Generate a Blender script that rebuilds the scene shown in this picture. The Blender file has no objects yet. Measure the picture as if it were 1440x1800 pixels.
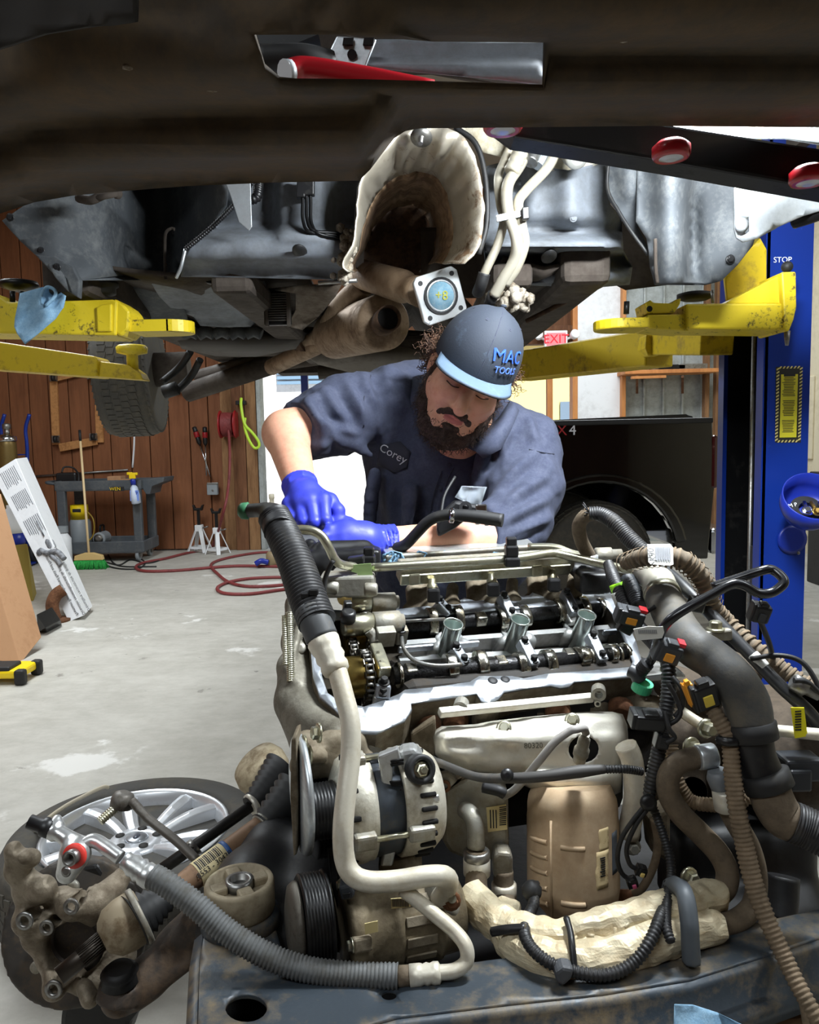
import bpy, bmesh, math, random
import numpy as np
from mathutils import Vector, Matrix, noise
from mathutils.geometry import delaunay_2d_cdt
random.seed(4)
S = bpy.context.scene
COL = S.collection
PI = math.pi
# ------------------------------------------------------------------ camera
FPX, CH = 1390.0, 1.38
PITCH, ROLL = math.atan(132/FPX), 0.02
_f = Vector((0, math.cos(PITCH), -math.sin(PITCH)))
_x = Vector((1, 0, 0)); _u = Vector((0, math.sin(PITCH), math.cos(PITCH)))
_r = _x*math.cos(ROLL) - _u*math.sin(ROLL)
_up = _u*math.cos(ROLL) + _x*math.sin(ROLL)
cam = bpy.data.cameras.new('camera'); camo = bpy.data.objects.new('camera', cam); COL.objects.link(camo)
camo.matrix_world = Matrix(((_r.x, _up.x, -_f.x, 0), (_r.y, _up.y, -_f.y, 0), (_r.z, _up.z, -_f.z, CH), (0, 0, 0, 1)))
cam.sensor_fit = 'VERTICAL'; cam.sensor_height = 36; cam.lens = FPX/1800*36; cam.clip_start = 0.05
S.camera = camo
# ------------------------------------------------------------------ world, lights, exposure
S.view_settings.view_transform = 'Standard'; S.view_settings.look = 'None'
S.view_settings.exposure = 0.0; S.view_settings.gamma = 1; S.view_settings.use_curve_mapping = False
wd = bpy.data.worlds.new('sky'); S.world = wd; wd.use_nodes = True
_n = wd.node_tree.nodes; _bg = _n['Background']
_sk = _n.new('ShaderNodeTexSky'); _sk.sky_type = 'HOSEK_WILKIE'; _sk.turbidity = 4
_sk.sun_direction = (0.5, -0.35, 0.8)
wd.node_tree.links.new(_sk.outputs[0], _bg.inputs[0]); _bg.inputs[1].default_value = 1.6
def lamp(name, kind, loc, target, energy, color=(1, 1, 1), **kw):
    l = bpy.data.lights.new(name, kind); l.energy = energy; l.color = color
    for k, v in kw.items(): setattr(l, k, v)
    o = bpy.data.objects.new(name, l); COL.objects.link(o); o.location = loc
    o.rotation_euler = (Vector(target)-Vector(loc)).to_track_quat('-Z', 'Y').to_euler()
    return o
lamp('sun', 'SUN', (4, 9, 9), (2, 15, 0), 9.0, (1, .97, .92), angle=.02)
COOL = (.90, .96, 1.0)
# light bar hung in the engine bay of the raised car, the shop's ceiling lights and an added fill lamp
lamp('engine_bay_light', 'AREA', (.50, 1.20, 2.02), (.29, 1.60, 1.08), 45, COOL, shape='RECTANGLE', size=.4, size_y=.06)
lamp('ceiling_light_left', 'AREA', (-2.6, 4.6, 4.1), (-2.6, 4.6, 0), 250, COOL, shape='RECTANGLE', size=1.2, size_y=3.5)
lamp('ceiling_fill_near', 'AREA', (-1.7, -1.2, 3.9), (-.5, 1.5, .8), 58, COOL, shape='RECTANGLE', size=2.4, size_y=.6)  # unseen lamp added overhead behind the camera as front fill
lamp('ceiling_light_right', 'AREA', (2.6, .6, 3.9), (1.0, 2.0, .8), 45, COOL, shape='RECTANGLE', size=.6, size_y=2.4)
lamp('ceiling_light_back', 'AREA', (1.8, 7.8, 4.1), (1.8, 7.8, 0), 160, COOL, shape='RECTANGLE', size=3, size_y=.8)
# ------------------------------------------------------------------ pixel rays (photo is 1440x1800)
CAM0 = Vector((0, 0, CH))
def ray(px, py): return _f + _r*((px-720)/FPX) - _up*((py-900)/FPX)
def W(px, py, Y):
    d = ray(px, py); return CAM0 + d*(Y/d.y)
def Wz(px, py, z):
    d = ray(px, py); return CAM0 + d*((z-CH)/d.z)
def ppm(Y): return FPX/Y
# ------------------------------------------------------------------ materials
def lin(c): return tuple(((v/255)/12.92 if v/255 <= .04045 else ((v/255+.055)/1.055)**2.4) for v in c)
MATS = {}
def M(name, col, rough=.5, metal=0, col2=None, scale=8, amt=.5, sharp=.15, bump=0, bscale=60, coat=0, aniso=None, emit=0, trans=0, alpha=1):
    """col, col2: sRGB 0-255; col2 is dirt / wear in noise patches of its own"""
    if name in MATS: return MATS[name]
    m = bpy.data.materials.new(name); m.use_nodes = True; MATS[name] = m
    nt = m.node_tree; N = nt.nodes; L = nt.links; b = N['Principled BSDF']
    b.inputs['Roughness'].default_value = rough; b.inputs['Metallic'].default_value = metal
    b.inputs['Coat Weight'].default_value = coat; b.inputs['Coat Roughness'].default_value = .04
    if trans: b.inputs['Transmission Weight'].default_value = trans
    b.inputs['Alpha'].default_value = alpha
    c1 = lin(col)+(1,); b.inputs['Base Color'].default_value = c1
    tc = N.new('ShaderNodeTexCoord')
    if col2 is not None:
        c2 = lin(col2)+(1,)
        t = N.new('ShaderNodeTexNoise'); t.inputs['Scale'].default_value = scale; t.inputs['Detail'].default_value = 8; t.inputs['Roughness'].default_value = .65
        mp = N.new('ShaderNodeMapping')
        if aniso: mp.inputs['Scale'].default_value = aniso
        L.new(tc.outputs['Object'], mp.inputs[0]); L.new(mp.outputs[0], t.inputs['Vector'])
        r = N.new('ShaderNodeMapRange'); r.inputs['From Min'].default_value = 1-amt-sharp*.36; r.inputs['From Max'].default_value = 1-amt+sharp*.36
        t3 = N.new('ShaderNodeTexNoise'); t3.inputs['Scale'].default_value = scale*6; t3.inputs['Detail'].default_value = 6; t3.inputs['Roughness'].default_value = .7; L.new(mp.outputs[0], t3.inputs['Vector'])
        ml = N.new('ShaderNodeMix'); ml.inputs['Factor'].default_value = .45; L.new(t.outputs[0], ml.inputs['A']); L.new(t3.outputs[0], ml.inputs['B']); L.new(ml.outputs[0], r.inputs[0])
        x = N.new('ShaderNodeMix'); x.data_type = 'RGBA'; x.inputs['A'].default_value = c1; x.inputs['B'].default_value = c2
        L.new(r.outputs[0], x.inputs['Factor']); L.new(x.outputs['Result'], b.inputs['Base Color'])
        q = N.new('ShaderNodeMapRange'); q.inputs['To Min'].default_value = rough; q.inputs['To Max'].default_value = min(1, rough+.25)
        L.new(r.outputs[0], q.inputs[0]); L.new(q.outputs[0], b.inputs['Roughness'])
    if bump:
        t2 = N.new('ShaderNodeTexNoise'); t2.inputs['Scale'].default_value = bscale; t2.inputs['Detail'].default_value = 5
        if aniso:
            mp2 = N.new('ShaderNodeMapping'); mp2.inputs['Scale'].default_value = aniso
            L.new(tc.outputs['Object'], mp2.inputs[0]); L.new(mp2.outputs[0], t2.inputs['Vector'])
        else: L.new(tc.outputs['Object'], t2.inputs['Vector'])
        bp = N.new('ShaderNodeBump'); bp.inputs['Strength'].default_value = bump; bp.inputs['Distance'].default_value = .004
        L.new(t2.outputs[0], bp.inputs['Height']); L.new(bp.outputs[0], b.inputs['Normal'])
    if emit:
        b.inputs['Emission Color'].default_value = c1; b.inputs['Emission Strength'].default_value = emit
    return m
# ------------------------------------------------------------------ mesh builder
def catmull(p, n):
    p = [Vector(q) for q in p]
    if len(p) < 3: return p
    e = [p[0]*2-p[1]]+p+[p[-1]*2-p[-2]]; out = []
    for i in range(1, len(e)-2):
        for k in range(n):
            t = k/n; a, b, c, d = e[i-1:i+3]
            out.append(.5*((2*b)+(c-a)*t+(2*a-5*b+4*c-d)*t*t+(3*b-a-3*c+d)*t**3))
    out.append(p[-1]); return out
def resample(p, step):
    d = [0]
    for a, b in zip(p, p[1:]): d.append(d[-1]+(b-a).length)
    n = max(2, int(d[-1]/step)); out = []; j = 0
    for i in range(n+1):
        s = d[-1]*i/n
        while j < len(p)-2 and d[j+1] < s: j += 1
        t = (s-d[j])/max(1e-9, d[j+1]-d[j]); out.append(p[j].lerp(p[j+1], t))
    return out
def frame(ax):
    ax = Vector(ax).normalized(); a = Vector((0, 0, 1)) if abs(ax.z) < .9 else Vector((1, 0, 0))
    u = a.cross(ax).normalized(); return u, ax.cross(u), ax
class B:
    def __init__(s): s.v = []; s.f = []; s.s = []
    def add(s, v, f, sm=False):
        o = len(s.v); s.v += [Vector(q) for q in v]; s.f += [tuple(i+o for i in g) for g in f]; s.s += [sm]*len(f); return s
    def box(s, c, size, R=None):
        c = Vector(c); x, y, z = [q/2 for q in size]
        v = [Vector((i*x, j*y, k*z)) for i in (-1, 1) for j in (-1, 1) for k in (-1, 1)]
        if R is not None: v = [R @ q for q in v]
        return s.add([c+q for q in v], [(0, 1, 3, 2), (4, 6, 7, 5), (0, 4, 5, 1), (2, 3, 7, 6), (0, 2, 6, 4), (1, 5, 7, 3)])
    def bar(s, a, b, w, h, upv=(0, 0, 1)):
        a, b = Vector(a), Vector(b); d = (b-a); y = d.normalized(); u = Vector(upv); x = y.cross(u).normalized(); z = x.cross(y)
        return s.box((a+b)/2, (w, d.length, h), Matrix((x, y, z)).transposed())
    def loft(s, rings, closed=True, caps=True, sm=True):
        n = len(rings[0]); v = [q for r in rings for q in r]; f = []
        for i in range(len(rings)-1):
            for j in range(n if closed else n-1):
                k = (j+1) % n; f.append((i*n+j, i*n+k, (i+1)*n+k, (i+1)*n+j))
        o = len(s.v); s.add(v, f, sm)
        if caps and closed:
            s.f += [tuple(o+i for i in reversed(range(n))), tuple(o+(len(rings)-1)*n+i for i in range(n))]; s.s += [False, False]
        return s
    def tube(s, pts, r, n=10, smooth=6, caps=True, flat=1):
        p = catmull(pts, smooth) if smooth and len(pts) > 2 else [Vector(q) for q in pts]
        L = len(p); rr = r if callable(r) else (lambda t: r)
        if isinstance(r, (list, tuple)):
            rr = lambda t: float(np.interp(t, np.linspace(0, 1, len(r)), r))
        u = None; rings = []
        for i in range(L):
            t = (p[min(i+1, L-1)]-p[max(i-1, 0)]).normalized()
            if u is None: u = frame(t)[0]
            u = (u-t*u.dot(t)).normalized(); w = t.cross(u); R = rr(i/(L-1))
            rings.append([p[i]+(u*math.cos(2*PI*k/n)+w*math.sin(2*PI*k/n)*flat)*R for k in range(n)])
        return s.loft(rings, True, caps)
    def corr(s, pts, r, pitch=.006, depth=.0018, n=12, smooth=6):
        """corrugated loom: ridges along the path"""
        p = resample(catmull(pts, smooth), pitch/4); L = len(p); i = [0]
        q = (lambda t: r) if not isinstance(r, (list, tuple)) else (lambda t: float(np.interp(t, np.linspace(0, 1, len(r)), r)))
        def rr(t): return q(t)-depth*(1 if round(t*(L-1)) % 4 in (2, 3) else 0)
        return s.tube(p, rr, n, 0)
    def lathe(s, prof, o, ax, n=24, sm=True, caps=True, sx=1, sy=1, a0=0):
        o = Vector(o); u, w, a = frame(ax)
        rings = [[o+a*h+(u*math.cos(2*PI*k/n+a0)*sx+w*math.sin(2*PI*k/n+a0)*sy)*r for k in range(n)] for r, h in prof]
        return s.loft(rings, True, caps, sm)
    def cyl(s, a, b, r, n=16, sm=True):
        a, b = Vector(a), Vector(b); return s.lathe([(r, 0), (r, (b-a).length)], a, b-a, n, sm)
    def ring(s, o, ax, ro, ri, h, n=24):
        return s.lathe([(ri, 0), (ro, 0), (ro, h), (ri, h), (ri, 0)], o, ax, n, False, False)
    def prism(s, front, d):
        """polygon (world points) pushed along d"""
        n = len(front); d = Vector(d); v = [Vector(q) for q in front]; v += [q+d for q in v]
        return s.add(v, [tuple(range(n)), tuple(reversed(range(n, 2*n)))]+[(i, (i+1) % n, n+(i+1) % n, n+i) for i in range(n)])
    def ppris(s, px, Y, depth): return s.prism([W(q[0], q[1], Y if len(q) < 3 else q[2]) for q in px], (0, depth, 0))
    def bolt(s, o, ax, r=.007, h=.006):
        o = Vector(o); a = Vector(ax).normalized()
        s.lathe([(r*1.5, 0), (r*1.5, h*.25), (r*1.1, h*.3)], o, a, 12); s.lathe([(r, h*.25), (r, h), (r*.8, h*1.15)], o, a, 6, False); return s
    def ball(s, c, r, n=12, sc=(1, 1, 1), R=None):
        c = Vector(c); rings = []
        for i in range(n//2+1):
            a = PI*i/(n//2); z = -math.cos(a); q = max(math.sin(a), 1e-3)
            ring = [Vector((math.cos(2*PI*k/n)*q*r*sc[0], math.sin(2*PI*k/n)*q*r*sc[1], z*r*sc[2])) for k in range(n)]
            rings.append([c+(R @ w if R is not None else w) for w in ring])
        return s.loft(rings)
    def build(s, name, mat, parent=None, bev=0, solid=0, sub=0, seg=2, kind=None, label=None):
        off = Vector(parent.location) if parent is not None and parent.parent is None else (Vector(parent.matrix_world.translation) if parent is not None else None)
        if parent is not None: off = wloc(parent)
        else:
            off = Vector((0, 0, 0))
        me = bpy.data.meshes.new(name); me.from_pydata([q-off for q in s.v], [], s.f)
        me.polygons.foreach_set('use_smooth', s.s)
        if mat is not None: me.materials.append(mat)
        bm = bmesh.new(); bm.from_mesh(me); bmesh.ops.recalc_face_normals(bm, faces=bm.faces); bm.to_mesh(me); bm.free()
        o = bpy.data.objects.new(name, me); COL.objects.link(o)
        if parent is not None: o.parent = parent
        if solid: md = o.modifiers.new('solid', 'SOLIDIFY'); md.thickness = solid; md.offset = 0
        if bev: md = o.modifiers.new('bevel', 'BEVEL'); md.width = bev; md.segments = seg; md.limit_method = 'ANGLE'; md.angle_limit = .6; md.harden_normals = False
        if sub: md = o.modifiers.new('sub', 'SUBSURF'); md.levels = sub; md.render_levels = sub
        if kind: o['kind'] = kind
        if label: o['label'] = label
        return o
def wloc(o):
    v = Vector(o.location)
    while o.parent is not None: o = o.parent; v += Vector(o.location)
    return v
def thing(name, label, cat, loc, group=None):
    o = bpy.data.objects.new(name, None); COL.objects.link(o); o.location = loc; o.empty_display_size = .05
    o['label'] = label; o['category'] = cat
    if group: o['group'] = group
    return o
def tag(o, label, cat, group=None):
    o['label'] = label; o['category'] = cat
    if group: o['group'] = group
    return o
def structure(o): o['kind'] = 'structure'; return o
def recenter(o, c):
    """put a lone mesh's origin at world point c"""
    c = Vector(c); o.data.transform(Matrix.Translation(-c)); o.location = c; return o
def dup(o, parent=None):
    c = o.copy(); COL.objects.link(c); c.parent = parent
    for ch in list(o.children): dup(ch, c)
    return c
def pip(x, y, poly):
    ins = False; n = len(poly)
    for i in range(n):
        x1, y1 = poly[i][:2]; x2, y2 = poly[(i+1) % n][:2]
        if (y1 > y) != (y2 > y) and x < (x2-x1)*(y-y1)/(y2-y1)+x1: ins = not ins
    return ins
def smooth2(poly, n=4):
    p = [Vector((q[0], q[1], 0)) for q in poly]; e = [p[-1]]+p+[p[0], p[1]]; out = []
    for i in range(1, len(e)-2):
        a, b, c, d = e[i-1:i+3]
        for k in range(n):
            t = k/n; w = .5*((2*b)+(c-a)*t+(2*a-5*b+4*c-d)*t*t+(3*b-a-3*c+d)*t**3); out.append((w.x, w.y))
    return out
def sheet(outline, Yf, holes=(), step=16, smooth=0, b=None):
    """curved sheet-metal panel: outline sampled in the photo, its own depth Yf over it"""
    ol = smooth2(outline, smooth) if smooth else [q[:2] for q in outline]
    vs = [Vector(q) for q in ol]; ed = [(i, (i+1) % len(ol)) for i in range(len(ol))]
    for h in holes:
        o = len(vs); vs += [Vector(q[:2]) for q in h]; ed += [(o+i, o+(i+1) % len(h)) for i in range(len(h))]
    xs = [q[0] for q in ol]; ys = [q[1] for q in ol]
    y = min(ys)+step/2; row = 0
    while y < max(ys):
        x = min(xs)+step/2+(row % 2)*step/2
        while x < max(xs):
            if pip(x, y, ol) and not any(pip(x, y, h) for h in holes): vs.append(Vector((x, y)))
            x += step
        y += step; row += 1
    r = delaunay_2d_cdt(vs, ed, [], 0, 1e-4)
    P, F = r[0], r[2]; keep = []
    for f in F:
        cx = sum(P[i].x for i in f)/3; cy = sum(P[i].y for i in f)/3
        if pip(cx, cy, ol) and not any(pip(cx, cy, h) for h in holes): keep.append(tuple(f))
    b = b or B(); b.add([W(q.x, q.y, Yf(q.x, q.y)) for q in P], keep, True); return b
def sstep(a, b, x):
    t = min(1, max(0, (x-a)/(b-a))); return t*t*(3-2*t)
def gauss(x, y, cx, cy, sx, sy): return math.exp(-((x-cx)/sx)**2-((y-cy)/sy)**2)
def nz(x, y, s=.02, k=0): return noise.noise(Vector((x*s, y*s, k)))
FONT = None
def text(name, body, o, xd, yd, size, mat, parent, ext=.0006, align='CENTER', kind=None, fn=None):
    cu = bpy.data.curves.new('t', 'FONT'); cu.body = body; cu.size = size; cu.extrude = ext; cu.align_x = align; cu.align_y = 'CENTER'; cu.resolution_u = 3
    t = bpy.data.objects.new('t', cu); COL.objects.link(t); bpy.context.view_layer.update()
    me = bpy.data.meshes.new_from_object(t.evaluated_get(bpy.context.evaluated_depsgraph_get()))
    bpy.data.objects.remove(t); bpy.data.curves.remove(cu)
    xd = Vector(xd).normalized(); yd = Vector(yd); yd = (yd-xd*yd.dot(xd)).normalized(); zd = xd.cross(yd)
    m = Matrix((xd, yd, zd)).transposed().to_4x4(); m.translation = Vector(o)-wloc(parent)
    me.transform(m); me.materials.clear(); me.materials.append(mat); me.name = name
    if fn:
        for v in me.vertices: v.co = fn(v.co+wloc(parent))-wloc(parent)
    ob = bpy.data.objects.new(name, me); COL.objects.link(ob); ob.parent = parent
    return ob
# ------------------------------------------------------------------ signed-distance modelling (bodies, cloth, castings)
class SDF:
    def __init__(s, lo, hi, h):
        s.lo = np.array(lo, float); s.h = h; s.n = np.ceil((np.array(hi)-s.lo)/h).astype(int)+1
        s.d = np.full(tuple(s.n), 1.0, np.float32)
    def win(s, lo, hi, m):
        a = np.clip(np.floor((np.array(lo)-m-s.lo)/s.h).astype(int), 0, s.n-1); b = np.clip(np.ceil((np.array(hi)+m-s.lo)/s.h).astype(int)+1, 1, s.n)
        sl = tuple(slice(i, max(j, i+1)) for i, j in zip(a, b))
        g = np.meshgrid(*[s.lo[i]+s.h*np.arange(sl[i].start, sl[i].stop) for i in range(3)], indexing='ij')
        return sl, np.stack(g, -1)
    def put(s, sl, d, k, op):
        a = s.d[sl]
        if op == '-': d = -d
        if op == '+':
            if k > 0: hh = np.maximum(k-np.abs(a-d), 0)/k; r = np.minimum(a, d)-hh*hh*k/4
            else: r = np.minimum(a, d)
        else:
            if k > 0: hh = np.maximum(k-np.abs(a-d), 0)/k; r = np.maximum(a, d)+hh*hh*k/4
            else: r = np.maximum(a, d)
        s.d[sl] = r
    def cap(s, a, b, ra, rb=None, k=.01, op='+'):
        rb = ra if rb is None else rb; a = np.array(a, float); b = np.array(b, float); m = max(ra, rb)+k+.02
        sl, p = s.win(np.minimum(a, b), np.maximum(a, b), m); ba = b-a
        t = np.clip(((p-a) @ ba)/max(ba @ ba, 1e-12), 0, 1)
        s.put(sl, np.linalg.norm(p-a-t[..., None]*ba, axis=-1)-(ra+(rb-ra)*t), k, op); return s
    def ell(s, c, r, R=None, k=.01, op='+'):
        c = np.array(c, float); r = np.array(r, float); m = r.max()+k+.02
        sl, p = s.win(c, c, m); q = p-c
        if R is not None: q = q @ np.array(R)
        k0 = np.linalg.norm(q/r, axis=-1); k1 = np.linalg.norm(q/(r*r), axis=-1)
        s.put(sl, k0*(k0-1)/np.maximum(k1, 1e-6), k, op); return s
    def box(s, c, size, R=None, rnd=.004, k=.005, op='+'):
        c = np.array(c, float); hs = np.array(size, float)/2-rnd; m = np.linalg.norm(size)/2+k+.02
        sl, p = s.win(c, c, m); q = p-c
        if R is not None: q = q @ np.array(R)
        q = np.abs(q)-hs; d = np.linalg.norm(np.maximum(q, 0), axis=-1)+np.minimum(q.max(-1), 0)-rnd
        s.put(sl, d, k, op); return s
    def cylr(s, a, b, r, k=.004, op='+'):
        a = np.array(a, float); b = np.array(b, float); L = np.linalg.norm(b-a); ax = (b-a)/L; c = (a+b)/2
        sl, p = s.win(np.minimum(a, b), np.maximum(a, b), r+k+.02); q = p-c; h = q @ ax
        rad = np.linalg.norm(q-h[..., None]*ax, axis=-1); dx = rad-r; dy = np.abs(h)-L/2
        d = np.minimum(np.maximum(dx, dy), 0)+np.sqrt(np.maximum(dx, 0)**2+np.maximum(dy, 0)**2)
        s.put(sl, d, k, op); return s
    def chain(s, pts, rs, k=.01, op='+'):
        for i in range(len(pts)-1): s.cap(pts[i], pts[i+1], rs[i], rs[i+1], k, op)
        return s
    def mesh(s):
        d = s.d; n = d.shape; ins = d < 0
        c = [ins[i:n[0]-1+i, j:n[1]-1+j, k:n[2]-1+k] for i in (0, 1) for j in (0, 1) for k in (0, 1)]
        cnt = sum(x.astype(np.int8) for x in c); act = (cnt > 0) & (cnt < 8)
        idx = np.full(act.shape, -1, np.int64); cells = np.argwhere(act); idx[act] = np.arange(len(cells))
        acc = np.zeros((len(cells), 3)); num = np.zeros(len(cells))
        corner = [np.array((i, j, k)) for i in (0, 1) for j in (0, 1) for k in (0, 1)]
        val = [d[tuple((cells+q).T)] for q in corner]
        for i in range(8):
            for j in range(i+1, 8):
                e = corner[j]-corner[i]
                if np.abs(e).sum() != 1: continue
                m = (val[i] < 0) != (val[j] < 0); t = np.where(m, val[i]/np.where(m, val[i]-val[j], 1), 0)
                acc += np.where(m[:, None], corner[i]+t[:, None]*e, 0); num += m
        V = s.lo+s.h*(cells+acc/np.maximum(num, 1)[:, None]); F = []
        for ax in range(3):
            a = [slice(1, n[i]-1) for i in range(3)]; a[ax] = slice(0, n[ax]-1); b2 = list(a); b2[ax] = slice(1, n[ax])
            A, Bq = ins[tuple(a)], ins[tuple(b2)]; fl = A != Bq; pos = np.argwhere(fl)
            base = np.array([1, 1, 1]); base[ax] = 0; pos = pos+base; sg = A[fl]
            u, w = [(1, 2), (2, 0), (0, 1)][ax]; eu = np.zeros(3, int); ew = np.zeros(3, int); eu[u] = 1; ew[w] = 1
            q = np.stack([idx[tuple((pos-eu-ew).T)], idx[tuple((pos-ew).T)], idx[tuple(pos.T)], idx[tuple((pos-eu).T)]], 1)
            q[~sg] = q[~sg][:, ::-1]; F.append(q)
        return V, np.concatenate(F)
    def build(s, name, mat, parent=None, smooth=2, mats=None, matfn=None):
        V, F = s.mesh(); me = bpy.data.meshes.new(name)
        off = np.array(wloc(parent)) if parent is not None else np.zeros(3)
        me.from_pydata((V-off).tolist(), [], F.tolist()); me.polygons.foreach_set('use_smooth', [True]*len(F))
        for m in (mats or [mat]): me.materials.append(m)
        if matfn is not None:
            me.polygons.foreach_set('material_index', matfn(V[F].mean(1)).astype(np.int32))
        o = bpy.data.objects.new(name, me); COL.objects.link(o)
        if parent is not None: o.parent = parent
        if smooth: md = o.modifiers.new('sm', 'SMOOTH'); md.iterations = smooth; md.factor = .5
        return o
# ================================================================== palette
concrete = M('concrete', (190, 187, 178), .5, 0, (154, 150, 140), 1.6, .47, .45, .12, 30, aniso=(.75, 1, 1))
nt_ = concrete.node_tree; bs_ = nt_.nodes['Principled BSDF']; tc_ = nt_.nodes.new('ShaderNodeTexCoord')
for sc_, lo_, hi_, col_ in ((1.1, .60, .63, (214, 212, 206)), (9, .68, .71, (120, 118, 112)), (3.1, .67, .70, (132, 128, 120))):
    src_ = bs_.inputs['Base Color'].links[0].from_socket; n_ = nt_.nodes.new('ShaderNodeTexNoise'); n_.inputs['Scale'].default_value = sc_; n_.inputs['Detail'].default_value = 7; n_.inputs['Roughness'].default_value = .6
    nt_.links.new(tc_.outputs['Object'], n_.inputs['Vector']); r_ = nt_.nodes.new('ShaderNodeMapRange'); r_.inputs['From Min'].default_value = lo_; r_.inputs['From Max'].default_value = hi_; nt_.links.new(n_.outputs[0], r_.inputs[0])
    x_ = nt_.nodes.new('ShaderNodeMix'); x_.data_type = 'RGBA'; nt_.links.new(src_, x_.inputs['A']); x_.inputs['B'].default_value = lin(col_)+(1,); nt_.links.new(r_.outputs[0], x_.inputs['Factor']); nt_.links.new(x_.outputs['Result'], bs_.inputs['Base Color'])
paving = M('paving', (200, 200, 200), .8, 0, (180, 180, 182), 1.5, .5, .3)
brownwall = M('brown_siding', (142, 88, 52), .6, 0, (112, 68, 40), 3, .5, .35, .3, 40, aniso=(1, 1, .12))
oldwood = M('old_wood', (150, 112, 74), .75, 0, (104, 72, 46), 4, .5, .3, .4, 50, aniso=(1, 1, .15))
darkwood = M('dark_wood', (122, 80, 50), .75, 0, (84, 54, 36), 4, .5, .3, .4, 50, aniso=(1, 1, .15))
orangewood = M('orange_wood', (205, 140, 80), .5, 0, (176, 110, 60), 4, .5, .3, aniso=(1, 1, .15))
dollywood = M('dolly_wood', (196, 140, 84), .55, 0, (150, 98, 52), 6, .45, .25)
blockwood = M('timber_block', (122, 92, 62), .8, 0, (72, 52, 36), 5, .5, .3, .5, 60, aniso=(.15, 1, 1))
white = M('white_paint', (238, 240, 242), .6, 0, (205, 205, 205), 2, .4, .3)
cream = M('cream_paint', (214, 204, 176), .6, 0, (188, 176, 146), 2, .4, .3)
galv_wall = M('galvanised_wall', (178, 184, 184), .5, .3, (150, 154, 150), 3, .5, .3)
ceilm = M('ceiling_paint', (150, 142, 130), .8)
blackp = M('black_plastic', (22, 22, 24), .42, 0, (48, 45, 40), 14, .36, .2)
blackm = M('black_metal', (20, 20, 21), .4, .4, (40, 38, 35), 10, .4, .2)
blackrub = M('black_rubber', (24, 24, 25), .6, 0, (50, 47, 42), 12, .4, .2)
dark_void = M('void_shade', (12, 10, 9), .95)  # flat black stands in for the shade inside holes, slots and bores
tyrem = M('tyre_rubber', (66, 64, 60), .75, 0, (92, 87, 77), 7, .45, .25, .2, 90)
redp = M('red_paint', (150, 24, 30), .4, 0, (96, 18, 20), 6, .4, .2)
redhose = M('red_hose', (126, 52, 52), .55, 0, (92, 44, 42), 5, .4, .2)
lime = M('lime_hose', (190, 228, 60), .45)
greyp = M('grey_plastic', (72, 77, 82), .55, 0, (92, 94, 95), 6, .45, .2)
yel = M('yellow_paint', (206, 178, 28), .42, 0, (128, 104, 28), 6, .42, .2, .15, 40)
yelworn = M('worn_yellow_paint', (222, 196, 36), .45, 0, (70, 54, 28), 16, .41, .1, .2, 40)
yelp = M('yellow_plastic', (240, 206, 20), .4)
bluep = M('blue_paint', (12, 46, 134), .35, .1, (52, 84, 168), 30, .36, .06)
bluepl = M('blue_plastic', (26, 46, 150), .35)
chrome = M('chrome', (200, 202, 205), .18, 1)
steel = M('steel', (150, 150, 148), .35, .9, (112, 104, 92), 12, .45, .25)
card = M('cardboard', (186, 142, 104), .8, 0, (170, 126, 90), 5, .4, .3)
cardd = M('cardboard_printed', (176, 134, 92), .8)
whitecard = M('white_card', (226, 228, 230), .5, 0, (212, 214, 216), 5, .4, .3)
ink = M('black_ink', (30, 30, 32), .6)
greyink = M('grey_ink', (110, 112, 118), .6)
blueink = M('blue_ink', (40, 60, 150), .6)
yelbox = M('mustard_board', (150, 132, 58), .7)
brass = M('brass', (150, 122, 60), .3, .9, (110, 84, 40), 8, .4, .2)
tanktan = M('tank_olive_gold', (118, 98, 54), .4, .5, (84, 68, 38), 8, .4, .2)
greytank = M('tank_grey', (140, 146, 150), .45)
green_br = M('green_bristle', (44, 168, 72), .7, 0, (30, 120, 50), 60, .5, .2)
straw = M('broom_straw', (206, 176, 116), .7)
palewood = M('pale_handle', (222, 196, 150), .5)
whitepl = M('white_plastic', (232, 234, 236), .4)
bottlew = M('bottle_plastic', (200, 212, 232), .3)
rust = M('rust', (126, 84, 54), .8, .2, (84, 54, 36), 14, .5, .3, .4, 80)
glass = M('car_glass', (120, 140, 160), .05, 0, alpha=1, coat=.5)
# ================================================================== the setting
BY = 10.0
def wx(px, Y=BY): return W(px, 760, Y).x
fl = structure(B().box((-.6, 3, -.05), (12, 14, .1)).build('floor', concrete))
pv = structure(B().box((0, 35, -.06), (60, 49.9, .1)).build('pavement', paving))
wb = B()
wb.box(((-7+wx(412))/2, BY+.13, 2.2), (wx(412)+7, .1, 4.4)); wb.box(((wx(412)+wx(1012))/2, BY+.1, 3.45), (wx(1012)-wx(412), .16, 1.9))
wback = structure(wb.build('wall_back', darkwood))
x = -6.0; k = 0; bw = [.245, .25, .26, .24, .25]
plank_me = {}
while x < wx(392)-.05:
    w = min(bw[k % 5], wx(392)-x)
    q = B().box((x+w/2, BY+.06, 2.2), (w-.012, .04, 4.38)).build('plank', brownwall, wback, bev=.004, seg=1); x += w; k += 1
xr = wx(1012)
wr = B().box(((xr+wx(1090))/2, 9.95, 2.2), (wx(1090)-xr, .08, 4.4)); structure(wr.build('wall_back_white_panel', white))
g = B(); g.box(((wx(1090)+4.4)/2, 9.99, 2.2), (4.4-wx(1090), .05, 4.4)); gw = structure(g.build('wall_back_metal', galv_wall))
xx = wx(1096)
while xx < 4.3:
    B().box((xx, 9.95, 2.2), (.03, .04, 4.4)).build('rib', galv_wall, gw, bev=.01); xx += .24
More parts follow.
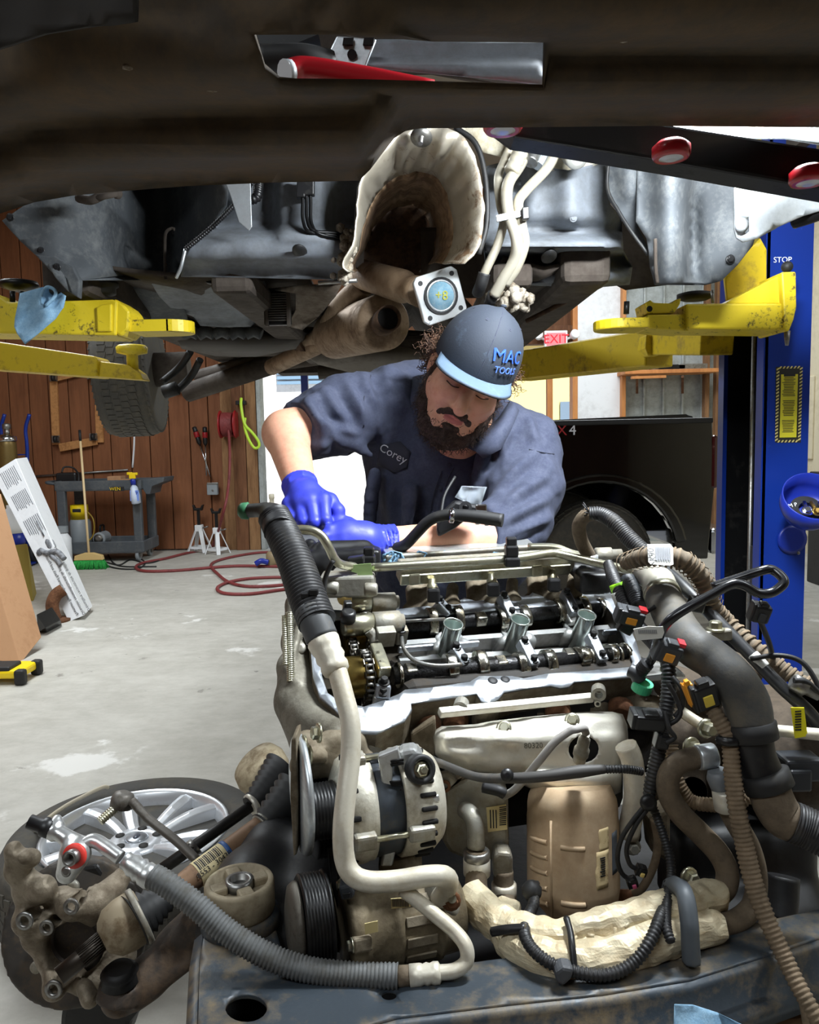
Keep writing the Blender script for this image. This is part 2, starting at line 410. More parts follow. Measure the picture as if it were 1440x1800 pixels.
structure(B().box((-.6, -4.05, 2.2), (12, .1, 4.4)).build('wall_front', darkwood))
structure(B().box((-6.05, 3, 2.2), (.1, 14, 4.4)).build('wall_left', brownwall))
wrt = structure(B().box((4.45, 3, 2.2), (.1, 14, 4.4)).build('wall_right', cream))
for yy, zz, hh in ((8.9, .55, .7), (8.9, 1.5, .9), (8.1, .55, .7), (8.1, 1.5, .9), (7.3, 1.5, .9), (7.3, .55, .7)):
    B().box((4.39, yy, zz), (.03, .6, hh)).build('panel', cream, wrt, bev=.012)
structure(B().box((-.6, 3, 4.45), (12, 14, .1)).build('ceiling', ceilm))
# timbers round the bay opening
def post(name, x0, x1, mat, y=BY-.02, d=.2, z0=0, z1=4.4): return structure(B().box(((x0+x1)/2, y, (z0+z1)/2), (x1-x0, d, z1-z0)).build(name, mat, bev=.006))
post('trim_1', wx(391), wx(411), oldwood, BY-.03, .1); post('trim_2', wx(412), wx(434), darkwood); post('trim_3', wx(435), wx(454), oldwood, BY, .24)
post('trim_4', wx(455), wx(462), galv_wall, BY+.02, .26)
post('trim_5', wx(1004), wx(1013), orangewood, BY, .2); post('trim_6', wx(963), wx(973), orangewood, BY+.08, .1, 0, 2.5)
post('trim_7', wx(1086), wx(1093), orangewood, 9.86, .1); post('trim_8', wx(1228), wx(1236), oldwood, 9.85, .1); post('trim_9', wx(1244), wx(1256), oldwood, 9.8, .1)
structure(B().box(((wx(462)+wx(1012))/2, BY-.03, 2.6), (wx(1012)-wx(462), .12, .22)).build('trim_10', darkwood, bev=.006))
# ------------------------------------------------------------------ outside the bay door
t = thing('building', 'bright white building with blue-grey louvred awning across the lot', 'building', (0, 26, 0))
B().box((-4.6, 27, 3), (9, 2, 6)).build('wall', white, t)
lv = M('blue_louvre', (120, 150, 176), .5)
for i in range(7): B().box((-3.1, 25.9, 3.2+.16*i), (2.2, .12, .1)).build('louvre', lv, t)
B().box((-.7, 25.95, 1.4), (1.2, .1, 2.8)).build('door', M('door_grey', (150, 155, 160), .5), t)
t = thing('building', 'pale yellow building seen past the orange door post', 'building', (6, 24, 0))
B().box((6.5, 24, 2), (9, 2, 4)).build('wall', M('pale_yellow', (244, 226, 150), .6), t); B().box((6.5, 23.9, 4.1), (9.4, 2.4, .25)).build('roof', oldwood, t)
B().box((5.2, 22.97, 1.7), (1.6, .08, 1.2)).build('window', glass, t)
t = thing('parked_car', 'silver car parked outside behind the man\'s shoulder', 'car', (2.9, 15, 0))
bb = B().loft([[(2.1, 16.0-1.5*j, z) for z in ()] for j in ()]) if 0 else B()
prof = [(-2.1, .35), (-2.15, .75), (-1.3, .95), (-.7, 1.42), (.7, 1.45), (1.5, 1.0), (2.15, .92), (2.2, .4)]
bb.prism([(2.6+q[0], 14.2, q[1]) for q in prof], (0, 1.7, 0)).build('body', M('car_silver', (170, 176, 186), .3, .5, coat=.6), t, bev=.08, seg=3)
B().prism([(2.6+q[0], 14.18, q[1]) for q in ((-1.1, 1.0), (-.62, 1.38), (.62, 1.4), (1.25, 1.02))], (0, 1.74, 0)).build('window', glass, t, bev=.02)
for sx in (-1.35, 1.4):
    for sy in (14.2, 15.75): B().cyl((2.6+sx, sy, .33), (2.6+sx, sy+.2, .33), .33, 20).build('wheel', tyrem, t, bev=.03)
leafm = M('leaf_green', (70, 120, 60), .6, 0, (40, 84, 36), 30, .5, .2)
t = thing('tree', 'green tree above the yellow building outside', 'tree', (9.5, 31, 0))
bb = B(); bb.cyl((9.5, 31, 0), (9.5, 31, 3.4), .2)
bb.build('trunk', darkwood, t); bb = B()
for i in range(60):
    a = random.random()*6.28; q = random.random()**.5*1.9
    bb.ball((9.5+q*math.cos(a), 31+q*math.sin(a), 4.6+random.uniform(-1.4, 1.4)), random.uniform(.25, .5), 6)
bb.build('crown', leafm, t, kind='stuff')
# ------------------------------------------------------------------ EXIT sign and shelf
t = thing('exit_sign', 'white emergency exit sign with red EXIT letters and two lamp heads', 'exit sign', W(977, 610, 9.86))
c = W(977, 597, 9.86); m = ppm(9.86)
B().box(c, (40/m, .06, 30/m)).build('housing', whitepl, t, bev=.01)
B().box(c+Vector((0, -.032, 0)), (33/m, .008, 22/m)).build('face', M('sign_face', (244, 120, 126), .5, emit=.5), t)
text('lettering', 'EXIT', c+Vector((0, -.038, 0)), (1, 0, 0), (0, 0, 1), .15, M('exit_red', (225, 20, 40), .5, emit=.9), t, .002)
for s in (-1, 1):
    h = B().lathe([(.02, 0), (.05, .03), (.06, .09), (.05, .1)], c+Vector((s*.2, 0, .03)), (s*.3, -.9, .3), 14).build('lamp_head', whitepl, t); B().cyl(c+Vector((s*.13, 0, 0)), c+Vector((s*.2, 0, .03)), .015).build('bracket', whitepl, h)
t = thing('wall_shelf', 'wooden shelf plank along the metal wall beyond the black truck', 'shelf', W(1170, 660, 9.7))
a = W(1093, 656, 9.7); b2 = W(1256, 652, 9.7)
B().bar(a+Vector((0, .05, 0)), b2+Vector((0, .05, 0)), .4, .045).build('board', orangewood, t, bev=.004)
for q in (1120, 1200): B().bar(W(q, 662, 9.55), W(q, 690, 9.85), .03, .03).build('bracket', darkwood, t)
B().bar(W(1110, 664, 9.5), W(1170, 662, 9.5), .06, .03).build('cleat', orangewood, t)
def shelf_item(px, w, h, name, label, mat, shape):
    p = W(px, 654, 9.7)+Vector((0, 0, .025)); b = B()
    if shape == 'box': b.box(p+Vector((0, 0, h/2)), (w, .15, h))
    elif shape == 'can': b.lathe([(w/2, 0), (w/2, h*.8), (w/3, h), (w/3, h*1.02)], p, (0, 0, 1), 16)
    else:
        b.box(p+Vector((0, 0, h/3)), (w, .14, h*.6)); b.cyl(p+Vector((-w*.2, 0, h*.5)), p+Vector((w*.2, 0, h)), .03); b.ball(p+Vector((w*.35, 0, h*.6)), .05)
    o = b.build(name, mat, None, bev=.008); recenter(o, p); tag(o, label, name.replace('_', ' '))
shelf_item(1106, .12, .2, 'carton', 'small dark carton at the left end of the high wall shelf', blackp, 'box')
shelf_item(1126, .22, .2, 'engine_part', 'black machine part lying on the high wall shelf', blackm, 'odd')
shelf_item(1150, .13, .14, 'can', 'pale can in the middle of the high wall shelf', steel, 'can')
shelf_item(1180, .3, .06, 'metal_plate', 'flat dark plate lying on the high wall shelf', blackm, 'box')
shelf_item(1215, .35, .07, 'metal_plate', 'flat grey plate near the right end of the wall shelf', steel, 'box')
# ------------------------------------------------------------------ things along the brown wall
def dolly():
    t = thing('moving_dolly', 'wooden moving dolly with four casters hung on the brown wall', 'dolly', W(128, 780, 9.9)); Y = 10.01
    a, b_, c_, d_ = (88, 658), (166, 650), (170, 778), (93, 782)
    for p, q in ((a, d_), (b_, c_)): B().bar(W(p[0]+6, p[1], Y), W(q[0]+6, q[1], Y), .09, .04, (0, -1, 0)).build('side_rail', dollywood, t, bev=.004)
    for p, q in ((a, b_), (d_, c_)): B().bar(W(p[0]+12, p[1]+5, Y-.03), W(q[0], q[1]-3, Y-.03), .1, .04, (0, -1, 0)).build('cross_rail', dollywood, t, bev=.004)
    for p in ((94, 664), (160, 660), (98, 772), (164, 768)):
        k = B().box(W(p[0], p[1], Y-.06), (.1, .012, .09)).build('caster', steel, t, bev=.003)
        q = W(p[0], p[1], Y-.12); B().cyl(q+Vector((-.018, 0, 0)), q+Vector((.018, 0, 0)), .045, 18).build('wheel', blackrub, k)
        B().bar(q+Vector((.024, .05, 0)), q+Vector((.024, 0, 0)), .004, .05).build('fork', steel, k)
dolly()
def vb(px, y0, y1, Y): return W(px, y0, Y), W(px, y1, Y)
t = thing('hand_truck', 'blue steel hand truck with tall curved handles against the brown wall', 'hand truck', Wz(30, 985, 0)); Y = 9.0
B().tube([W(48, 960, Y), W(48, 800, Y), W(45, 755, Y), W(52, 728, Y)], .02).build('rail', bluep, t)
B().tube([W(6, 960, Y), W(6, 800, Y), W(2, 755, Y), W(8, 728, Y)], .02).build('rail', bluep, t)
for y in (800, 870, 930): B().bar(W(6, y, Y), W(48, y-1, Y), .03, .012).build('crossbar', bluep, t)
B().box((W(27, 900, Y).x, Y-.12, .03), (.4, .25, .02)).build('toe_plate', bluep, t)
for q in (0, 54): p = W(q, 960, Y); B().cyl((p.x-.03, Y+.1, .13), (p.x+.03, Y+.1, .13), .13, 22).build('wheel', blackrub, t, bev=.015)
t = thing('gas_cylinder', 'brass coloured gas cylinder with chrome collar on the hand truck', 'gas cylinder', (W(20, 900, 8.85).x, 8.85, .05))
x0 = W(20, 900, 8.85).x; zt = W(20, 768, 8.85).z
B().lathe([(.02, 0), (.1, .01), (.1, zt-.15), (.095, zt-.06), (.05, zt-.02)], (x0, 8.85, .05), (0, 0, 1), 24).build('body', tanktan, t)
B().lathe([(.105, 0), (.11, .01), (.11, .05), (.07, .07), (.03, .075)], (x0, 8.85, zt-.05), (0, 0, 1), 24).build('collar', chrome, t)
B().lathe([(.03, 0), (.03, .05), (.02, .06), (.045, .07), (.045, .12), (.03, .13)], (x0+.01, 8.85, zt+.02), (0, 0, 1), 12).build('valve', steel, t)
# big white carton, leaning
def obox(name, front, back, mat, parent, bev=.004):
    b = B(); b.add(list(front)+list(back), [(0, 1, 2, 3), (7, 6, 5, 4), (0, 4, 5, 1), (1, 5, 6, 2), (2, 6, 7, 3), (3, 7, 4, 0)])
    return b.build(name, mat, parent, bev=bev)
A, Bq, C, D = W(-14, 832, 6.65), W(28, 806, 6.65), W(148, 1082, 6.1), W(121, 1093, 6.1)
dv = W(163, 1066, 6.42)-C
t = thing('long_carton', 'long white printed carton leaning in front of the blue hand truck', 'box', (D+C)/2)
obox('carton', (A, Bq, C, D), (A+dv, Bq+dv, C+dv, D+dv), whitecard, t)
nrm = (Bq-A).cross(D-A).normalized(); nrm = -nrm if nrm.y > 0 else nrm
ud = (D-A).normalized(); ld = (Bq-A).normalized(); LN = (D-A).length; WN = (Bq-A).length
def onc(u, v, o=.002): return A+ud*(u*LN)+ld*(v*WN)+nrm*o
for i, (s, u0) in enumerate((('Premium Remanufactured Rack and Pinion', .80), ('Dirección remanufacturada de primera calidad', .80), ('Crémaillère reconstruite de qualité supérieure', .80))):
    text('lettering', s, onc(u0, .36+.21*i), -ud, ld, .034, ink, t, .0004)
pr = B()
for blk, (u0, u1, v0, n) in enumerate(((.03, .15, .25, 9), (.19, .31, .22, 10), (.36, .48, .2, 9))):
    for i in range(n):
        v = v0+.62*i/n; e = u1-.03*random.random(); pr.bar(onc(u0, v, .001), onc(e, v, .001), .005, .001, nrm)
pr.build('printed_text', greyink, t, kind='stuff')
pic = B(); pic.tube([onc(.40, .62, .003), onc(.50, .6, .003)], .007, 6, 0); pic.lathe([(.02, 0), (.035, .04), (.035, .09), (.02, .13)], onc(.51, .6, -.03), ud, 12)
pic.tube([onc(.56, .25, .0), onc(.60, .45, .002), onc(.62, .75, .002), onc(.68, .85, 0)], .022, 8); pic.tube([onc(.62, .5, 0), onc(.66, .6, 0), onc(.7, .65, 0)], .018, 8); pic.ball(onc(.57, .2, -.005), .03, 8)
pic.build('printed_picture', M('print_grey', (80, 82, 86), .6, 0, (150, 152, 156), 25, .5, .2), t)
# brown carton, leaning
a0, a1, a2, a3 = W(-60, 850, 5.3), W(-8, 850, 5.55), W(73, 1120, 5.25), W(36, 1167, 4.92)
t = thing('large_carton', 'large brown cardboard carton leaning at the left edge of the floor', 'box', a3)
e0 = W(-50, 930, 5.2)
fr = [W(-22, 965, 5.2), W(2, 868, 5.52), W(73, 1120, 5.25), W(36, 1167, 4.95)]
dl = Vector((-.55, -.02, .1))
obox('carton', fr, [q+dl for q in fr], card, t)
t = thing('mustard_carton', 'tall mustard yellow carton behind the white carton', 'box', Wz(46, 1075, 0))
obox('carton', [W(26, 958, 6.9), W(48, 956, 6.9), W(60, 1072, 6.9), W(40, 1074, 6.9)], [W(26, 958, 7.3), W(48, 956, 7.3), W(66, 1052, 7.3), W(46, 1054, 7.3)], yelbox, t)
t = thing('jug', 'white jug with blue liquid standing between the cartons', 'jug', W(22, 955, 6.95))
B().lathe([(.1, 0), (.11, .02), (.11, .11)], W(22, 958, 7.1), (0, 0, 1), 20).build('liquid', bluepl, t); B().lathe([(.11, .0), (.105, .1), (.06, .2), (.03, .22), (.03, .25)], W(22, 958, 7.1)+Vector((0, 0, .112)), (0, 0, 1), 20).build('body', whitepl, t)
t = thing('exhaust_flange', 'rusty bent pipe with a flange on the floor behind the white carton', 'pipe', Wz(100, 1090, 0)); p = Wz(98, 1092, 0)
B().lathe([(.05, 0), (.11, 0), (.11, .02), (.05, .025)], p, (0, 0, 1), 20).build('flange', rust, t); B().tube([p, p+Vector((-.02, 0, .12)), p+Vector((0, .03, .2)), p+Vector((.05, .06, .24))], .05, 14).build('pipe', rust, t)
t = thing('black_channel', 'black bent metal plate beside the brown carton', 'plate', Wz(75, 1115, 0))
B().prism([Wz(66, 1112, .0), Wz(83, 1112, .0), Wz(80, 1104, .06), Wz(64, 1080, .16)], (0, .25, 0)).build('plate', blackm, t, bev=.004)
t = thing('jump_starter', 'yellow and black jump starter lying by the brown carton', 'jump starter', Wz(20, 1210, 0))
p = Wz(10, 1195, 0); B().box(p+Vector((0, 0, .06)), (.30, .22, .05)).build('body', yelp, t, bev=.015); B().box(p+Vector((-.02, -.03, .09)), (.2, .15, .03)).build('grip', blackrub, t, bev=.01)
for sx, sy in ((.14, .1), (.14, -.1), (-.14, -.1), (-.14, .1)): B().box(p+Vector((sx, sy, .045)), (.06, .06, .09)).build('foot', blackrub, t, bev=.015)
# ------------------------------------------------------------------ utility cart
Y = 9.1; m = ppm(Y)
t = thing('utility_cart', 'grey plastic two-shelf utility cart against the brown wall', 'cart', Wz(175, 985, 0))
def cz(y): return W(180, y, Y).z
xa, xb = W(100, 900, Y).x, W(248, 900, Y).x; ztop = cz(853); zlo = cz(962)
tr = B(); 
def tray(z, h):
    b = B(); cx = (xa+xb)/2; w = xb-xa
    b.box((cx, Y+.28, z-h/2), (w, .56, .02))
    for s in (0, 1): b.box((cx, Y+.01+s*.54, z), (w, .025, h))
    for xx in (xa, xb): b.box((xx, Y+.28, z), (.025, .56, h))
    return b
tray(ztop, .11).build('top_tray', greyp, t, bev=.01); tray(zlo, .13).build('bottom_tray', greyp, t, bev=.01)
B().box(((xa+xb)/2, Y+.28, ztop+.0), (xb-xa-.03, .53, .02)).build('tray_floor', greyp, t)
for xx in (xa+.05, xb-.05):
    for s in (.04, .52): B().box((xx, Y+s, (ztop+zlo)/2), (.1, .07, ztop-zlo)).build('leg', greyp, t, bev=.012)
hx = xb
B().prism([(hx-.01, Y+.08, ztop+.055), (W(285, 840, Y).x, Y+.08, ztop+.075), (W(283, 840, Y).x, Y+.08, ztop+.02), (W(262, 840, Y).x, Y+.08, ztop-.03), (W(258, 840, Y).x, Y+.08, ztop-.12), (W(251, 840, Y).x, Y+.08, ztop-.12), (hx-.01, Y+.08, ztop-.03)], (0, .4, 0)).build('handle_shelf', greyp, t, bev=.008)
B().tube([(xa, Y+.05, ztop+.02), (xa-.12, Y+.05, ztop+.04), (xa-.13, Y+.2, ztop+.04), (xa-.13, Y+.5, ztop+.04), (xa, Y+.52, ztop+.02)], .018, 8).build('push_handle', greyp, t)
for xx in (xa+.08, xb-.08):
    for s in (.08, .48):
        k = B().box((xx, Y+s, zlo-.1), (.07, .07, .07)).build('caster', steel, t, bev=.005)
        B().cyl((xx-.02, Y+s, .075), (xx+.02, Y+s, .075), .075, 20).build('wheel', greytank, k, bev=.01)
pl = B().box((W(207, 861, Y).x, Y-.006, cz(860)), (.15, .006, .05)).build('badge', ink, t)
text('badge_lettering', 'WEN', (W(203, 861, Y).x, Y-.011, cz(860)), (1, 0, 0), (0, 0, 1), .055, yelp, pl, .001)
t = thing('refrigerant_tank', 'grey refrigerant tank with yellow handle collar on the cart\'s lower shelf', 'tank', (W(142, 940, Y+.25).x, Y+.25, zlo+.01)); o = t.location
B().lathe([(.05, 0), (.12, .01), (.125, .04), (.125, .26), (.1, .31), (.05, .33)], o, (0, 0, 1), 24).build('body', greytank, t)
b = B(); b.lathe([(.098, .31), (.105, .3), (.1, .47), (.092, .47), (.09, .31)], o, (0, 0, 1), 24, caps=False); b.build('collar', yelp, t)
B().box(o+Vector((.01, -.1, .41)), (.1, .01, .04)).build('collar_slot', ink, t, bev=.008)
B().tube([o+Vector((.09, -.05, .42)), o+Vector((.2, -.1, .3)), o+Vector((.19, -.1, .12)), o+Vector((.1, -.12, .02))], .008).build('charging_hose', M('yellow_hose', (170, 140, 50), .5), t)
t = thing('vacuum_pump', 'silver vacuum pump on the cart\'s lower shelf', 'pump', (W(180, 940, Y+.2).x, Y+.2, zlo+.01)); o = t.location
B().lathe([(.03, 0), (.07, .005), (.075, .02), (.075, .2), (.05, .22)], o+Vector((0, -.12, .08)), (0, 1, 0), 22).build('motor', greytank, t, bev=.003); B().box(o+Vector((0, 0, .02)), (.12, .22, .03)).build('base', steel, t, bev=.005); B().tube([o+Vector((0, -.06, .15)), o+Vector((0, -.05, .22)), o+Vector((0, .05, .22)), o+Vector((0, .06, .15))], .012).build('carry_handle', blackm, t)
B().lathe([(.05, 0), (.055, .004), (.02, .006)], o+Vector((0, -.125, .08)), (0, -1, 0), 18).build('fan_cover', steel, t)
t = thing('battery_charger', 'black battery charger with a coiled lead on top of the cart', 'charger', (W(122, 845, Y+.25).x, Y+.25, ztop+.01)); o = t.location
B().box(o+Vector((0, 0, .07)), (.24, .2, .13)).build('case', blackp, t, bev=.02); B().tube([o+Vector((-.05, -.08, .14)), o+Vector((-.03, -.05, .2)), o+Vector((.05, 0, .19)), o+Vector((.13, -.05, .12)), o+Vector((.15, -.1, .02))], .01).build('lead', blackrub, t)
o = B().box((W(205, 846, Y+.3).x, Y+.3, ztop+.05), (.16, .16, .08)).build('small_carton', card, None, bev=.004); recenter(o, (W(205, 846, Y+.3).x, Y+.3, ztop+.012)); tag(o, 'small open cardboard carton on top of the cart', 'box')
o = B().box((W(222, 849, Y+.15).x, Y+.15, ztop+.035), (.14, .1, .05)).build('parts_carton', cardd, None, bev=.004); recenter(o, (W(222, 849, Y+.15).x, Y+.15, ztop+.012)); tag(o, 'small flat carton beside the yellow spray trigger', 'box')
t = thing('spray_bottle', 'pale spray bottle with blue neck and yellow trigger hung on the cart', 'spray bottle', W(240, 886, Y-.08)); p = Vector(t.location); p.z = W(240, 886, Y-.08).z
B().lathe([(.04, 0), (.075, .01), (.078, .1), (.06, .19), (.028, .22)], p, (-.1, 0, 1), 20, sy=.65).build('bottle', bottlew, t)
B().lathe([(.03, 0), (.03, .06), (.02, .07)], p+Vector((-.022, 0, .22)), (-.1, 0, 1), 14).build('neck', bluepl, t)
b = B().box(p+Vector((-.03, 0, .32)), (.07, .035, .06)); b.box(p+Vector((-.06, 0, .35)), (.06, .03, .03)); b.box(p+Vector((.0, 0, .345)), (.06, .03, .03)); b.build('trigger', yelp, t, bev=.006)
lb = B().box(p+Vector((0, -.053, .1)), (.1, .004, .12)).build('print_label', M('label_blue', (120, 150, 225), .5), t)
text('lettering', 'ZEP', p+Vector((0, -.057, .125)), (1, 0, 0), (0, 0, 1), .05, blueink, lb, .001)
t = thing('small_tank', 'small pale tank standing left of the cart', 'tank', Wz(112, 992, 0)); o = Vector(t.location)
B().lathe([(.08, 0), (.1, .02), (.1, .3), (.06, .36), (.03, .38), (.03, .42)], o, (0, 0, 1), 20).build('body', whitepl, t); B().ring(o+Vector((0, 0, .37)), (0, 0, 1), .07, .055, .07).build('guard', greytank, t)
# broom
t = thing('broom', 'push broom with pale handle and green bristles leaning on the cart', 'broom', Wz(158, 1000, 0)); p = Wz(158, 1000, 0); hd = p+Vector((0, 0, .15))
B().tube([hd, W(141, 772, 8.95)], .013, 10, 0).build('handle', palewood, t); B().tube([W(141.2, 775, 8.94), W(140, 756, 8.96)], .015, 10, 0).build('grip', blackrub, t)
B().prism([hd+Vector((x, -.03, z)) for x, z in ((-.16, -.05), (.16, -.05), (.15, 0), (.05, .03), (-.05, .03), (-.15, 0))], (0, .06, 0)).build('block', straw, t, bev=.006)
br = B()
for i in range(46):
    x = -.15+.3*i/45
    for yy in (-.02, .0, .02): br.tube([hd+Vector((x, yy, -.05)), hd+Vector((x*1.25+random.uniform(-.01, .01), yy*2.5, -.148))], .006, 4, 0)
br.build('bristles', green_br, t, kind='stuff')
# conduit, tools and box on the wall
t = thing('conduit', 'thin grey conduit running along and up the brown wall', 'pipe', W(55, 838, 9.95))
B().tube([W(55, 838, 10.02), W(225, 826, 10.02)], .014, 8, 0).build('run', steel, t); B().tube([W(234, 700, 10.02), W(236, 770, 10.02), W(233, 822, 10.02)], .012, 8).build('drop_cable', whitepl, t)
def screwdriver(a, b_, lab, long=.38):
    t = thing('pry_driver', lab, 'screwdriver', W(*a, 9.96)); A_, B_ = W(*a, 9.94), W(*b_, 9.94); d = B_-A_
    B().lathe([(.012, 0), (.028, .01), (.03, .06), (.022, .1), (.03, .15), (.03, .2), (.018, .23)], A_, d, 12).build('handle', blackp, t)
    B().lathe([(.032, .07), (.034, .08), (.034, .13), (.03, .14)], A_, d, 12).build('grip', redp, t); B().tube([A_+d.normalized()*.22, B_], .01, 8, 0).build('shaft', chrome, t)
screwdriver((341, 750), (370, 838), 'left pry driver with red and black handle, crossed at the tip', .38)
screwdriver((360, 750), (363, 836), 'right pry driver with red and black handle hanging upright')
o = B().bar(W(306, 684, 9.93), W(408, 678, 9.93), .05, .06).build('wall_rail', M('rail_cream', (206, 184, 148), .6), None, bev=.015); recenter(o, W(356, 681, 9.93)); tag(o, 'short cream rail high on the brown wall left of the hose reel', 'rail')
t = thing('outlet_box', 'grey metal outlet box on the brown wall below the drivers', 'outlet box', W(374, 870, 9.95))
B().box(W(374, 860, 9.93), (.13, .08, .14)).build('box', greytank, t, bev=.008); B().box(W(374, 850, 9.9), (.14, .03, .025)).build('cover', steel, t, bev=.004); B().bolt(W(374, 862, 9.89), (0, -1, 0), .01, .008).build('screw', steel, t)
t = thing('hose_reel', 'red metal hose reel fixed to the wooden post', 'hose reel', W(400, 770, 9.8)); p = W(400, 746, 9.72)
for s in (-.09, .09): B().lathe([(.06, 0), (.17, .003), (.17, .012), (.06, .014)], p+Vector((s, 0, 0)), (1, 0, 0), 24).build('flange', redp, t)
B().cyl(p+Vector((-.08, 0, 0)), p+Vector((.08, 0, 0)), .09, 20).build('drum', redp, t); B().box(p+Vector((0, .14, 0)), (.2, .03, .3)).build('mount_plate', redp, t, bev=.006)
b = B(); b.tube([p+Vector((-.06+.12*i/60, .13*math.cos(i*.8), .13*math.sin(i*.8))) for i in range(61)], .016, 8, 2); b.build('wound_hose', redhose, t)
def floor_pts(l): return [Wz(x, y, .015) for x, y in l]
t = B().tube([W(402, 755, 9.6), W(404, 800, 9.6), W(402, 850, 9.5), W(393, 900, 9.3)]+floor_pts([(370, 965), (330, 972), (290, 982), (250, 990), (239, 998), (256, 1004), (310, 1003), (370, 998), (420, 995), (500, 996)]), .017, 8).build('air_hose', redhose, None)
recenter(t, Wz(300, 1003, 0)); tag(t, 'dark red air hose hanging from the reel and running over the floor', 'hose')
t = B().tube(floor_pts([(500, 970), (450, 972), (395, 982), (371, 993), (384, 1010), (404, 1024), (440, 1031), (500, 1028), (540, 1020), (500, 1015), (440, 1017), (400, 1024), (382, 1034), (395, 1043), (440, 1044), (500, 1036), (560, 1030)]), .016, 8).build('coiled_hose', redhose, None)
recenter(t, Wz(420, 1030, 0)); tag(t, 'red air hose lying in loose loops on the floor near the engine', 'hose')
t = B().tube([W(424, 700, 9.75), W(424, 715, 9.7), W(430, 745, 9.65), W(443, 760, 9.65), (W(454, 775, 9.65)), W(455, 785, 9.65), W(447, 787, 9.65), W(437, 772, 9.65), W(430, 750, 9.66), W(431, 735, 9.7)], .018, 8).build('whip_hose', lime, None)
recenter(t, W(424, 700, 9.75)); tag(t, 'bright lime green hose looped on the wooden door post', 'hose')
t = thing('hose_hook', 'black hook and cord above the lime hose', 'hook', W(424, 712, 9.8)); B().box(W(424, 708, 9.8), (.12, .1, .05)).build('bracket', blackm, t, bev=.006); B().tube([W(422, 650, 9.85), W(424, 706, 9.8)], .008, 6, 0).build('cord', oldwood, t)
def jackstand(px, py, s, lab, yaw):
    t = thing('jack_stand', lab, 'jack stand', Wz(px, py, 0), 'jack stands by the back wall'); o = Vector(t.location)
    top = Vector((0, 0, .3*s))
    for k in range(4):
        a = yaw+k*PI/2; f = Vector((math.cos(a)*.16*s, math.sin(a)*.16*s, 0)); B().bar(o+top+f*.22, o+f, .05*s, .012).build('leg', whitepl, t, bev=.004)
    for k in range(4):
        a = yaw+k*PI/2; f = Vector((math.cos(a)*.13*s, math.sin(a)*.13*s, .06*s)); a += PI/2; g_ = Vector((math.cos(a)*.13*s, math.sin(a)*.13*s, .06*s)); B().bar(o+f, o+g_, .01, .03).build('brace', whitepl, t)
    B().box(o+top, (.09*s, .09*s, .08*s)).build('neck', whitepl, t, bev=.006); B().box(o+top+Vector((0, 0, .12*s)), (.035*s, .03*s, .26*s)).build('ratchet_bar', blackm, t)
    b = B().prism([o+top+Vector((x*s, -.03*s, .22*s+z*s)) for x, z in ((-.07, .07), (-.05, 0), (.05, 0), (.07, .07), (.05, .07), (.03, .03), (-.03, .03), (-.05, .07))], (0, .06*s, 0)); b.build('saddle', blackm, t, bev=.004)
    B().tube([o+top+Vector((.04, 0, 0)), o+top+Vector((.12, -.03, .02))], .01, 6, 0).build('lever', steel, t)
jackstand(352, 970, 1.0, 'white jack stand on the left, raised higher, near the back wall', .6); jackstand(383, 973, .95, 'white jack stand on the right with the hose behind it', .3)
b = B()
for l in ([(185, 988), (210, 993), (230, 984), (260, 990), (290, 982)], [(170, 985), (200, 998), (240, 1000), (255, 990), (245, 980)], [(190, 975), (200, 990), (220, 996), (275, 996)]): b.tube([Wz(x, y, .008) for x, y in l], .009, 6)
o = b.build('cables', blackrub, None); recenter(o, Wz(220, 990, 0)); o['kind'] = 'stuff'; tag(o, 'tangle of thin black cables on the floor by the cart', 'cables')
# ================================================================== raised vehicle
bumperm = M('bumper_dirty', (56, 47, 36), .8, 0, (88, 71, 49), 7, .45, .35, .12, 120)
linerm = M('wheel_liner', (72, 76, 80), .75, 0, (110, 112, 112), 12, .42, .3, .1, 90)
under = M('underbody_grey', (118, 124, 132), .6, 0, (92, 94, 96), 8, .45, .4, .08, 60)
underd = M('underbody_dark', (74, 66, 58), .75, 0, (54, 46, 40), 4, .5, .3, .25, 50)
mudm = M('caked_mud', (172, 164, 150), .95, 0, (110, 98, 82), 25, .5, .2, .9, 60)
foil = M('heat_foil', (182, 174, 158), .4, .55, (116, 92, 68), 7, .43, .12, .35, 30)
foild = M('heat_foil_dirty', (150, 124, 96), .65, .2, (96, 74, 54), 6, .5, .25, .6, 26)
padm = M('firewall_pad', (206, 200, 180), .7, 0, (168, 156, 130), 9, .45, .25, .3, 200)
galv = M('galvanised', (206, 212, 216), .3, .7, (170, 176, 180), 14, .45, .25, .12, 40, aniso=(1, .2, 1))
alupipe = M('dusty_aluminium_pipe', (178, 172, 156), .42, .35, (168, 156, 132), 12, .42, .25)
exh = M('exhaust_tan', (150, 128, 104), .6, .3, (104, 82, 62), 8, .45, .25, .3, 70)
rustpipe = M('exhaust_rust', (96, 72, 52), .8, .2, (62, 46, 36), 10, .5, .25, .4, 70)
flangem = M('bright_flange', (222, 226, 228), .3, .5, (186, 190, 190), 20, .4, .2)
capblue = M('blue_plug', (142, 196, 224), .45, 0, (180, 214, 230), 40, .5, .2)
lens = M('lamp_lens', (200, 205, 210), .1, 0, coat=.6)
redlamp = M('red_lamp_housing', (170, 22, 34), .3, coat=.4)
V = thing('vehicle', 'large vehicle raised on the lift, seen from below with its engine removed', 'vehicle', (-.07, 1.9, 1.75))
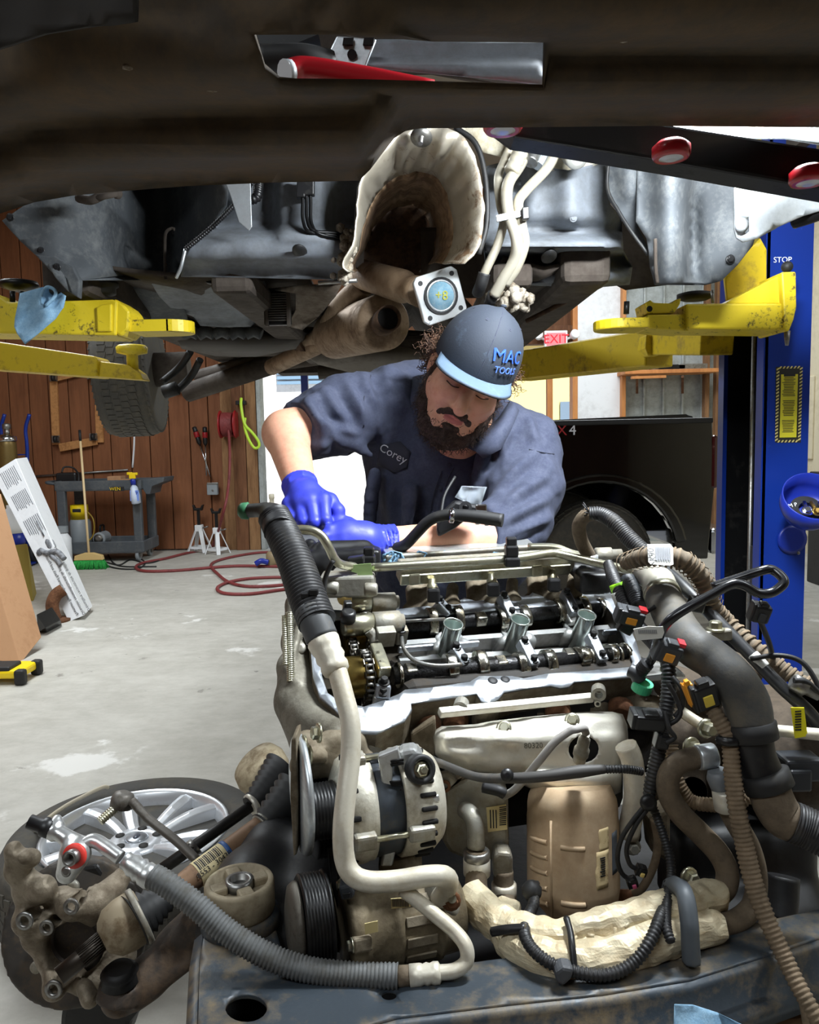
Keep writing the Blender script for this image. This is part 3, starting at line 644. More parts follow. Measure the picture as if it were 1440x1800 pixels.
# --- bumper cover: long curved fascia nearest the camera
low = [(-280, 520), (-140, 446), (-40, 392), (0, 372), (60, 352), (130, 340), (210, 333), (330, 326), (480, 318), (630, 314), (650, 296), (668, 268), (690, 240), (712, 226), (740, 222), (900, 221), (1140, 219), (1290, 221), (1500, 222), (1720, 230)]
out = low+[(1720, -90), (-280, -90)]
def edge_y(x): return float(np.interp(x, [q[0] for q in low], [q[1] for q in low]))
def yb(x, y):
    v = (edge_y(x)-y)/300
    r = .93-.17*sstep(.02, .25, v)-.10*sstep(.25, .75, v)-.05*v+.035*gauss(v, 0, .42, 0, .08, 1)+.1*((x-720)/720)**2
    return r+.004*nz(x, y, .02)
hole = [(447, 60), (600, 58), (760, 66), (956, 68), (955, 154), (800, 150), (640, 146), (522, 145), (492, 142), (466, 118)]
b = sheet(out, yb, [hole], 22); b.build('bumper_cover', bumperm, V, solid=.006)
b = sheet([(-40, 98), (0, 86), (80, 60), (160, 47), (240, 39), (244, -90), (-40, -90)], lambda x, y: yb(x, y)-.035, (), 24); b.build('corner_liner', M('liner_black', (34, 31, 28), .8, 0, (50, 44, 38), 6, .4, .3), V, solid=.005)
b = B()
for x, y in ((227, 118), (375, 157), (1095, 70)): b.ball(W(x, y, yb(x, y)-.003), .004, 6, (1.6, .4, .7))
b.build('mud_spots', mudm, V, kind='stuff')
# what shows through the bumper opening: radiator support and grille stay
b = sheet([(440, 50), (560, 50), (720, 95), (960, 60), (960, 165), (700, 118), (560, 112), (508, 60)], lambda x, y: 1.12, (), 20); b.build('radiator_support', underd, V, solid=.01)
b = sheet([(640, 70), (960, 72), (960, 150), (880, 140), (660, 118), (600, 112), (560, 118)], lambda x, y: 1.05-.03*sstep(90, 130, y), (), 18); b.build('cross_panel', under, V, solid=.004)
o = B().ppris([(592, 62), (662, 68), (640, 124), (566, 116)], 1.02, .006).build('stay_bracket', galv, V, bev=.002)
B().cyl(W(619, 96, 1.016), W(619, 96, 1.026), .006, 12).build('hole', dark_void, o)
for x in (604, 640): B().ppris([(x, 66), (x+18, 66), (x+16, 78), (x-2, 78)], 1.015, .004).build('slot', dark_void, o)
B().ppris([(452, 60), (560, 60), (520, 76), (456, 80)], 1.0, .03).build('grille_stay', blackm, V)
B().tube([W(452, 104, .99), W(530, 102, 1.0), W(580, 112, 1.02)], .016, 10).build('duct', blackrub, V)
# hood and fender panels out of view, added to shade the engine bay
B().box((.0, 1.45, 2.34), (1.7, 1.45, .03)).build('hood_shade_panel', underd, V)
for sx in (-.95, .95): B().box((sx, 1.55, 2.2), (.03, .9, .3)).build('fender_shade_panel', underd, V)
# --- left wheel liner
lo = [(4, 388), (60, 350), (215, 300), (400, 300), (402, 330), (398, 362), (370, 400), (330, 432), (318, 460), (312, 486), (300, 492), (138, 493), (140, 522), (120, 512), (98, 488), (82, 462), (60, 446), (36, 424), (16, 402)]
def yl(x, y): return 1.86+.42*gauss(x, 0, 282, 0, 78, 1)+.00*y+.025*sstep(90, 130, x)+.01*nz(x, y, .012)-.05*sstep(430, 490, y)
L_ = sheet(lo, yl, (), 16).build('wheel_liner', linerm, V, solid=.004)
for x, y in ((18, 382), (72, 441), (306, 410), (100, 470)): B().bolt(W(x, y, yl(x, y)-.004), (0, -1, -.1), .006, .004).build('clip', blackp, L_)
B().tube([W(291, 492, 1.99), W(290, 450, 2.0), W(291, 412, 2.01), W(300, 402, 2.02), W(307, 403, 2.02)], .004, 6).build('seam', underd, L_)
o = B().ppris([(60, 446), (98, 452), (128, 470), (140, 492), (138, 524), (126, 516), (116, 490), (90, 478)], 1.83, .02).build('liner_flap', linerm, V, bev=.003)
b = B(); b.tube([W(138, 348, 1.8), W(160, 352, 1.78), (W(178, 344, 1.78)), W(204, 334, 1.8)], .01, 8); b.tube([W(150, 352, 1.79), W(184, 345, 1.77), W(210, 340, 1.79)], .007, 8); b.ball(W(206, 340, 1.79), .012); b.build('hose_stub', underd, V)
# --- left footwell panel, stamped
fo = [(392, 300), (640, 300), (628, 330), (622, 400), (614, 470), (600, 492), (470, 489), (318, 486), (322, 455), (334, 432), (372, 400), (398, 362)]
def yf(x, y):
    r = 2.0-.10*sstep(470, 500, x)*sstep(430, 400, y)*sstep(600, 560, x)-.14*sstep(396, 424, y)+.09*sstep(445, 480, y)-.03*gauss(x, y, 440, 350, 30, 60)
    return r+.012*nz(x, y, .02, 3)
Fp = sheet(fo, yf, (), 10).build('footwell_panel', under, V, solid=.004)
B().lathe([(.008, 0), (.028, .002), (.028, .006), (.008, .007)], W(527, 439, yf(527, 439)-.006), (0, -.3, -1), 20, sy=.6).build('drain_plug', blackrub, Fp)
for x, y in ((461, 375), (510, 369)): B().bolt(W(x, y, yf(x, y)-.002), (0, -1, 0), .005, .002).build('spot_rivet', under, Fp)
B().corr([W(455, 318, 1.92), W(452, 345, 1.9), W(440, 352, 1.9)], .012, .006, .002).build('conduit_loop', blackp, V)
B().corr([W(442, 322, 1.88), W(412, 360, 1.88), W(370, 402, 1.86), W(326, 438, 1.86)], .006, .006, .0015).build('wire_loom', blackp, V)
B().tube([W(326, 438, 1.86), W(318, 470, 1.86), W(310, 488, 1.88)], .004, 6).build('wire', galv, V)
B().ppris([(388, 300), (440, 300), (441, 345), (443, 398), (438, 405), (420, 390), (404, 340)], 1.80, .004).build('bent_bracket', galv, V, bev=.001)
for dx, dy in ((0, 0), (7, 2), (14, -2)): B().tube([W(528+dx, 310, 1.86), W(532+dx, 350, 1.86), W(533+dx, 388-dy, 1.85), W(545+dx, 408-dy, 1.84), W(590, 414-dy*2, 1.86), W(608, 425-dy, 1.88), W(612, 455, 1.9)], .0042, 7).build('brake_line', blackm, V)
B().ppris([(522, 310), (552, 310), (552, 342), (536, 342), (536, 346), (520, 346)], 1.85, .02).build('line_clip', blackp, V, bev=.003)
b = B()
for i in range(70):
    t_ = random.random(); b.ball(W(612-8*t_+random.gauss(0, 7), 400+95*t_, 1.86+random.gauss(0, .01)), random.uniform(.004, .013), 6)
b.build('mud_crust', mudm, V, kind='stuff')
B().cyl(W(560, 497, 1.88), W(628, 493, 1.86), .005, 8).build('stud', steel, V)
# --- transmission tunnel with foil shield
R0 = [(612, 478), (622, 420), (628, 360), (632, 322), (652, 282), (694, 240), (740, 225), (790, 226), (822, 250), (842, 300), (851, 360), (848, 410), (836, 444), (812, 466), (780, 478)]
R1 = [(632, 478), (640, 440), (650, 412), (662, 392), (676, 378), (690, 368), (704, 362), (720, 360), (736, 366), (748, 380), (756, 402), (758, 428), (754, 450), (746, 466), (736, 478)]
def ringpx(t):
    return [(a[0]+(b_[0]-a[0])*t, a[1]+(b_[1]-a[1])*t) for a, b_ in zip(R0, R1)]
rings = []
for k in range(13):
    t_ = k/12; Y = 1.78+.75*t_**1.7; rg = smooth2(ringpx(t_**.8), 6)[:-12]
    rings.append([W(x+3*nz(x, y, .05, k*.4), y+3*nz(x, y, .05, 9+k*.4), Y+(.05*nz(j*.37, k*.22, 1.0)+.03*abs(nz(j*.8, k*.4, 1.0, 4)))*min(1, k*.35)) for j, (x, y) in enumerate(rg)])
b = B(); b.loft(rings[:7], False, False); b.build('tunnel_shield', foil, V, solid=.003)
b = B(); b.loft(rings[6:], False, False); b.build('tunnel', foild, V, solid=.003)
b = sheet(R1+[(790, 500), (630, 500)], lambda x, y: 2.55, (), 14); b.build('tunnel_end', rustpipe, V, solid=.004)
o = B().lathe([(.022, 0), (.024, .003), (.008, .005), (.005, .006), (.005, .025)], W(741, 240, 1.76), (-.1, -.6, -.8), 16).build('shield_nut', steel, V)
B().tube([W(800, 224, 1.8), W(836, 252, 1.79), W(853, 310, 1.79), W(856, 390, 1.79), W(842, 446, 1.79)], .006, 8).build('weatherstrip', blackrub, V)
# --- right firewall panel
fr = [(856, 292), (880, 286), (1000, 300), (1064, 284), (1072, 330), (1072, 360), (1092, 382), (1094, 410), (1096, 440), (1112, 470), (1106, 500), (1040, 505), (900, 500), (856, 490), (850, 430)]
def yr(x, y):
    r = 1.98-.05*sstep(905, 935, x)*sstep(405, 375, y)-.05*gauss(x, 0, 1005, 0, 30, 1)*sstep(420, 380, y)-.10*sstep(405, 432, y)+.24*sstep(436, 450, y)-.13*gauss(x, y, 1040, 486, 80, 16)+.05*sstep(1060, 1096, x)
    return r+.01*nz(x, y, .02, 5)
Fr = sheet(fr, yr, (), 9).build('firewall_panel', under, V, solid=.004)
B().lathe([(.01, 0), (.03, .002), (.03, .006), (.01, .007)], W(965, 448, yr(965, 440)-.004), (0, -.3, -1), 20, sy=.6).build('drain_plug', blackrub, Fr)
for x, y in ((1008, 384), (915, 322)): B().bolt(W(x, y, yr(x, y)-.003), (0, -1, 0), .006, .003).build('rivet', under, Fr)
b = sheet([(800, 215), (1070, 215), (1069, 262), (1056, 286), (1010, 303), (955, 300), (905, 280), (850, 268)], lambda x, y: 1.92+.015*nz(x, y, .05)-.03*gauss(x, y, 950, 250, 90, 30), (), 12); b.build('firewall_pad', padm, V, solid=.012)
b = B(); b.lathe([(.02, 0), (.026, .01), (.026, .05), (.014, .055)], W(1004, 268, 1.85), (.1, -.8, -.5), 16); b.box(W(1004, 250, 1.88), (.05, .06, .05)); b.build('expansion_valve', M('cast_alu', (190, 190, 184), .45, .6, (150, 144, 130), 14, .4, .25), V, bev=.004)
# --- air-conditioning pipes down the firewall
P1 = [W(908, 236, 1.86), W(886, 285, 1.85), W(876, 315, 1.84), (W(880, 360, 1.82)), W(886, 388, 1.81), W(874, 432, 1.82), W(852, 480, 1.84), W(848, 500, 1.86)]
P2 = [W(938, 240, 1.84), W(914, 290, 1.82), W(893, 325, 1.80), W(893, 370, 1.78), W(908, 420, 1.78), W(905, 455, 1.80), W(885, 490, 1.82), W(868, 520, 1.84)]
P3 = [W(984, 240, 1.84), W(966, 290, 1.82), W(925, 335, 1.80), W(911, 358, 1.79), W(918, 400, 1.78), W(922, 430, 1.79), W(908, 470, 1.81), W(888, 500, 1.83)]
for P, r in ((P1, .010), (P2, .013), (P3, .0115)): B().tube(P, r, 12).build('refrigerant_pipe', alupipe, V)
B().lathe([(.014, 0), (.018, .005), (.018, .016), (.015, .02), (.018, .024), (.018, .034), (.015, .038), (.018, .042), (.018, .055), (.014, .06)], P2[1]+Vector((.004, 0, .03)), P2[1]-P2[0], 16).build('crimp_sleeve', alupipe, V)
B().tube([W(965, 240, 1.86), W(940, 268, 1.83), W(932, 286, 1.82)], .017, 12).build('muffler_tube', steel, V)
B().tube([W(975, 255, 1.87), W(956, 275, 1.84), W(945, 292, 1.83)], .014, 12).build('service_tube', galv, V)
B().ppris([(872, 378), (928, 366), (930, 378), (874, 390)], 1.765, .006).build('pipe_clamp', galv, V, bev=.001)
B().ppris([(918, 364), (930, 362), (931, 384), (919, 386)], 1.75, .02).build('clamp_nut', blackp, V, bev=.002)
B().tube([P1[-2], W(846, 500, 1.85), W(840, 515, 1.88)], .014, 10).build('rubber_hose', blackrub, V); B().tube([W(868, 515, 1.84), W(860, 535, 1.86)], .013, 10).build('rubber_hose', blackrub, V)
b = B()
for i in range(90): b.ball(W(900+random.gauss(0, 16), 523+random.gauss(0, 8), 1.95+random.gauss(0, .03)), random.uniform(.008, .018), 6)
b.build('mud_clump', mudm, V, kind='stuff')
# --- right wheel liner, folds and plate
rl = [(1120, 250), (1300, 260), (1318, 330), (1335, 395), (1322, 432), (1296, 466), (1268, 494), (1240, 500), (1152, 500), (1144, 470), (1138, 420), (1118, 390), (1120, 330)]
def yrl(x, y): return 1.80+.05*sstep(1205, 1235, x)-.09*gauss(x, 0, 1180, 0, 32, 1)-.05*gauss(x, 0, 1290, 0, 50, 1)+.12*gauss(x, y, 1218, 420, 12, 90)+.01*nz(x, y, .02, 8)
o = sheet(rl, yrl, (), 12).build('wheel_liner', linerm, V, solid=.004)
B().bolt(W(1284, 456, yrl(1284, 456)-.004), (0, -1, 0), .007, .004).build('clip', blackp, o)
B().tube([W(1152, 420, 1.72), W(1153, 470, 1.72), W(1156, 498, 1.72)], .004, 6).build('seam', underd, o)
b = sheet([(1064, 262), (1110, 262), (1150, 268), (1190, 290), (1172, 330), (1140, 360), (1120, 398), (1144, 446), (1138, 450), (1108, 410), (1090, 380), (1070, 350)], lambda x, y: 1.86-.07*gauss(x, y, 1110, 310, 30, 60)+.05*gauss(x, y, 1140, 330, 14, 40)+.01*nz(x, y, .03, 2), (), 10); b.build('splash_flap', linerm, V, solid=.005)
B().tube([W(1072, 266, 1.84), W(1068, 330, 1.84), W(1088, 372, 1.82), W(1112, 410, 1.8), W(1140, 448, 1.79)], .004, 6).build('flap_edge', blackrub, V)
b = sheet([(1290, 288), (1460, 330), (1460, 366), (1412, 380), (1366, 400), (1330, 420), (1306, 426), (1294, 418), (1290, 400)], lambda x, y: 1.55+.03*sstep(1330, 1440, x)+.01*nz(x, y, .02), [[(1309, 384), (1316, 382), (1318, 408), (1311, 411)]], 12)
o = b.build('splash_plate', galv, V, solid=.004)
B().lathe([(.012, 0), (.014, .003), (.008, .004)], W(1303, 396, 1.545), (0, -1, 0), 14).build('rivet', galv, o)
b = sheet([(1170, 200), (1460, 205), (1460, 258), (1380, 244), (1170, 244)], lambda x, y: 1.4, (), 16); b.build('fender_shield', galv, V, solid=.004)
B().tube([W(1395, 388, 1.62), W(1420, 380, 1.6), W(1450, 370, 1.6)], .016, 10).build('bracket_stub', blackm, V)
b = sheet([(1040, 225), (1180, 225), (1180, 500), (1100, 510), (1040, 480)], lambda x, y: 2.32, (), 20); b.build('inner_fender', underd, V, solid=.004)
b = sheet([(360, 300), (640, 300), (640, 470), (360, 480)], lambda x, y: 2.42, (), 24); b.build('inner_fender', underd, V, solid=.004)
b = sheet([(740, 400), (900, 400), (900, 524), (740, 524)], lambda x, y: 2.4, (), 24); b.build('tunnel_side', underd, V, solid=.004)
# --- floor pan, sills and boxed rails
b = B()
gx = [-.86+.1*i for i in range(14)]; gy = [1.98+.2*i for i in range(16)]
fz = lambda x, y: Vector((x, y, 1.80+.018*math.sin(x*14)+.012*nz(x*100, y*100, .03)+(.27*math.exp(-((x-.01)/.135)**2))))
b.loft([[fz(x, y) for x in gx if x < -.2] for y in gy], False, False); b.loft([[fz(x, y) for x in gx if x > .18] for y in gy], False, False); b.loft([[fz(x, y) for x in gx if -.3 < x < .3] for y in gy[4:]], False, False); b.build('floor_pan', underd, V, solid=.01)
for sx in (-.82, .44): B().box((sx, 3.1, 1.79), (.12, 2.3, .1)).build('sill', underd, V, bev=.02)
for sx in (-.42, .26): B().box((sx, 2.9, 1.765), (.1, 1.9, .06)).build('frame_rail', underd, V, bev=.015)
B().box((-.19, 3.4, 1.77), (1.2, .12, .07)).build('cross_member', underd, V, bev=.02)
for x, y in ((985, 535), (1060, 500)): B().tube([W(x-60, y+30, 2.3), W(x, y, 2.25), W(x+40, y-20, 2.2)], .007, 6).build('brake_pipe', rustpipe, V)
# stamped pan under the left footwell
po = [(262, 490), (460, 488), (468, 500), (462, 560), (440, 574), (392, 575), (352, 572), (338, 555), (300, 540), (280, 520)]
def yp(x, y):
    r = 2.12+.5*sstep(488, 575, y)*.8
    for q in (524, 538, 550): r -= .03*gauss(0, y, 0, q, 1, 3.5)*sstep(290, 310, x)*sstep(430, 418, x)
    return r+.08*sstep(432, 462, x)
sheet(po, yp, (), 6).build('stamped_pan', under, V, solid=.004)
B().ppris([(361, 484), (378, 484), (378, 496), (372, 499), (362, 497)], 2.08, .02).build('pan_clip', blackp, V, bev=.002)
b = sheet([(200, 495), (310, 490), (330, 560), (300, 575), (240, 580), (210, 560)], lambda x, y: 2.25+.2*sstep(490, 580, y), (), 12); b.build('side_panel', linerm, V, solid=.004)
# small cooler and mud-crusted shield
o = B().box(W(488, 540, 2.25), (.075, .02, .1)).build('fluid_cooler', blackm, V, bev=.003)
for i in range(12): B().box(W(488, 517+i*4.2, 2.235), (.062, .008, .003)).build('fin', steel, o)
for s in (-1, 1): B().box(W(488+s*19, 540, 2.235), (.008, .02, .105)).build('end_tank', underd, o)
b = sheet([(470, 508), (545, 500), (600, 500), (590, 520), (560, 556), (532, 580), (505, 574), (520, 545), (520, 515)], lambda x, y: 2.2+.25*sstep(500, 580, y)+.02*nz(x, y, .06), (), 9); b.build('dusty_shield', M('shield_dusty', (128, 118, 106), .8, 0, (92, 80, 68), 8, .5, .3, .5, 60), V, solid=.004)
b = B()
for i in range(5): b.tube([W(320+i*28, 588+2*(i % 2), 2.6), W(334+i*28, 583, 2.6), W(348+i*28, 588, 2.6)], .018, 8)
b.build('serrated_rail', linerm, V)
b = sheet([(300, 580), (470, 578), (500, 575), (540, 585), (520, 612), (450, 626), (380, 625), (320, 612)], lambda x, y: 2.9-.12*gauss(x, y, 420, 600, 80, 20)+.2*sstep(600, 630, y), (), 12); b.build('fuel_tank', M('tank_black', (66, 62, 58), .6, 0, (84, 78, 70), 6, .4, .3), V, solid=.006)
b = sheet([(500, 600), (620, 585), (700, 600), (760, 610), (770, 640), (640, 660), (560, 640)], lambda x, y: 3.4-.15*gauss(x, y, 640, 625, 100, 20), (), 14); b.build('spare_well', M('well_grey', (112, 106, 98), .6, 0, (84, 76, 68), 6, .4, .3), V, solid=.006)
# --- muffler, exhaust pipes, driveshaft
ma, mb = W(676, 566, 2.35), W(588, 590, 2.85)
ax = (mb-ma); L0 = ax.length
Mf = B().lathe([(.03, -.006), (.075, 0), (.082, .012), (.082, L0-.01), (.072, L0+.01), (.03, L0+.03)], ma, ax, 28).build('muffler', exh, V)
pa = W(668, 573, 2.36); pb = W(690, 553, 2.2)
B().lathe([(.031, 0), (.031, .02), (.036, .03), (.036, .12), (.032, .12), (.032, .02)], pa, pb-pa, 24).build('inlet_pipe', rustpipe, Mf)
B().cyl(pa+(pb-pa)*.3, pa+(pb-pa)*.6, .031, 20).build('bore', dark_void, Mf)
B().tube([mb, W(560, 606, 2.95), W(520, 625, 3.1), W(478, 645, 3.3)], .034, 14).build('exhaust_pipe', exh, V)
B().tube([W(640, 500, 2.5), W(600, 540, 2.6), W(565, 590, 2.9), (W(540, 600, 3.0))], .036, 14).build('front_pipe', exh, V)
B().tube([W(548, 598, 2.98), W(535, 602, 3.05)], .05, 14, 0).build('pipe_clamp', rustpipe, V)
da, db = W(636, 482, 2.5), W(760, 519, 2.03)
Ds = B().lathe([(.045, 0), (.045, .34), (.04, .36), (.034, .37), (.034, .40), (.038, .42), (.04, .47)], da, db-da, 26).build('driveshaft', exh, V)
c = W(775, 520, 2.0); n_ = Vector((.32, -.9, -.12)).normalized()
u_ = Vector((0, 0, 1)).cross(n_).normalized(); v_ = n_.cross(u_)
def fpl(a, b_): return c+u_*a+v_*b_
ang = .33
def rot(a, b_): return (a*math.cos(ang)-b_*math.sin(ang), a*math.sin(ang)+b_*math.cos(ang))
sq = [rot(*q) for q in ((-.048, -.06), (.048, -.06), (.06, -.048), (.06, .048), (.048, .06), (-.048, .06), (-.06, .048), (-.06, -.048))]
Fl = B().prism([fpl(*q) for q in sq], -n_*.014).build('drive_flange', flangem, V, bev=.003)
B().ring(c+n_*.001, n_, .045, .039, .003, 28).build('seal_groove', ink, Fl)
B().lathe([(.043, 0), (.043, .002), (.036, .004), (.034, .0035), (.034, .001)], c, n_, 28).build('cup_rim', galv, Fl); B().lathe([(.002, 0), (.034, 0), (.034, .0035), (.002, .004)], c, n_, 28).build('plug', capblue, Fl)
text('chalk_mark', '8+', c+n_*.006, rot(1, 0)[0]*u_*-1+v_*0, v_, .032, M('chalk_yellow', (226, 222, 90), .7), Fl, .0006)
for a in range(4):
    q = rot(*((.047*math.cos(a*PI/2+PI/4)*1.3, .047*math.sin(a*PI/2+PI/4)*1.3))); B().cyl(fpl(*q)-n_*.001, fpl(*q)+n_*.0012, .0062, 14).build('bolt_hole', ink, Fl)
# --- rear axle and wheel
for p, q, r in (((330, 690), (480, 640), .045), ((350, 665), (520, 618), .04)): B().tube([W(p[0], p[1], 3.7), W(q[0], q[1], 3.5)], r, 12, 0).build('axle_arm', underd, V)
for p, q in (((285, 672), (335, 618)), ((308, 690), (352, 632))): B().tube([W(p[0], p[1], 3.55), W((p[0]+q[0])/2+6, (p[1]+q[1])/2, 3.55), W(q[0], q[1], 3.5)], .016, 8).build('control_link', blackm, V)
B().tube([W(288, 690, 3.5), W(312, 682, 3.5)], .03, 12, 0).build('bushing', blackrub, V)
for p, q, r in (((500, 640), (800, 600), .03), ((560, 655), (800, 640), .035), ((620, 590), (760, 600), .05), ((640, 668), (650, 640), .02), ((700, 662), (705, 630), .02)): B().tube([W(p[0], p[1], 4.2), W(q[0], q[1], 4.2)], r, 10, 0).build('rear_crossbar', underd, V)
B().box(W(700, 648, 4.4)+Vector((0, 0, 0)), (1.3, .2, .04)).build('rear_valance', underd, V)
c = W(231, 652, 4.25); axw = Vector((1, .12, .03)).normalized()
R_, Wd = .345, .27
Tw = B().lathe([(R_*.66, -Wd*.46), (R_*.85, -Wd/2), (R_*.95, -Wd*.47), (R_*.985, -Wd*.38), (R_, -Wd*.2), (R_, Wd*.2), (R_*.985, Wd*.38), (R_*.95, Wd*.47), (R_*.85, Wd/2), (R_*.66, Wd*.46)], c, axw, 64).build('rear_tyre', tyrem, V)
u_, w_, _ = frame(axw)
def tread(tw, c, axw, R_, Wd, n, name='tread_block', dr=-.0035, outer=True):
    u_, w_, _ = frame(axw); b = B(); rows = [(-.40, .15, .2), (-.235, .13, .7), (-.08, .12, .1), (.08, .12, .55), (.235, .13, .3), (.40, .15, .8)]
    for off, wd, ph in rows if outer else rows[1:5]:
        for k in range(n):
            a = 2*PI*(k+ph)/n; rr = R_*(1.0 if abs(off) < .3 else .953)
            rd = u_*math.cos(a)+w_*math.sin(a); tg = axw.cross(rd)
            b.box(c+axw*off*Wd+rd*(rr+dr), (wd*Wd, 2*PI*R_/n*.9, .013), Matrix((axw, (tg+axw*.25*(1 if off > 0 else -1)).normalized(), rd)).transposed())
    return b.build(name+'s', tyrem, tw, kind='stuff')
tread(Tw, c, axw, R_, Wd, 60, dr=-.0045)
B().lathe([(.02, -Wd*.3), (R_*.64, -Wd*.3), (R_*.66, -Wd*.44), (R_*.66, Wd*.44), (R_*.6, Wd*.44), (R_*.58, Wd*.1), (.03, Wd*.15)], c, axw, 40).build('rim', steel, Tw)
B().cyl(c+axw*.05, c+axw*.3, .09, 18).build('brake_drum', underd, V)
# --- light bar hung in the engine bay
T = thing('light_bar', 'black light bar with red-rimmed round lamps hanging below the front bumper', 'light bar', W(1180, 285, 1.1))
b = B(); b.prism([W(x, y, 1.02) for x, y in ((870, 214), (1150, 214), (1480, 266), (1480, 338), (1180, 285), (905, 240))], (0, .05, 0)); b.build('housing', blackm, T, bev=.004)
for x, y, r in ((884, 222, .024), (1180, 270, .023), (1422, 314, .023)):
    p = W(x, y, 1.0); a_ = Vector((0, -.02, -1))
    k = B().lathe([(r*.7, -.014), (r, -.008), (r, .002), (r*.9, .006), (r*.8, .006)], p, a_, 24).build('lamp_rim', redlamp, T); B().lathe([(r*.3, .008), (r*.8, .005), (r*.8, -.004)], p, a_, 20).build('lens', lens, k)
T2 = thing('work_light', 'red tube work light lying inside the bumper opening', 'work light', W(620, 130, 1.0))
B().tube([W(508, 128, .96), W(540, 122, .97), W(640, 138, .985), W(760, 162, 1.0)], .014, 14).build('tube', redlamp, T2); B().tube([W(500, 128, .955), W(510, 128, .96)], .0145, 14, 0).build('end_cap', lens, T2)
# ================================================================== the two-post lift
t = thing('lift_column', 'tall blue steel lift column with yellow warning sticker at the right', 'lift column', (W(1380, 900, 2.1).x, 2.25, 0))
X0, X1 = W(1340, 800, 2.1).x, W(1421, 800, 2.1).x; Yn, Yf_ = 2.1, 2.40
b = B(); th = .008; H = 2.9
prof = [(X0, Yn), (X1, Yn), (X1, Yf_), (X0, Yf_), (X0, Yf_-th), (X1-th, Yf_-th), (X1-th, Yn+th), (X0, Yn+th)]
b.prism([(x, y, 0) for x, y in prof], (0, 0, H)); b.build('column', bluep, t, bev=.002)
xin = X0+.01
B().box((X0+.004, Yf_-.02, H/2), (.012, .04, H)).build('lip', bluep, t); B().box((X0+.004, Yn+.02, H/2), (.012, .04, H)).build('lip', bluep, t)
B().box(((X0+X1)/2+.004, Yf_-.013, H/2), (X1-X0-.03, .006, H-.02)).build('inner_shade', blackm, t)  # black sheet stands in for the shade inside the blue column
B().box((X1-.02, (Yn+Yf_)/2, H/2), (.01, Yf_-Yn-.03, H-.02)).build('back_plate', blackm, t)
B().box(((X0+X1)/2+.01, (Yn+Yf_)/2, 2.06), (.09, .24, .8)).build('carriage', M('carriage_yellow', (190, 166, 30), .5, 0, (120, 96, 24), 6, .4, .2), t, bev=.006)
B().tube([(X0+.015, 2.2, .1), (X0+.015, 2.2, 1.7)], .006, 8, 0).build('cable', steel, t); B().tube([(X0+.03, 2.16, .1), (X0+.03, 2.16, 1.7)], .005, 8, 0).build('cable', M('cable_brown', (100, 84, 70), .5), t)
B().box((X0+.02, 2.17, 1.0), (.02, .03, .12)).build('cable_stop', blackm, t, bev=.003)
B().box(((X0+X1)/2, 2.25, .01), (.3, .5, .02)).build('base_plate', bluep, t)
# warning sticker
sx0, sx1 = 1364, 1409; pl = B().ppris([(1364, 645), (1410, 645), (1408, 778), (1363, 778)], Yn-.0005, .001).build('warning_sticker', M('sticker_black', (34, 34, 30), .5), t)
m = ppm(Yn); cx = W(1386.5, 711, Yn).x; cz_ = W(1386.5, 711, Yn).z
sb = B()
for i in range(22):
    for s in (-1, 1): z = cz_-.096+i*.0088; sb.prism([(cx+s*.0305-.0035, Yn-.0015, z), (cx+s*.0305+.0035, Yn-.0015, z+.004), (cx+s*.0305+.0035, Yn-.0015, z+.008), (cx+s*.0305-.0035, Yn-.0015, z+.004)], (0, .0008, 0))
for i in range(6):
    for s in (-1, 1): x = cx-.028+i*.0095; z = cz_+s*.0965; sb.prism([(x, Yn-.0015, z-.003), (x+.004, Yn-.0015, z-.003), (x+.008, Yn-.0015, z+.003), (x+.004, Yn-.0015, z+.003)], (0, .0008, 0))
sb.build('hazard_stripes', M('sticker_cream', (206, 190, 120), .5), pl, kind='stuff')
fc = B().box((cx, Yn-.001, cz_-.004), (.044, .0012, .165)).build('sticker_face', M('sticker_yellow', (206, 196, 44), .5, 0, (120, 116, 40), 45, .3, .1), pl)
lb = B()
for i in range(34):
    z = cz_+.07-i*.0043
    if i in (12, 13, 24, 25): continue
    lb.box((cx-.002*random.random(), Yn-.002, z), (.036-.012*random.random(), .0006, .0016))
lb.build('fine_print', ink, pl, kind='stuff'); B().box((cx, Yn-.002, cz_+.076), (.03, .0006, .006)).build('heading', ink, pl)
text('chalk_word', 'STOP', W(1376, 457, Yn-.001), (1, 0, 0), (0, 0, 1), .02, whitepl, t, .0004)
B().lathe([(.038, 0), (.04, .003), (.03, .004)], W(1392, 948, Yn-.001), (0, -1, 0), 28).build('cover_plate', M('blue_dark', (20, 44, 140), .4), t)
for y in (916, 976): B().bolt(W(1392+12, y-4, Yn-.005), (0, -1, 0), .003, .003).build('screw', steel, t)
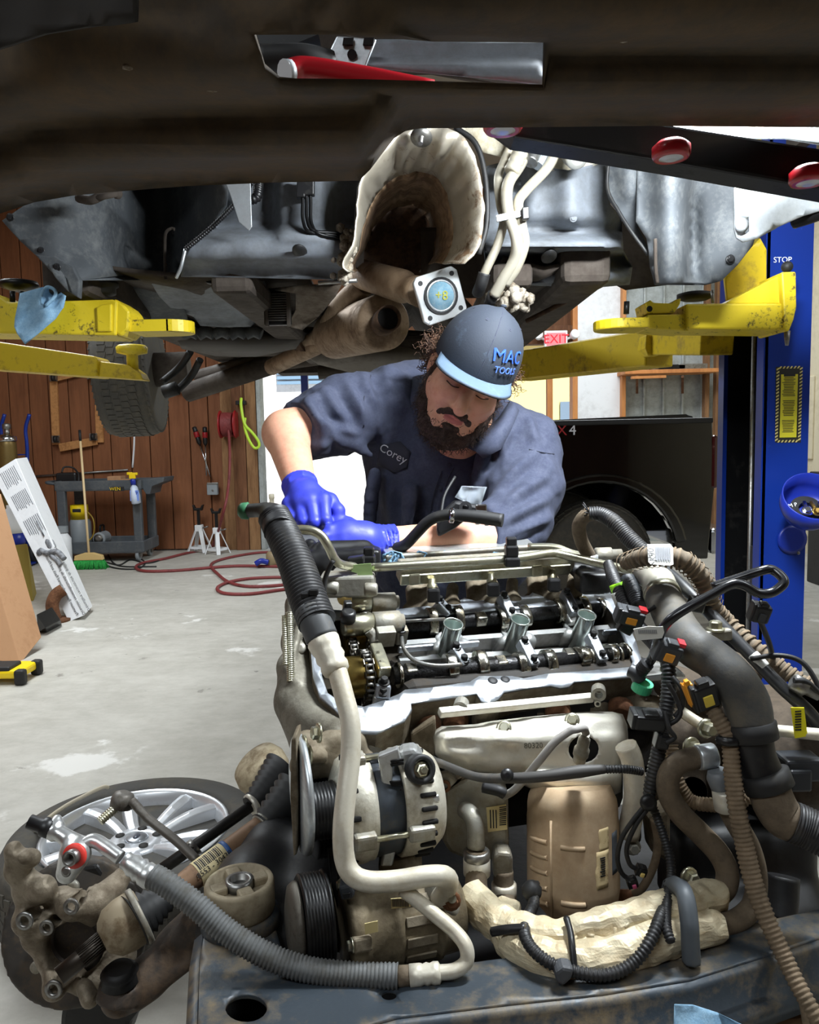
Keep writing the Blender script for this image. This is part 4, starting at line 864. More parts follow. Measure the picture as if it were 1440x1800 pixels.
# small parts bowl held on the column
t2 = thing('parts_bowl', 'blue round parts bowl holding bolts, stuck on the lift column', 'bowl', W(1420, 885, 2.0)); c = W(1424, 884, 1.98); a_ = Vector((-.1, -.75, .66))
B().lathe([(.02, .0), (.055, .005), (.066, .03), (.07, .07), (.073, .07), (.069, .025), (.056, -.002), (.02, -.006)], c-a_.normalized()*.04, a_, 36, caps=True).build('bowl', bluepl, t2)
B().ring(c-a_.normalized()*.045, a_, .04, .02, .02).build('magnet_base', blackrub, t2)
text('embossing', 'M P', c+Vector((-.043, -.0, -.005)), (1, 0, .2), (0, .5, 1), .014, whitepl, t2, .0003)
for i, (dx, dz, l) in enumerate(((-.01, -.018, .03), (.014, -.022, .035), (.034, -.02, .03))):
    p = c+Vector((dx, -.006, dz)); o = B(); o.bolt(p, (-.2+.3*i, -.8, .5), .0085, .008); o.cyl(p, p+Vector((.1-.1*i, .6, .5)).normalized()*l, .005, 8)
    o = o.build('loose_bolt', chrome if i != 1 else brass, None); recenter(o, p); tag(o, ('leftmost loose steel bolt in the blue parts bowl', 'brassy loose bolt in the middle of the blue parts bowl', 'rightmost loose steel bolt in the blue parts bowl')[i], 'bolt', 'bolts in the parts bowl')
# arms
def arm_near_left():
    t = thing('lift_arm', 'worn yellow near left lift arm with a blue shop towel draped over it', 'lift arm', W(100, 590, 2.0)); Y = 1.98
    B().ppris([(-60, 512), (-5, 517), (14, 531), (196, 526), (206, 529), (204, 590), (190, 590), (-60, 585)], Y, .13).build('outer_tube', yelworn, t, bev=.005)
    B().ppris([(168, 540), (178, 535), (196, 533), (196, 583), (170, 583)], Y-.006, .02).build('reinforcement', yelworn, t, bev=.004)
    B().ppris([(200, 524), (218, 536), (228, 548), (226, 578), (212, 592), (200, 584)], Y+.005, .11).build('knuckle', yelworn, t, bev=.006)
    z0, z1 = W(270, 580, Y).z, W(270, 559, Y).z; xa, xb = W(222, 570, Y).x, W(327, 570, Y).x
    foot = [(xa, Y+.02, z0), (xb-.05, Y+.02, z0)]+[(xb-.055+.055*math.cos(a), Y+.075+.055*math.sin(a), z0) for a in np.linspace(-PI/2, PI/2, 13)]+[(xa, Y+.13, z0)]
    B().prism(foot, (0, 0, z1-z0)).build('foot_plate', yelworn, t, bev=.004)
    B().cyl(W(292, 579, Y+.075)+Vector((0, 0, 0)), W(292, 579, Y+.075)+Vector((0, 0, .004)), .017, 18).build('pad_hole', ink, t)
    p = W(172, 520, Y+.08); B().lathe([(.03, 0), (.045, .005), (.045, .02), (.052, .024), (.052, .034), (.03, .036)], p, (0, 0, 1), 24).build('rubber_pad', blackrub, t)
    p = W(34, 512, Y+.1); B().lathe([(.02, 0), (.05, .012), (.045, .024), (.02, .028)], p, (0, 0, 1), 20).build('rubber_pad', blackm, t)
    for x in (22, 38): B().cyl(W(x, 532, Y+.03), W(x, 512, Y+.03), .007, 8).build('pin', blackm, t)
    return t
arm_near_left()
def towel(px, name, label, Y0, folds):
    b = sheet(px, folds, (), 7); o = b.build(name, M('blue_towel', (150, 188, 214), .85, 0, (124, 164, 196), 40, .5, .25, .2, 300), None, solid=.0025); recenter(o, W(px[0][0], px[0][1], Y0)); tag(o, label, 'towel'); return o
towel([(36, 516), (74, 505), (96, 506), (116, 520), (112, 540), (98, 560), (66, 588), (44, 605), (30, 586), (25, 574), (26, 560)], 'shop_towel', 'blue paper shop towel draped over the near left yellow arm', 1.95, lambda x, y: 1.955-.025*gauss(x, y, 78, 540, 24, 40)+.02*gauss(x, y, 95, 520, 10, 30)-.01*math.sin((x+y)*.08)-.01*sstep(560, 600, y))
B().tube([W(74, 535, 1.93), W(73, 518, 1.93), W(82, 505, 1.93), W(95, 509, 1.93), W(97, 520, 1.935), W(80, 538, 1.93)], .004, 8).build('towel_roll', M('blue_towel', (150, 188, 214)), bpy.data.objects['shop_towel'])
t = thing('lift_arm', 'olive yellow far left lift arm reaching back under the vehicle', 'lift arm', W(100, 650, 3.1)); Y = 3.1
B().ppris([(-60, 592), (0, 601), (166, 626), (172, 632), (170, 662), (160, 662), (-60, 646)], Y, .14).build('outer_tube', yel, t, bev=.006); B().ppris([(166, 634), (225, 641), (246, 656), (252, 668), (170, 662)], Y+.02, .09).build('inner_tube', yel, t, bev=.005)
B().lathe([(.022, 0), (.022, .07), (.058, .078), (.06, .1), (.05, .108)], W(234, 656, Y+.05), (0, 0, 1), 22).build('screw_pad', yelworn, t)
# right near arm
t = thing('lift_arm', 'yellow near right lift arm with a gusset, beside the blue column', 'lift arm', W(1300, 580, 2.0)); Y = 1.96
B().ppris([(1206, 534), (1272, 533), (1382, 533), (1386, 580), (1208, 578)], Y, .13).build('outer_tube', yelworn, t, bev=.005); B().ppris([(1278, 531), (1374, 482), (1386, 480), (1388, 534), (1280, 534)], Y+.01, .09).build('gusset', yelworn, t, bev=.004)
B().ppris([(1374, 478), (1400, 477), (1401, 540), (1396, 562), (1388, 582), (1380, 582)], Y-.01, .15).build('end_plate', yelworn, t, bev=.004)
B().ppris([(1138, 553), (1200, 552), (1212, 548), (1212, 582), (1140, 577)], Y+.01, .11).build('inner_tube', yelworn, t, bev=.004)
z0, z1 = W(1100, 576, Y).z, W(1100, 558, Y).z; xa, xb = W(1054, 560, Y).x, W(1142, 560, Y).x
foot = [(xb, Y+.0, z0), (xb, Y+.12, z0)]+[(xa+.06+.06*math.cos(a), Y+.06+.06*math.sin(a), z0) for a in np.linspace(PI/2, 3*PI/2, 13)]
B().prism(foot, (0, 0, z1-z0)).build('foot_plate', yelworn, t, bev=.004)
B().ppris([(1134, 533), (1144, 527), (1150, 532), (1180, 533), (1190, 526), (1198, 524), (1196, 534), (1186, 550), (1138, 551)], Y+.02, .09).build('frame_cradle', yelworn, t, bev=.003)
B().bolt(W(1142, 543, Y+.018), (0, -1, 0), .005, .003).build('set_screw', blackm, t); B().cyl(W(1101, 552, Y+.05), W(1102, 530, Y+.05), .007, 10).build('pin', blackm, t)
B().lathe([(.03, 0), (.045, .006), (.045, .016), (.03, .02)], W(1222, 528, Y+.1), (0, 0, 1), 22).build('rubber_pad', blackrub, t)
B().cyl(W(1253, 533, Y+.02), W(1252, 510, Y+.02), .0035, 8).build('latch_rod', steel, t)
B().cyl(W(1386, 482, Y+.03), W(1385, 470, Y+.03), .006, 8).build('knob_stem', blackm, t); B().ball(W(1384, 469, Y+.03), .014, 14).build('knob', blackrub, t)
B().lathe([(.008, 0), (.006, .02), (.004, .035)], W(1384, 582, Y+.01), (0, 0, -1), 10).build('bolt_end', steel, t)
b = sheet([(1272, 480), (1335, 420), (1346, 440), (1346, 500), (1278, 532)], lambda x, y: 2.08, (), 12); b.build('arm_restraint', yel, t, solid=.012)
t = thing('lift_arm', 'olive yellow far right lift arm angling back behind the man', 'lift arm', W(1100, 640, 3.0))
B().bar(W(1262, 590, 2.3), W(1132, 596, 2.9), .1, .11).build('inner_tube', yel, t, bev=.005)
a, b_ = W(1160, 612, 2.75), W(915, 645, 3.6); B().bar(a, b_, .12, .125).build('outer_tube', yel, t, bev=.006)
B().prism([W(x, y, 2.68) for x, y in ((1136, 588), (1162, 590), (1162, 624), (1140, 626), (1134, 612))], (0, .1, 0)).build('joint_plate', yel, t, bev=.004); B().cyl(W(1214, 596, 2.5), W(1214, 606, 2.5), .025, 14).build('pad_stub', blackm, t)
B().lathe([(.04, 0), (.04, .08), (.06, .09), (.06, .12)], W(900, 634, 3.55), (0, 0, 1), 18).build('screw_pad', yel, t)
# ================================================================== black pickup behind the column
paint = M('truck_black', (5, 5, 6), .1, 0, coat=1)
t = thing('pickup_truck', 'shiny black pickup truck bed with 4X4 lettering behind the lift column', 'truck', (1.8, 6.2, 0)); Y = 5.9
def tz(y, x=1100): return W(x, y, Y).z
x0, x1 = W(700, 800, Y).x, W(1252, 800, Y).x; zr, zs = tz(744), .42
ac = Vector((W(1040, 980, Y).x+.06, 0, .43)); ar = .58
pts = [(x0, zr)]+[(x1-.0, zr), (x1, zr-.02), (x1+.02, zr-.5), (x1-.02, zs)]
pts += [(ac.x+ar, zs)]+[(ac.x+ar*math.cos(a), ac.z+ar*math.sin(a)) for a in np.linspace(.0, PI, 17)]+[(ac.x-ar, zs), (x0, zs)]
rings = []
prof = [(.0, 1.0), (-.03, .97), (-.05, .85), (-.06, .6), (-.06, .3)]
b = B(); b.prism([(x, Y, z) for x, z in pts], (0, .08, 0)); b.build('bedside', paint, t, bev=.02, seg=3)
B().prism([(x, Y-.03, z) for x, z in [(ac.x+(ar+.09)*math.cos(a), ac.z+(ar+.07)*math.sin(a)) for a in np.linspace(.2, PI-.2, 19)]+[(ac.x+ar*math.cos(a), ac.z+ar*math.sin(a)) for a in np.linspace(PI-.2, .2, 19)]], (0, .05, 0)).build('wheel_arch_flare', paint, t, bev=.02)
B().bar((x0, Y+.03, zr+.01), (x1, Y+.03, zr+.01), .1, .04).build('bed_rail', blackp, t, bev=.01)
B().prism([(x0, Y+.1, zr+.02), (W(905, 740, Y).x, Y+.1, zr+.03), (W(1240, 735, Y).x, Y+.4, zr+.06), (x1, Y+.4, zr+.05), (x1, Y+.4, zr)], (0, 1.4, 0)).build('tonneau', blackp, t, bev=.01)
B().box((x1-.05, Y+.9, (zr+zs)/2), (.08, 1.75, zr-zs)).build('tailgate', paint, t, bev=.03); B().box((x1+.02, Y+.06, zr-.3), (.05, .14, .4)).build('tail_lamp', M('lamp_dark', (60, 12, 14), .15, coat=.8), t, bev=.02)
B().box(((x0+x1)/2, Y+1.8, (zr+zs)/2), (x1-x0, .1, zr-zs)).build('far_bedside', paint, t); B().box(((x0+x1)/2, Y+.9, 1.03), (x1-x0, 1.7, .05)).build('bed_floor', blackp, t)
B().box((x0+.03, Y+.9, (zr+zs)/2), (.06, 1.75, zr-zs)).build('front_panel', paint, t, bev=.01)
B().box((x1+.08, Y+.9, .55), (.16, 1.8, .2)).build('bumper', chrome, t, bev=.03)
def wheel(cx, cy):
    c = Vector((cx, cy, .43)); ax_ = Vector((0, 1, 0))
    k = B().lathe([(.24, -.13), (.36, -.14), (.41, -.12), (.43, -.06), (.43, .06), (.41, .12), (.36, .14), (.24, .13)], c, ax_, 56).build('tyre', tyrem, t); tread(k, c, ax_, .43, .27, 40)
    r = B().lathe([(.03, -.1), (.06, -.1), (.1, -.06), (.2, -.05), (.245, -.12), (.245, .1), (.1, .1)], c, ax_, 32).build('rim', blackm, k)
    for i in range(6):
        a = i*PI/3; B().bar(c+Vector((.05*math.cos(a), -.09, .05*math.sin(a))), c+Vector((.22*math.cos(a), -.1, .22*math.sin(a))), .05, .03, (0, 1, 0)).build('spoke', steel, r, bev=.006)
wheel(ac.x, Y+.2); wheel(ac.x, Y+1.65)
B().box((ac.x-.9, Y+.95, .98), (5, 1.4, .0)) if 0 else None
bx = W(992, 757, Y)
text('decal', 'X', bx+Vector((-.02, -.014, .0)), (1, 0, 0), (.25, 0, 1), .11, redp, t, .001)
text('decal', '4', bx+Vector((.06, -.014, .0)), (1, 0, 0), (.25, 0, 1), .11, M('decal_white', (200, 200, 205), .4), t, .001)
text('decal', '4', bx+Vector((-.1, -.014, .0)), (1, 0, 0), (.25, 0, 1), .11, M('decal_white', (200, 200, 205), .4), t, .001)
cb = B(); cb.prism([(x0-.02, Y+.05, .5), (x0-1.8, Y+.05, .5), (x0-1.8, Y+.05, 1.35), (x0-1.6, Y+.15, 1.9), (x0-.25, Y+.15, 1.92), (x0-.05, Y+.05, 1.3)], (0, 1.75, 0))
# right-hand clutter behind the column
t = thing('tool_cabinet', 'dark cabinet against the right wall behind the blue column', 'cabinet', (3.9, 6.6, 0))
B().box((3.95, 6.6, .5), (.7, 1.0, 1.0)).build('body', blackm, t, bev=.01)
for i in range(4): k = B().box((3.95, 6.09, .15+.23*i), (.66, .02, .2)).build('drawer', blackp, t, bev=.006); B().box((3.95, 6.07, .2+.23*i), (.5, .02, .02)).build('handle', chrome, k)
t = thing('wall_unit', 'dark unit with hoses high on the right behind the lift column', 'unit', (4.2, 6.3, 1.9))
B().box((4.2, 6.3, 2.1), (.4, .8, .6)).build('case', blackm, t, bev=.01); B().tube([(4.0, 6.0, 2.4), (3.9, 5.9, 2.6), (3.95, 6.0, 2.9), (4.2, 6.1, 2.8)], .03, 8).build('hose', blackrub, t); B().box((4.2, 6.3, 1.75), (.5, .8, .08)).build('shelf', steel, t)
# ================================================================== engine on its subframe
alu = M('cast_aluminium', (156, 154, 145), .48, .55, (126, 114, 92), 9, .45, .3, .2, 110)
aluw = M('cast_aluminium_clean', (206, 208, 208), .3, .8, (166, 166, 160), 12, .42, .25, .08, 140)
alud = M('cast_aluminium_dirty', (132, 122, 104), .62, .35, (88, 76, 58), 8, .5, .3, .35, 70)
mach = M('machined_aluminium', (180, 186, 194), .34, .9, (158, 163, 170), 26, .44, .4)
oilal = M('oily_aluminium', (112, 108, 96), .25, .85, (64, 58, 46), 10, .5, .3)
camm = M('cam_steel', (70, 70, 72), .3, .9, (34, 33, 32), 40, .5, .2, .25, 300)
lobem = M('cam_lobe', (176, 174, 166), .16, 1, (120, 104, 70), 12, .42, .25)
goldm = M('golden_steel', (150, 128, 70), .28, .95, (96, 76, 40), 14, .45, .25)
chainm = M('chain_steel', (84, 80, 72), .3, .95, (30, 28, 26), 40, .4, .2)
zinc = M('zinc_plate', (190, 188, 168), .28, .9, (150, 138, 96), 16, .42, .25)
shieldm = M('shield_aluminised', (212, 208, 196), .42, .45, (176, 162, 136), 7, .42, .3, .1, 160)
catm = M('catalyst_tan', (198, 176, 146), .55, .3, (172, 146, 116), 5, .5, .35, .06, 90)
whitepipe = M('dusty_white_pipe', (214, 208, 192), .42, .3, (182, 168, 140), 8, .42, .3, .08, 200)
loom = M('corrugated_loom', (32, 32, 34), .5, 0, (58, 54, 48), 16, .4, .25)
loomtan = M('dusty_loom', (126, 108, 86), .75, 0, (88, 76, 60), 14, .45, .3)
loomgrey = M('grey_loom', (96, 98, 98), .6, 0, (74, 70, 62), 14, .42, .3)
hosetan = M('dusty_hose', (104, 90, 72), .75, 0, (76, 66, 54), 12, .45, .3, .2, 200)
ducte = M('rubber_duct', (62, 62, 61), .6, 0, (94, 87, 74), 8, .45, .35, .1, 200)
wrapm = M('foil_wrap', (216, 204, 174), .45, .3, (182, 158, 120), 9, .42, .3, .5, 60, aniso=(1, 1, 3))
subm = M('subframe_black', (58, 66, 74), .42, .2, (124, 108, 82), 8, .42, .25, .2, 60)
subd = M('subframe_dark', (24, 24, 25), .5, .1, (54, 46, 38), 6, .38, .2, .2, 60)
isom = M('isolator_tan', (158, 146, 122), .7, 0, (120, 106, 84), 12, .45, .25)
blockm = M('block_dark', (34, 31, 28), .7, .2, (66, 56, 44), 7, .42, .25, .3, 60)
conng = M('connector_grey', (46, 49, 53), .45)
orangec = M('connector_orange', (222, 150, 40), .45)
tanc = M('connector_tan', (190, 140, 90), .5)
greenc = M('green_clip', (64, 176, 124), .45)
labelw = M('label_paper', (206, 206, 200), .55, 0, (206, 202, 188), 10, .4, .2)
labely = M('label_yellow', (236, 224, 30), .5)
labelg = M('label_green', (160, 240, 40), .45)
masking = M('masking_tape_green', (128, 150, 96), .7)
redc = M('red_clip', (210, 40, 50), .4)
E_ = thing('engine', 'dusty aluminium V6 engine with its valve cover off, standing on the subframe', 'engine', (.1, 1.2, .72))
# head plane
HO = W(612, 1272, 1.08); e1 = Vector((.951, .309, -.03)).normalized(); TT = math.radians(25)
e2 = Vector((-.309*math.cos(TT), .951*math.cos(TT), math.sin(TT))); e2 = (e2-e1*e2.dot(e1)).normalized(); en = e1.cross(e2)
def HP(px, py, h=0):
    d = ray(px, py); o = HO+en*h; return CAM0+d*((o-CAM0).dot(en)/d.dot(en))
def hsheet(outline, h=0, holes=(), step=14, b=None):
    Wold = globals()['W']
    globals()['W'] = lambda x, y, Y: HP(x, y, Y)
    r = sheet(outline, lambda x, y: h, holes, step, 0, b); globals()['W'] = Wold; return r
def hprism(poly, h, d): return B().prism([HP(x, y, h) for x, y in poly], en*-d)
# --- cylinder head: wavy flange ring, inner cavity and outer walls
outer = [(540, 1088), (546, 1140), (550, 1190), (562, 1226), (588, 1248), (600, 1262), (606, 1276), (628, 1290), (662, 1290), (690, 1278), (712, 1268), (724, 1250), (722, 1238), (760, 1232), (800, 1226), (838, 1220), (846, 1234), (862, 1238), (876, 1230), (886, 1218), (918, 1212), (968, 1206), (984, 1210), (1000, 1208), (1010, 1200), (1060, 1196), (1124, 1190), (1132, 1176), (1118, 1130), (1098, 1084), (1078, 1050), (1068, 1038), (1040, 1042), (960, 1046), (944, 1036), (930, 1048), (836, 1058), (816, 1052), (798, 1062), (700, 1072), (620, 1076), (570, 1072)]
inner = [(556, 1094), (562, 1150), (566, 1190), (576, 1220), (600, 1236), (640, 1244), (676, 1232), (700, 1222), (712, 1214), (760, 1210), (826, 1200), (842, 1190), (900, 1190), (920, 1194), (960, 1186), (1040, 1180), (1108, 1174), (1112, 1164), (1100, 1132), (1080, 1086), (1062, 1060), (1020, 1062), (900, 1072), (800, 1080), (700, 1088), (600, 1090)]
Hd = hsheet(outer, 0, [inner], 12).build('cylinder_head', mach, E_, solid=.004)
b = B(); n = len(outer); o_ = [HP(*q) for q in outer]
ex = []
for (x, y), p in zip(outer, o_):
    ex.append(p-en*(.075 if y > 1150 else .06)+Vector((0, .02 if y > 1180 else 0, -.02)))
b.loft([o_, ex], True, False, False); b.build('head_casting', alud, E_)
i_ = [HP(*q) for q in inner]
B().loft([i_, [p-en*.06 for p in i_]], True, False, False).build('cavity_wall', M('oily_shade', (62, 56, 46), .3, .6, (36, 32, 27), 12, .47, .3), Hd)  # oily metal, coloured darker for the shade deep in the head
hsheet(inner, -.055, (), 30).build('cavity_floor', MATS['oily_shade'], Hd)
b = B()
for x, y in ((662, 1276), (620, 1274), (862, 1226), (934, 1204), (984, 1202), (1120, 1182), (816, 1060), (940, 1050), (1068, 1046), (832, 1212), (552, 1130)): b.lathe([(.0035, .001), (.0035, .0012), (.001, .0013)], HP(x, y), en, 12); b.ring(HP(x, y), en, .0065, .0045, .0015, 14)
b.build('bolt_holes', oilal, Hd, kind='stuff')
for x, y, r in ((866, 1198, .008), (888, 1196, .0075)): B().lathe([(r, .0), (r, .0025), (r*.3, .0027)], HP(x, y), en, 18).build('oil_port', ink, Hd)
# cross webs inside the head
for a, c in (((700, 1170), (1090, 1150)), ((706, 1142), (1082, 1112))): B().bar(HP(*a, -.04), HP(*c, -.04), .012, .03, en).build('web', aluw, Hd)
for x, y in ((700, 1142), (780, 1136), (1060, 1112)): B().bar(HP(x, y, -.012), HP(x+62, y-5, -.012), .006, .012, en).build('rail', mach, Hd, bev=.002)
# follower pockets (castellated bosses round each plug tube)
def pocket(px, py):
    c = HP(px, py, -.045); s = SDF(c-Vector((.06, .06, .06)), c+Vector((.06, .06, .07)), .003)
    s.cylr(c-en*.02, c+en*.022, .026)
    for k in (-1, 1): s.cap(c+e1*.03*k-en*.02, c+e1*.026*k+en*.012-e2*.012, .013, .011, .012)
    s.cap(c-e2*.03-en*.01, c-e2*.02+en*.01, .012, .01, .012)
    s.cylr(c-en*.03, c+en*.05, .0165, .002, '-')
    for k in (-1, 1): s.cylr(c+e1*.032*k-en*.01, c+e1*.03*k+en*.05, .006, .002, '-')
    s.build('plug_well', aluw, Hd, 1)
for q in ((788, 1140), (902, 1130), (1012, 1118)): pocket(*q)
# plug tubes
for (tx, ty), (bx_, by_) in (((797, 1096), (788, 1144)), ((915, 1088), (906, 1136)), ((1032, 1080), (1021, 1126))):
    top = HP(tx, ty, .038); bt = top-en*.085
    B().lathe([(.0158, 0), (.0158, .082), (.0168, .085), (.0150, .085), (.0142, .08), (.0142, 0)], bt, en, 28).build('plug_tube', M('tube_zinc', (196, 206, 202), .24, .9), E_)
# camshafts
def camshaft(a, b_, h, lobes, name, r=.0138):
    A_, B_ = HP(*a, h), HP(*b_, h); ax = (B_-A_).normalized()
    t = B().cyl(A_, B_, r, 20).build(name, camm, E_)
    L = (b_[0]-a[0])
    for k, (x, w, m_, phi) in enumerate(lobes):
        f = (x-a[0])/L; c = A_.lerp(B_, f); u, w_, _ = frame(ax); R = Matrix((u, w_, ax)).transposed(); bb = B()
        ring = []
        for i in range(28):
            an = 2*PI*i/28; d = math.cos(an-phi); rr = .0205+(.008*max(0, d)**3 if m_ else 0); ring.append((u*math.cos(an)+w_*math.sin(an))*rr)
        bb.loft([[c-ax*w/2+q for q in ring], [c+ax*w/2+q for q in ring]]); bb.build('lobe' if m_ else 'journal', lobem, t, bev=.0015)
    return t
camshaft((690, 1188), (1106, 1150), -.010, [(700, .006, 0, 0), (784, .017, 1, 1.2), (835, .017, 1, 1.2), (904, .018, 1, 4), (953, .018, 1, 4), (1012, .017, 1, 2.6), (1028, .006, 0, 0), (1066, .012, 1, 2.6), (1082, .005, 0, 0), (1097, .006, 0, 0)], 'exhaust_camshaft')
camshaft((688, 1102), (1076, 1068), -.014, [(752, .016, 1, 1.6), (795, .016, 1, 1.6), (868, .016, 1, 3.4), (908, .016, 1, 3.4), (976, .018, 1, 1), (1020, .016, 1, 1), (1052, .01, 0, 0)], 'intake_camshaft')
for x, y in ((722, 1180), (880, 1166), (1000, 1152), (845, 1088)): B().box(HP(x, y, -.006), (.02, .02, .02), Matrix((e1, e2, en)).transposed()).build('hex_flat', lobem, E_, bev=.003)
# bearing caps with bolts
def bcap(p, q, w=.019):
    a, c = HP(*p, .012), HP(*q, .0); d = (c-a)
    t = B().bar(a-d*.2, c+d*.2, w, .02, en).build('bearing_cap', mach, E_, bev=.003)
    B().bar(a-d*.1-en*.018, c+d*.3-en*.022, w*1.15, .03, en).build('cap_base', aluw, t, bev=.004)
    for z in (a+en*.006, c+en*.006): B().bolt(z, en, .0062, .009).build('bolt', blackm, t)
for p, q in (((800, 1144), (814, 1166)), ((920, 1134), (936, 1166)), ((1040, 1124), (1056, 1158)), ((771, 1062), (786, 1078)), ((884, 1054), (898, 1082)), ((994, 1048), (1008, 1076))): bcap(p, q)
bcap((674, 1206), (672, 1224), .022)
# oil feed rail and wire
B().tube([HP(706, 1118, .004), HP(710, 1140, .008), HP(728, 1160, .01), HP(764, 1170, .012), HP(812, 1168, .014)], .0035, 10).build('oil_feed_pipe', steel, E_)
k = B().box(HP(705, 1116, .0), (.02, .018, .03), Matrix((e1, e2, en)).transposed()).build('pipe_bracket', alu, E_, bev=.003); B().bolt(HP(705, 1108, .012), en, .006, .008).build('bolt', blackm, k)
B().tube([HP(700, 1092, .004), HP(782, 1088, .004)], .003, 8, 0).build('oil_feed_pipe', steel, E_)
# --- timing side: solenoids, chains, sprockets, tensioner
def sol(p, q, r, n_):
    a, c = HP(*p, .02), HP(*q, .02); d = c-a; L = d.length
    t = B().lathe([(r*.8, 0), (r, .004), (r, L*.45), (r*.9, L*.46), (r*.9, L*.48)], a, d, 24).build('timing_solenoid', zinc, E_)
    B().lathe([(r*.94, L*.48), (r*1.02, L*.49), (r*1.02, L*.9), (r*.7, L*.92), (r*.7, L*.97), (r*.4, L*.98)], a, d, 24).build('solenoid_can', alu, t); return t, a, d
s1, a1_, d1_ = sol((604, 1062), (703, 1058), .0165, 1); s2, a2_, d2_ = sol((602, 1100), (712, 1092), .0185, 2)
B().lathe([(.010, 0), (.0125, .006), (.0125, .018), (.008, .022)], HP(605, 1058, .03), en, 16).build('connector_base', M('plastic_amber', (226, 196, 120), .4), s1); B().box(HP(603, 1034, .045), (.014, .012, .022), Matrix((e1, e2, en)).transposed()).build('connector', M('plastic_cream', (226, 220, 196), .4), s1, bev=.003)
B().lathe([(.011, 0), (.013, .004), (.012, .018), (.007, .02)], HP(611, 1092, .036), en, 16).build('connector_base', blackp, s2); B().box(HP(611, 1066, .052), (.013, .012, .02), Matrix((e1, e2, en)).transposed()).build('connector', blackp, s2, bev=.003)
b = B(); b.box(HP(676, 1116, .012), (.03, .026, .03), Matrix((e1, e2, en)).transposed()); b.cyl(HP(686, 1116, .014), HP(694, 1116, .014), .004, 10); b.tube([HP(648, 1108, .02), HP(656, 1118, .012), HP(660, 1130, .005)], .009, 10); b.build('solenoid_clamp', alu, E_, bev=.004)
B().box(HP(668, 1160, .008), (.020, .062, .02), Matrix((e1, e2, en)).transposed()).build('tensioner_plate', zinc, E_, bev=.003)
for i, (x, y) in enumerate(((664, 1146), (666, 1162), (668, 1178))): text('cast_letter', 'RSP'[i], HP(x, y, .0195), e2*-1, e1, .009, oilal, E_, .0003)
# sprockets (phasers) on the cam noses and the chains round them
for (x, y), R in (((628, 1190), .036), ((630, 1116), .034)):
    c = HP(x, y, -.014); sp = B().lathe([(R*.3, -.026), (R*.86, -.026), (R*.9, -.022), (R*.9, .008), (R, .010), (R, .016), (R*.6, .018), (R*.5, .03)], c, e1, 36).build('phaser_sprocket', goldm, E_)
    bb = B()
    for i in range(30):
        an = 2*PI*i/30; u, w_, _ = frame(e1); rd = u*math.cos(an)+w_*math.sin(an); bb.box(c+e1*.013+rd*(R+.002), (.006, .004, .006), Matrix((rd.cross(e1), rd, e1)).transposed())
    bb.build('teeth', chainm, sp, kind='stuff')
def chain(c, R, name, a0, a1):
    u, w_, _ = frame(e1); t = None; n = 26
    pl = B(); rl_ = B()
    for i in range(n):
        an = a0+(a1-a0)*i/n; an2 = a0+(a1-a0)*(i+1)/n
        p, q = c+(u*math.cos(an)+w_*math.sin(an))*R, c+(u*math.cos(an2)+w_*math.sin(an2))*R
        o = .0075 if i % 2 else .0055
        for s in (-1, 1): pl.bar(p+e1*o*s, q+e1*o*s, .0016, .0075, ((p+q)/2-c))
        rl_.cyl(p-e1*.006, p+e1*.006, .003, 8)
    t = pl.build(name, chainm, E_, bev=0); rl_.build('rollers', steel, t, kind='stuff')
chain(HP(640, 1190, -.012), .0395, 'timing_chain', 0, 2*PI); chain(HP(642, 1118, -.012), .037, 'timing_chain', 0, 2*PI); chain(HP(616, 1150, -.03), .03, 'timing_chain', 0, 2*PI)
# --- timing case on the left: casting with ribs and studs
s = SDF(W(480, 1340, 1.1)-Vector((.02, .06, .03)), W(640, 1040, 1.36)+Vector((.06, .1, .06)), .004)
def cw(px, py, Y): return np.array(W(px, py, Y))
s.chain([cw(522, 1062, 1.33), cw(520, 1130, 1.28), cw(524, 1200, 1.2), cw(546, 1262, 1.13), cw(596, 1296, 1.08)], [.02, .02, .022, .022, .024], .02)
s.chain([cw(506, 1166, 1.23), cw(512, 1230, 1.18), cw(536, 1290, 1.13)], [.014, .016, .02], .02); s.chain([cw(520, 1240, 1.18), cw(570, 1320, 1.12), cw(630, 1326, 1.1)], [.03, .04, .035], .02)
s.cap(cw(502, 1172, 1.22), cw(526, 1176, 1.22), .013, .013, .01); s.cap(cw(520, 1064, 1.33), cw(560, 1050, 1.33), .014, .014, .01); s.cap(cw(534, 1140, 1.27), cw(528, 1150, 1.25), .014, .012, .01)
for p, q in (((530, 1090), (508, 1172)), ((520, 1200), (508, 1172)), ((560, 1290), (516, 1220))): s.cap(cw(*p, 1.26 if p[1] < 1150 else 1.17), cw(*q, 1.2), .008, .008, .008)
s.build('timing_case', M('case_cast', (122, 118, 106), .55, .4, (82, 76, 64), 10, .46, .3, .3, 90), E_, 2)
for p, q, r in (((500, 1082), (502, 1169), .0045), ((509, 1076), (511, 1198), .0062)): B().corr([W(*p, 1.2), W(*q, 1.17)], r, .0032, .0008, 8, 1).build('long_stud', zinc, E_)
k = B().lathe([(.004, 0), (.01, .001), (.01, .01), (.004, .011)], W(528, 1142, 1.24), (0, -.8, .5), 16).build('boss', alu, E_)
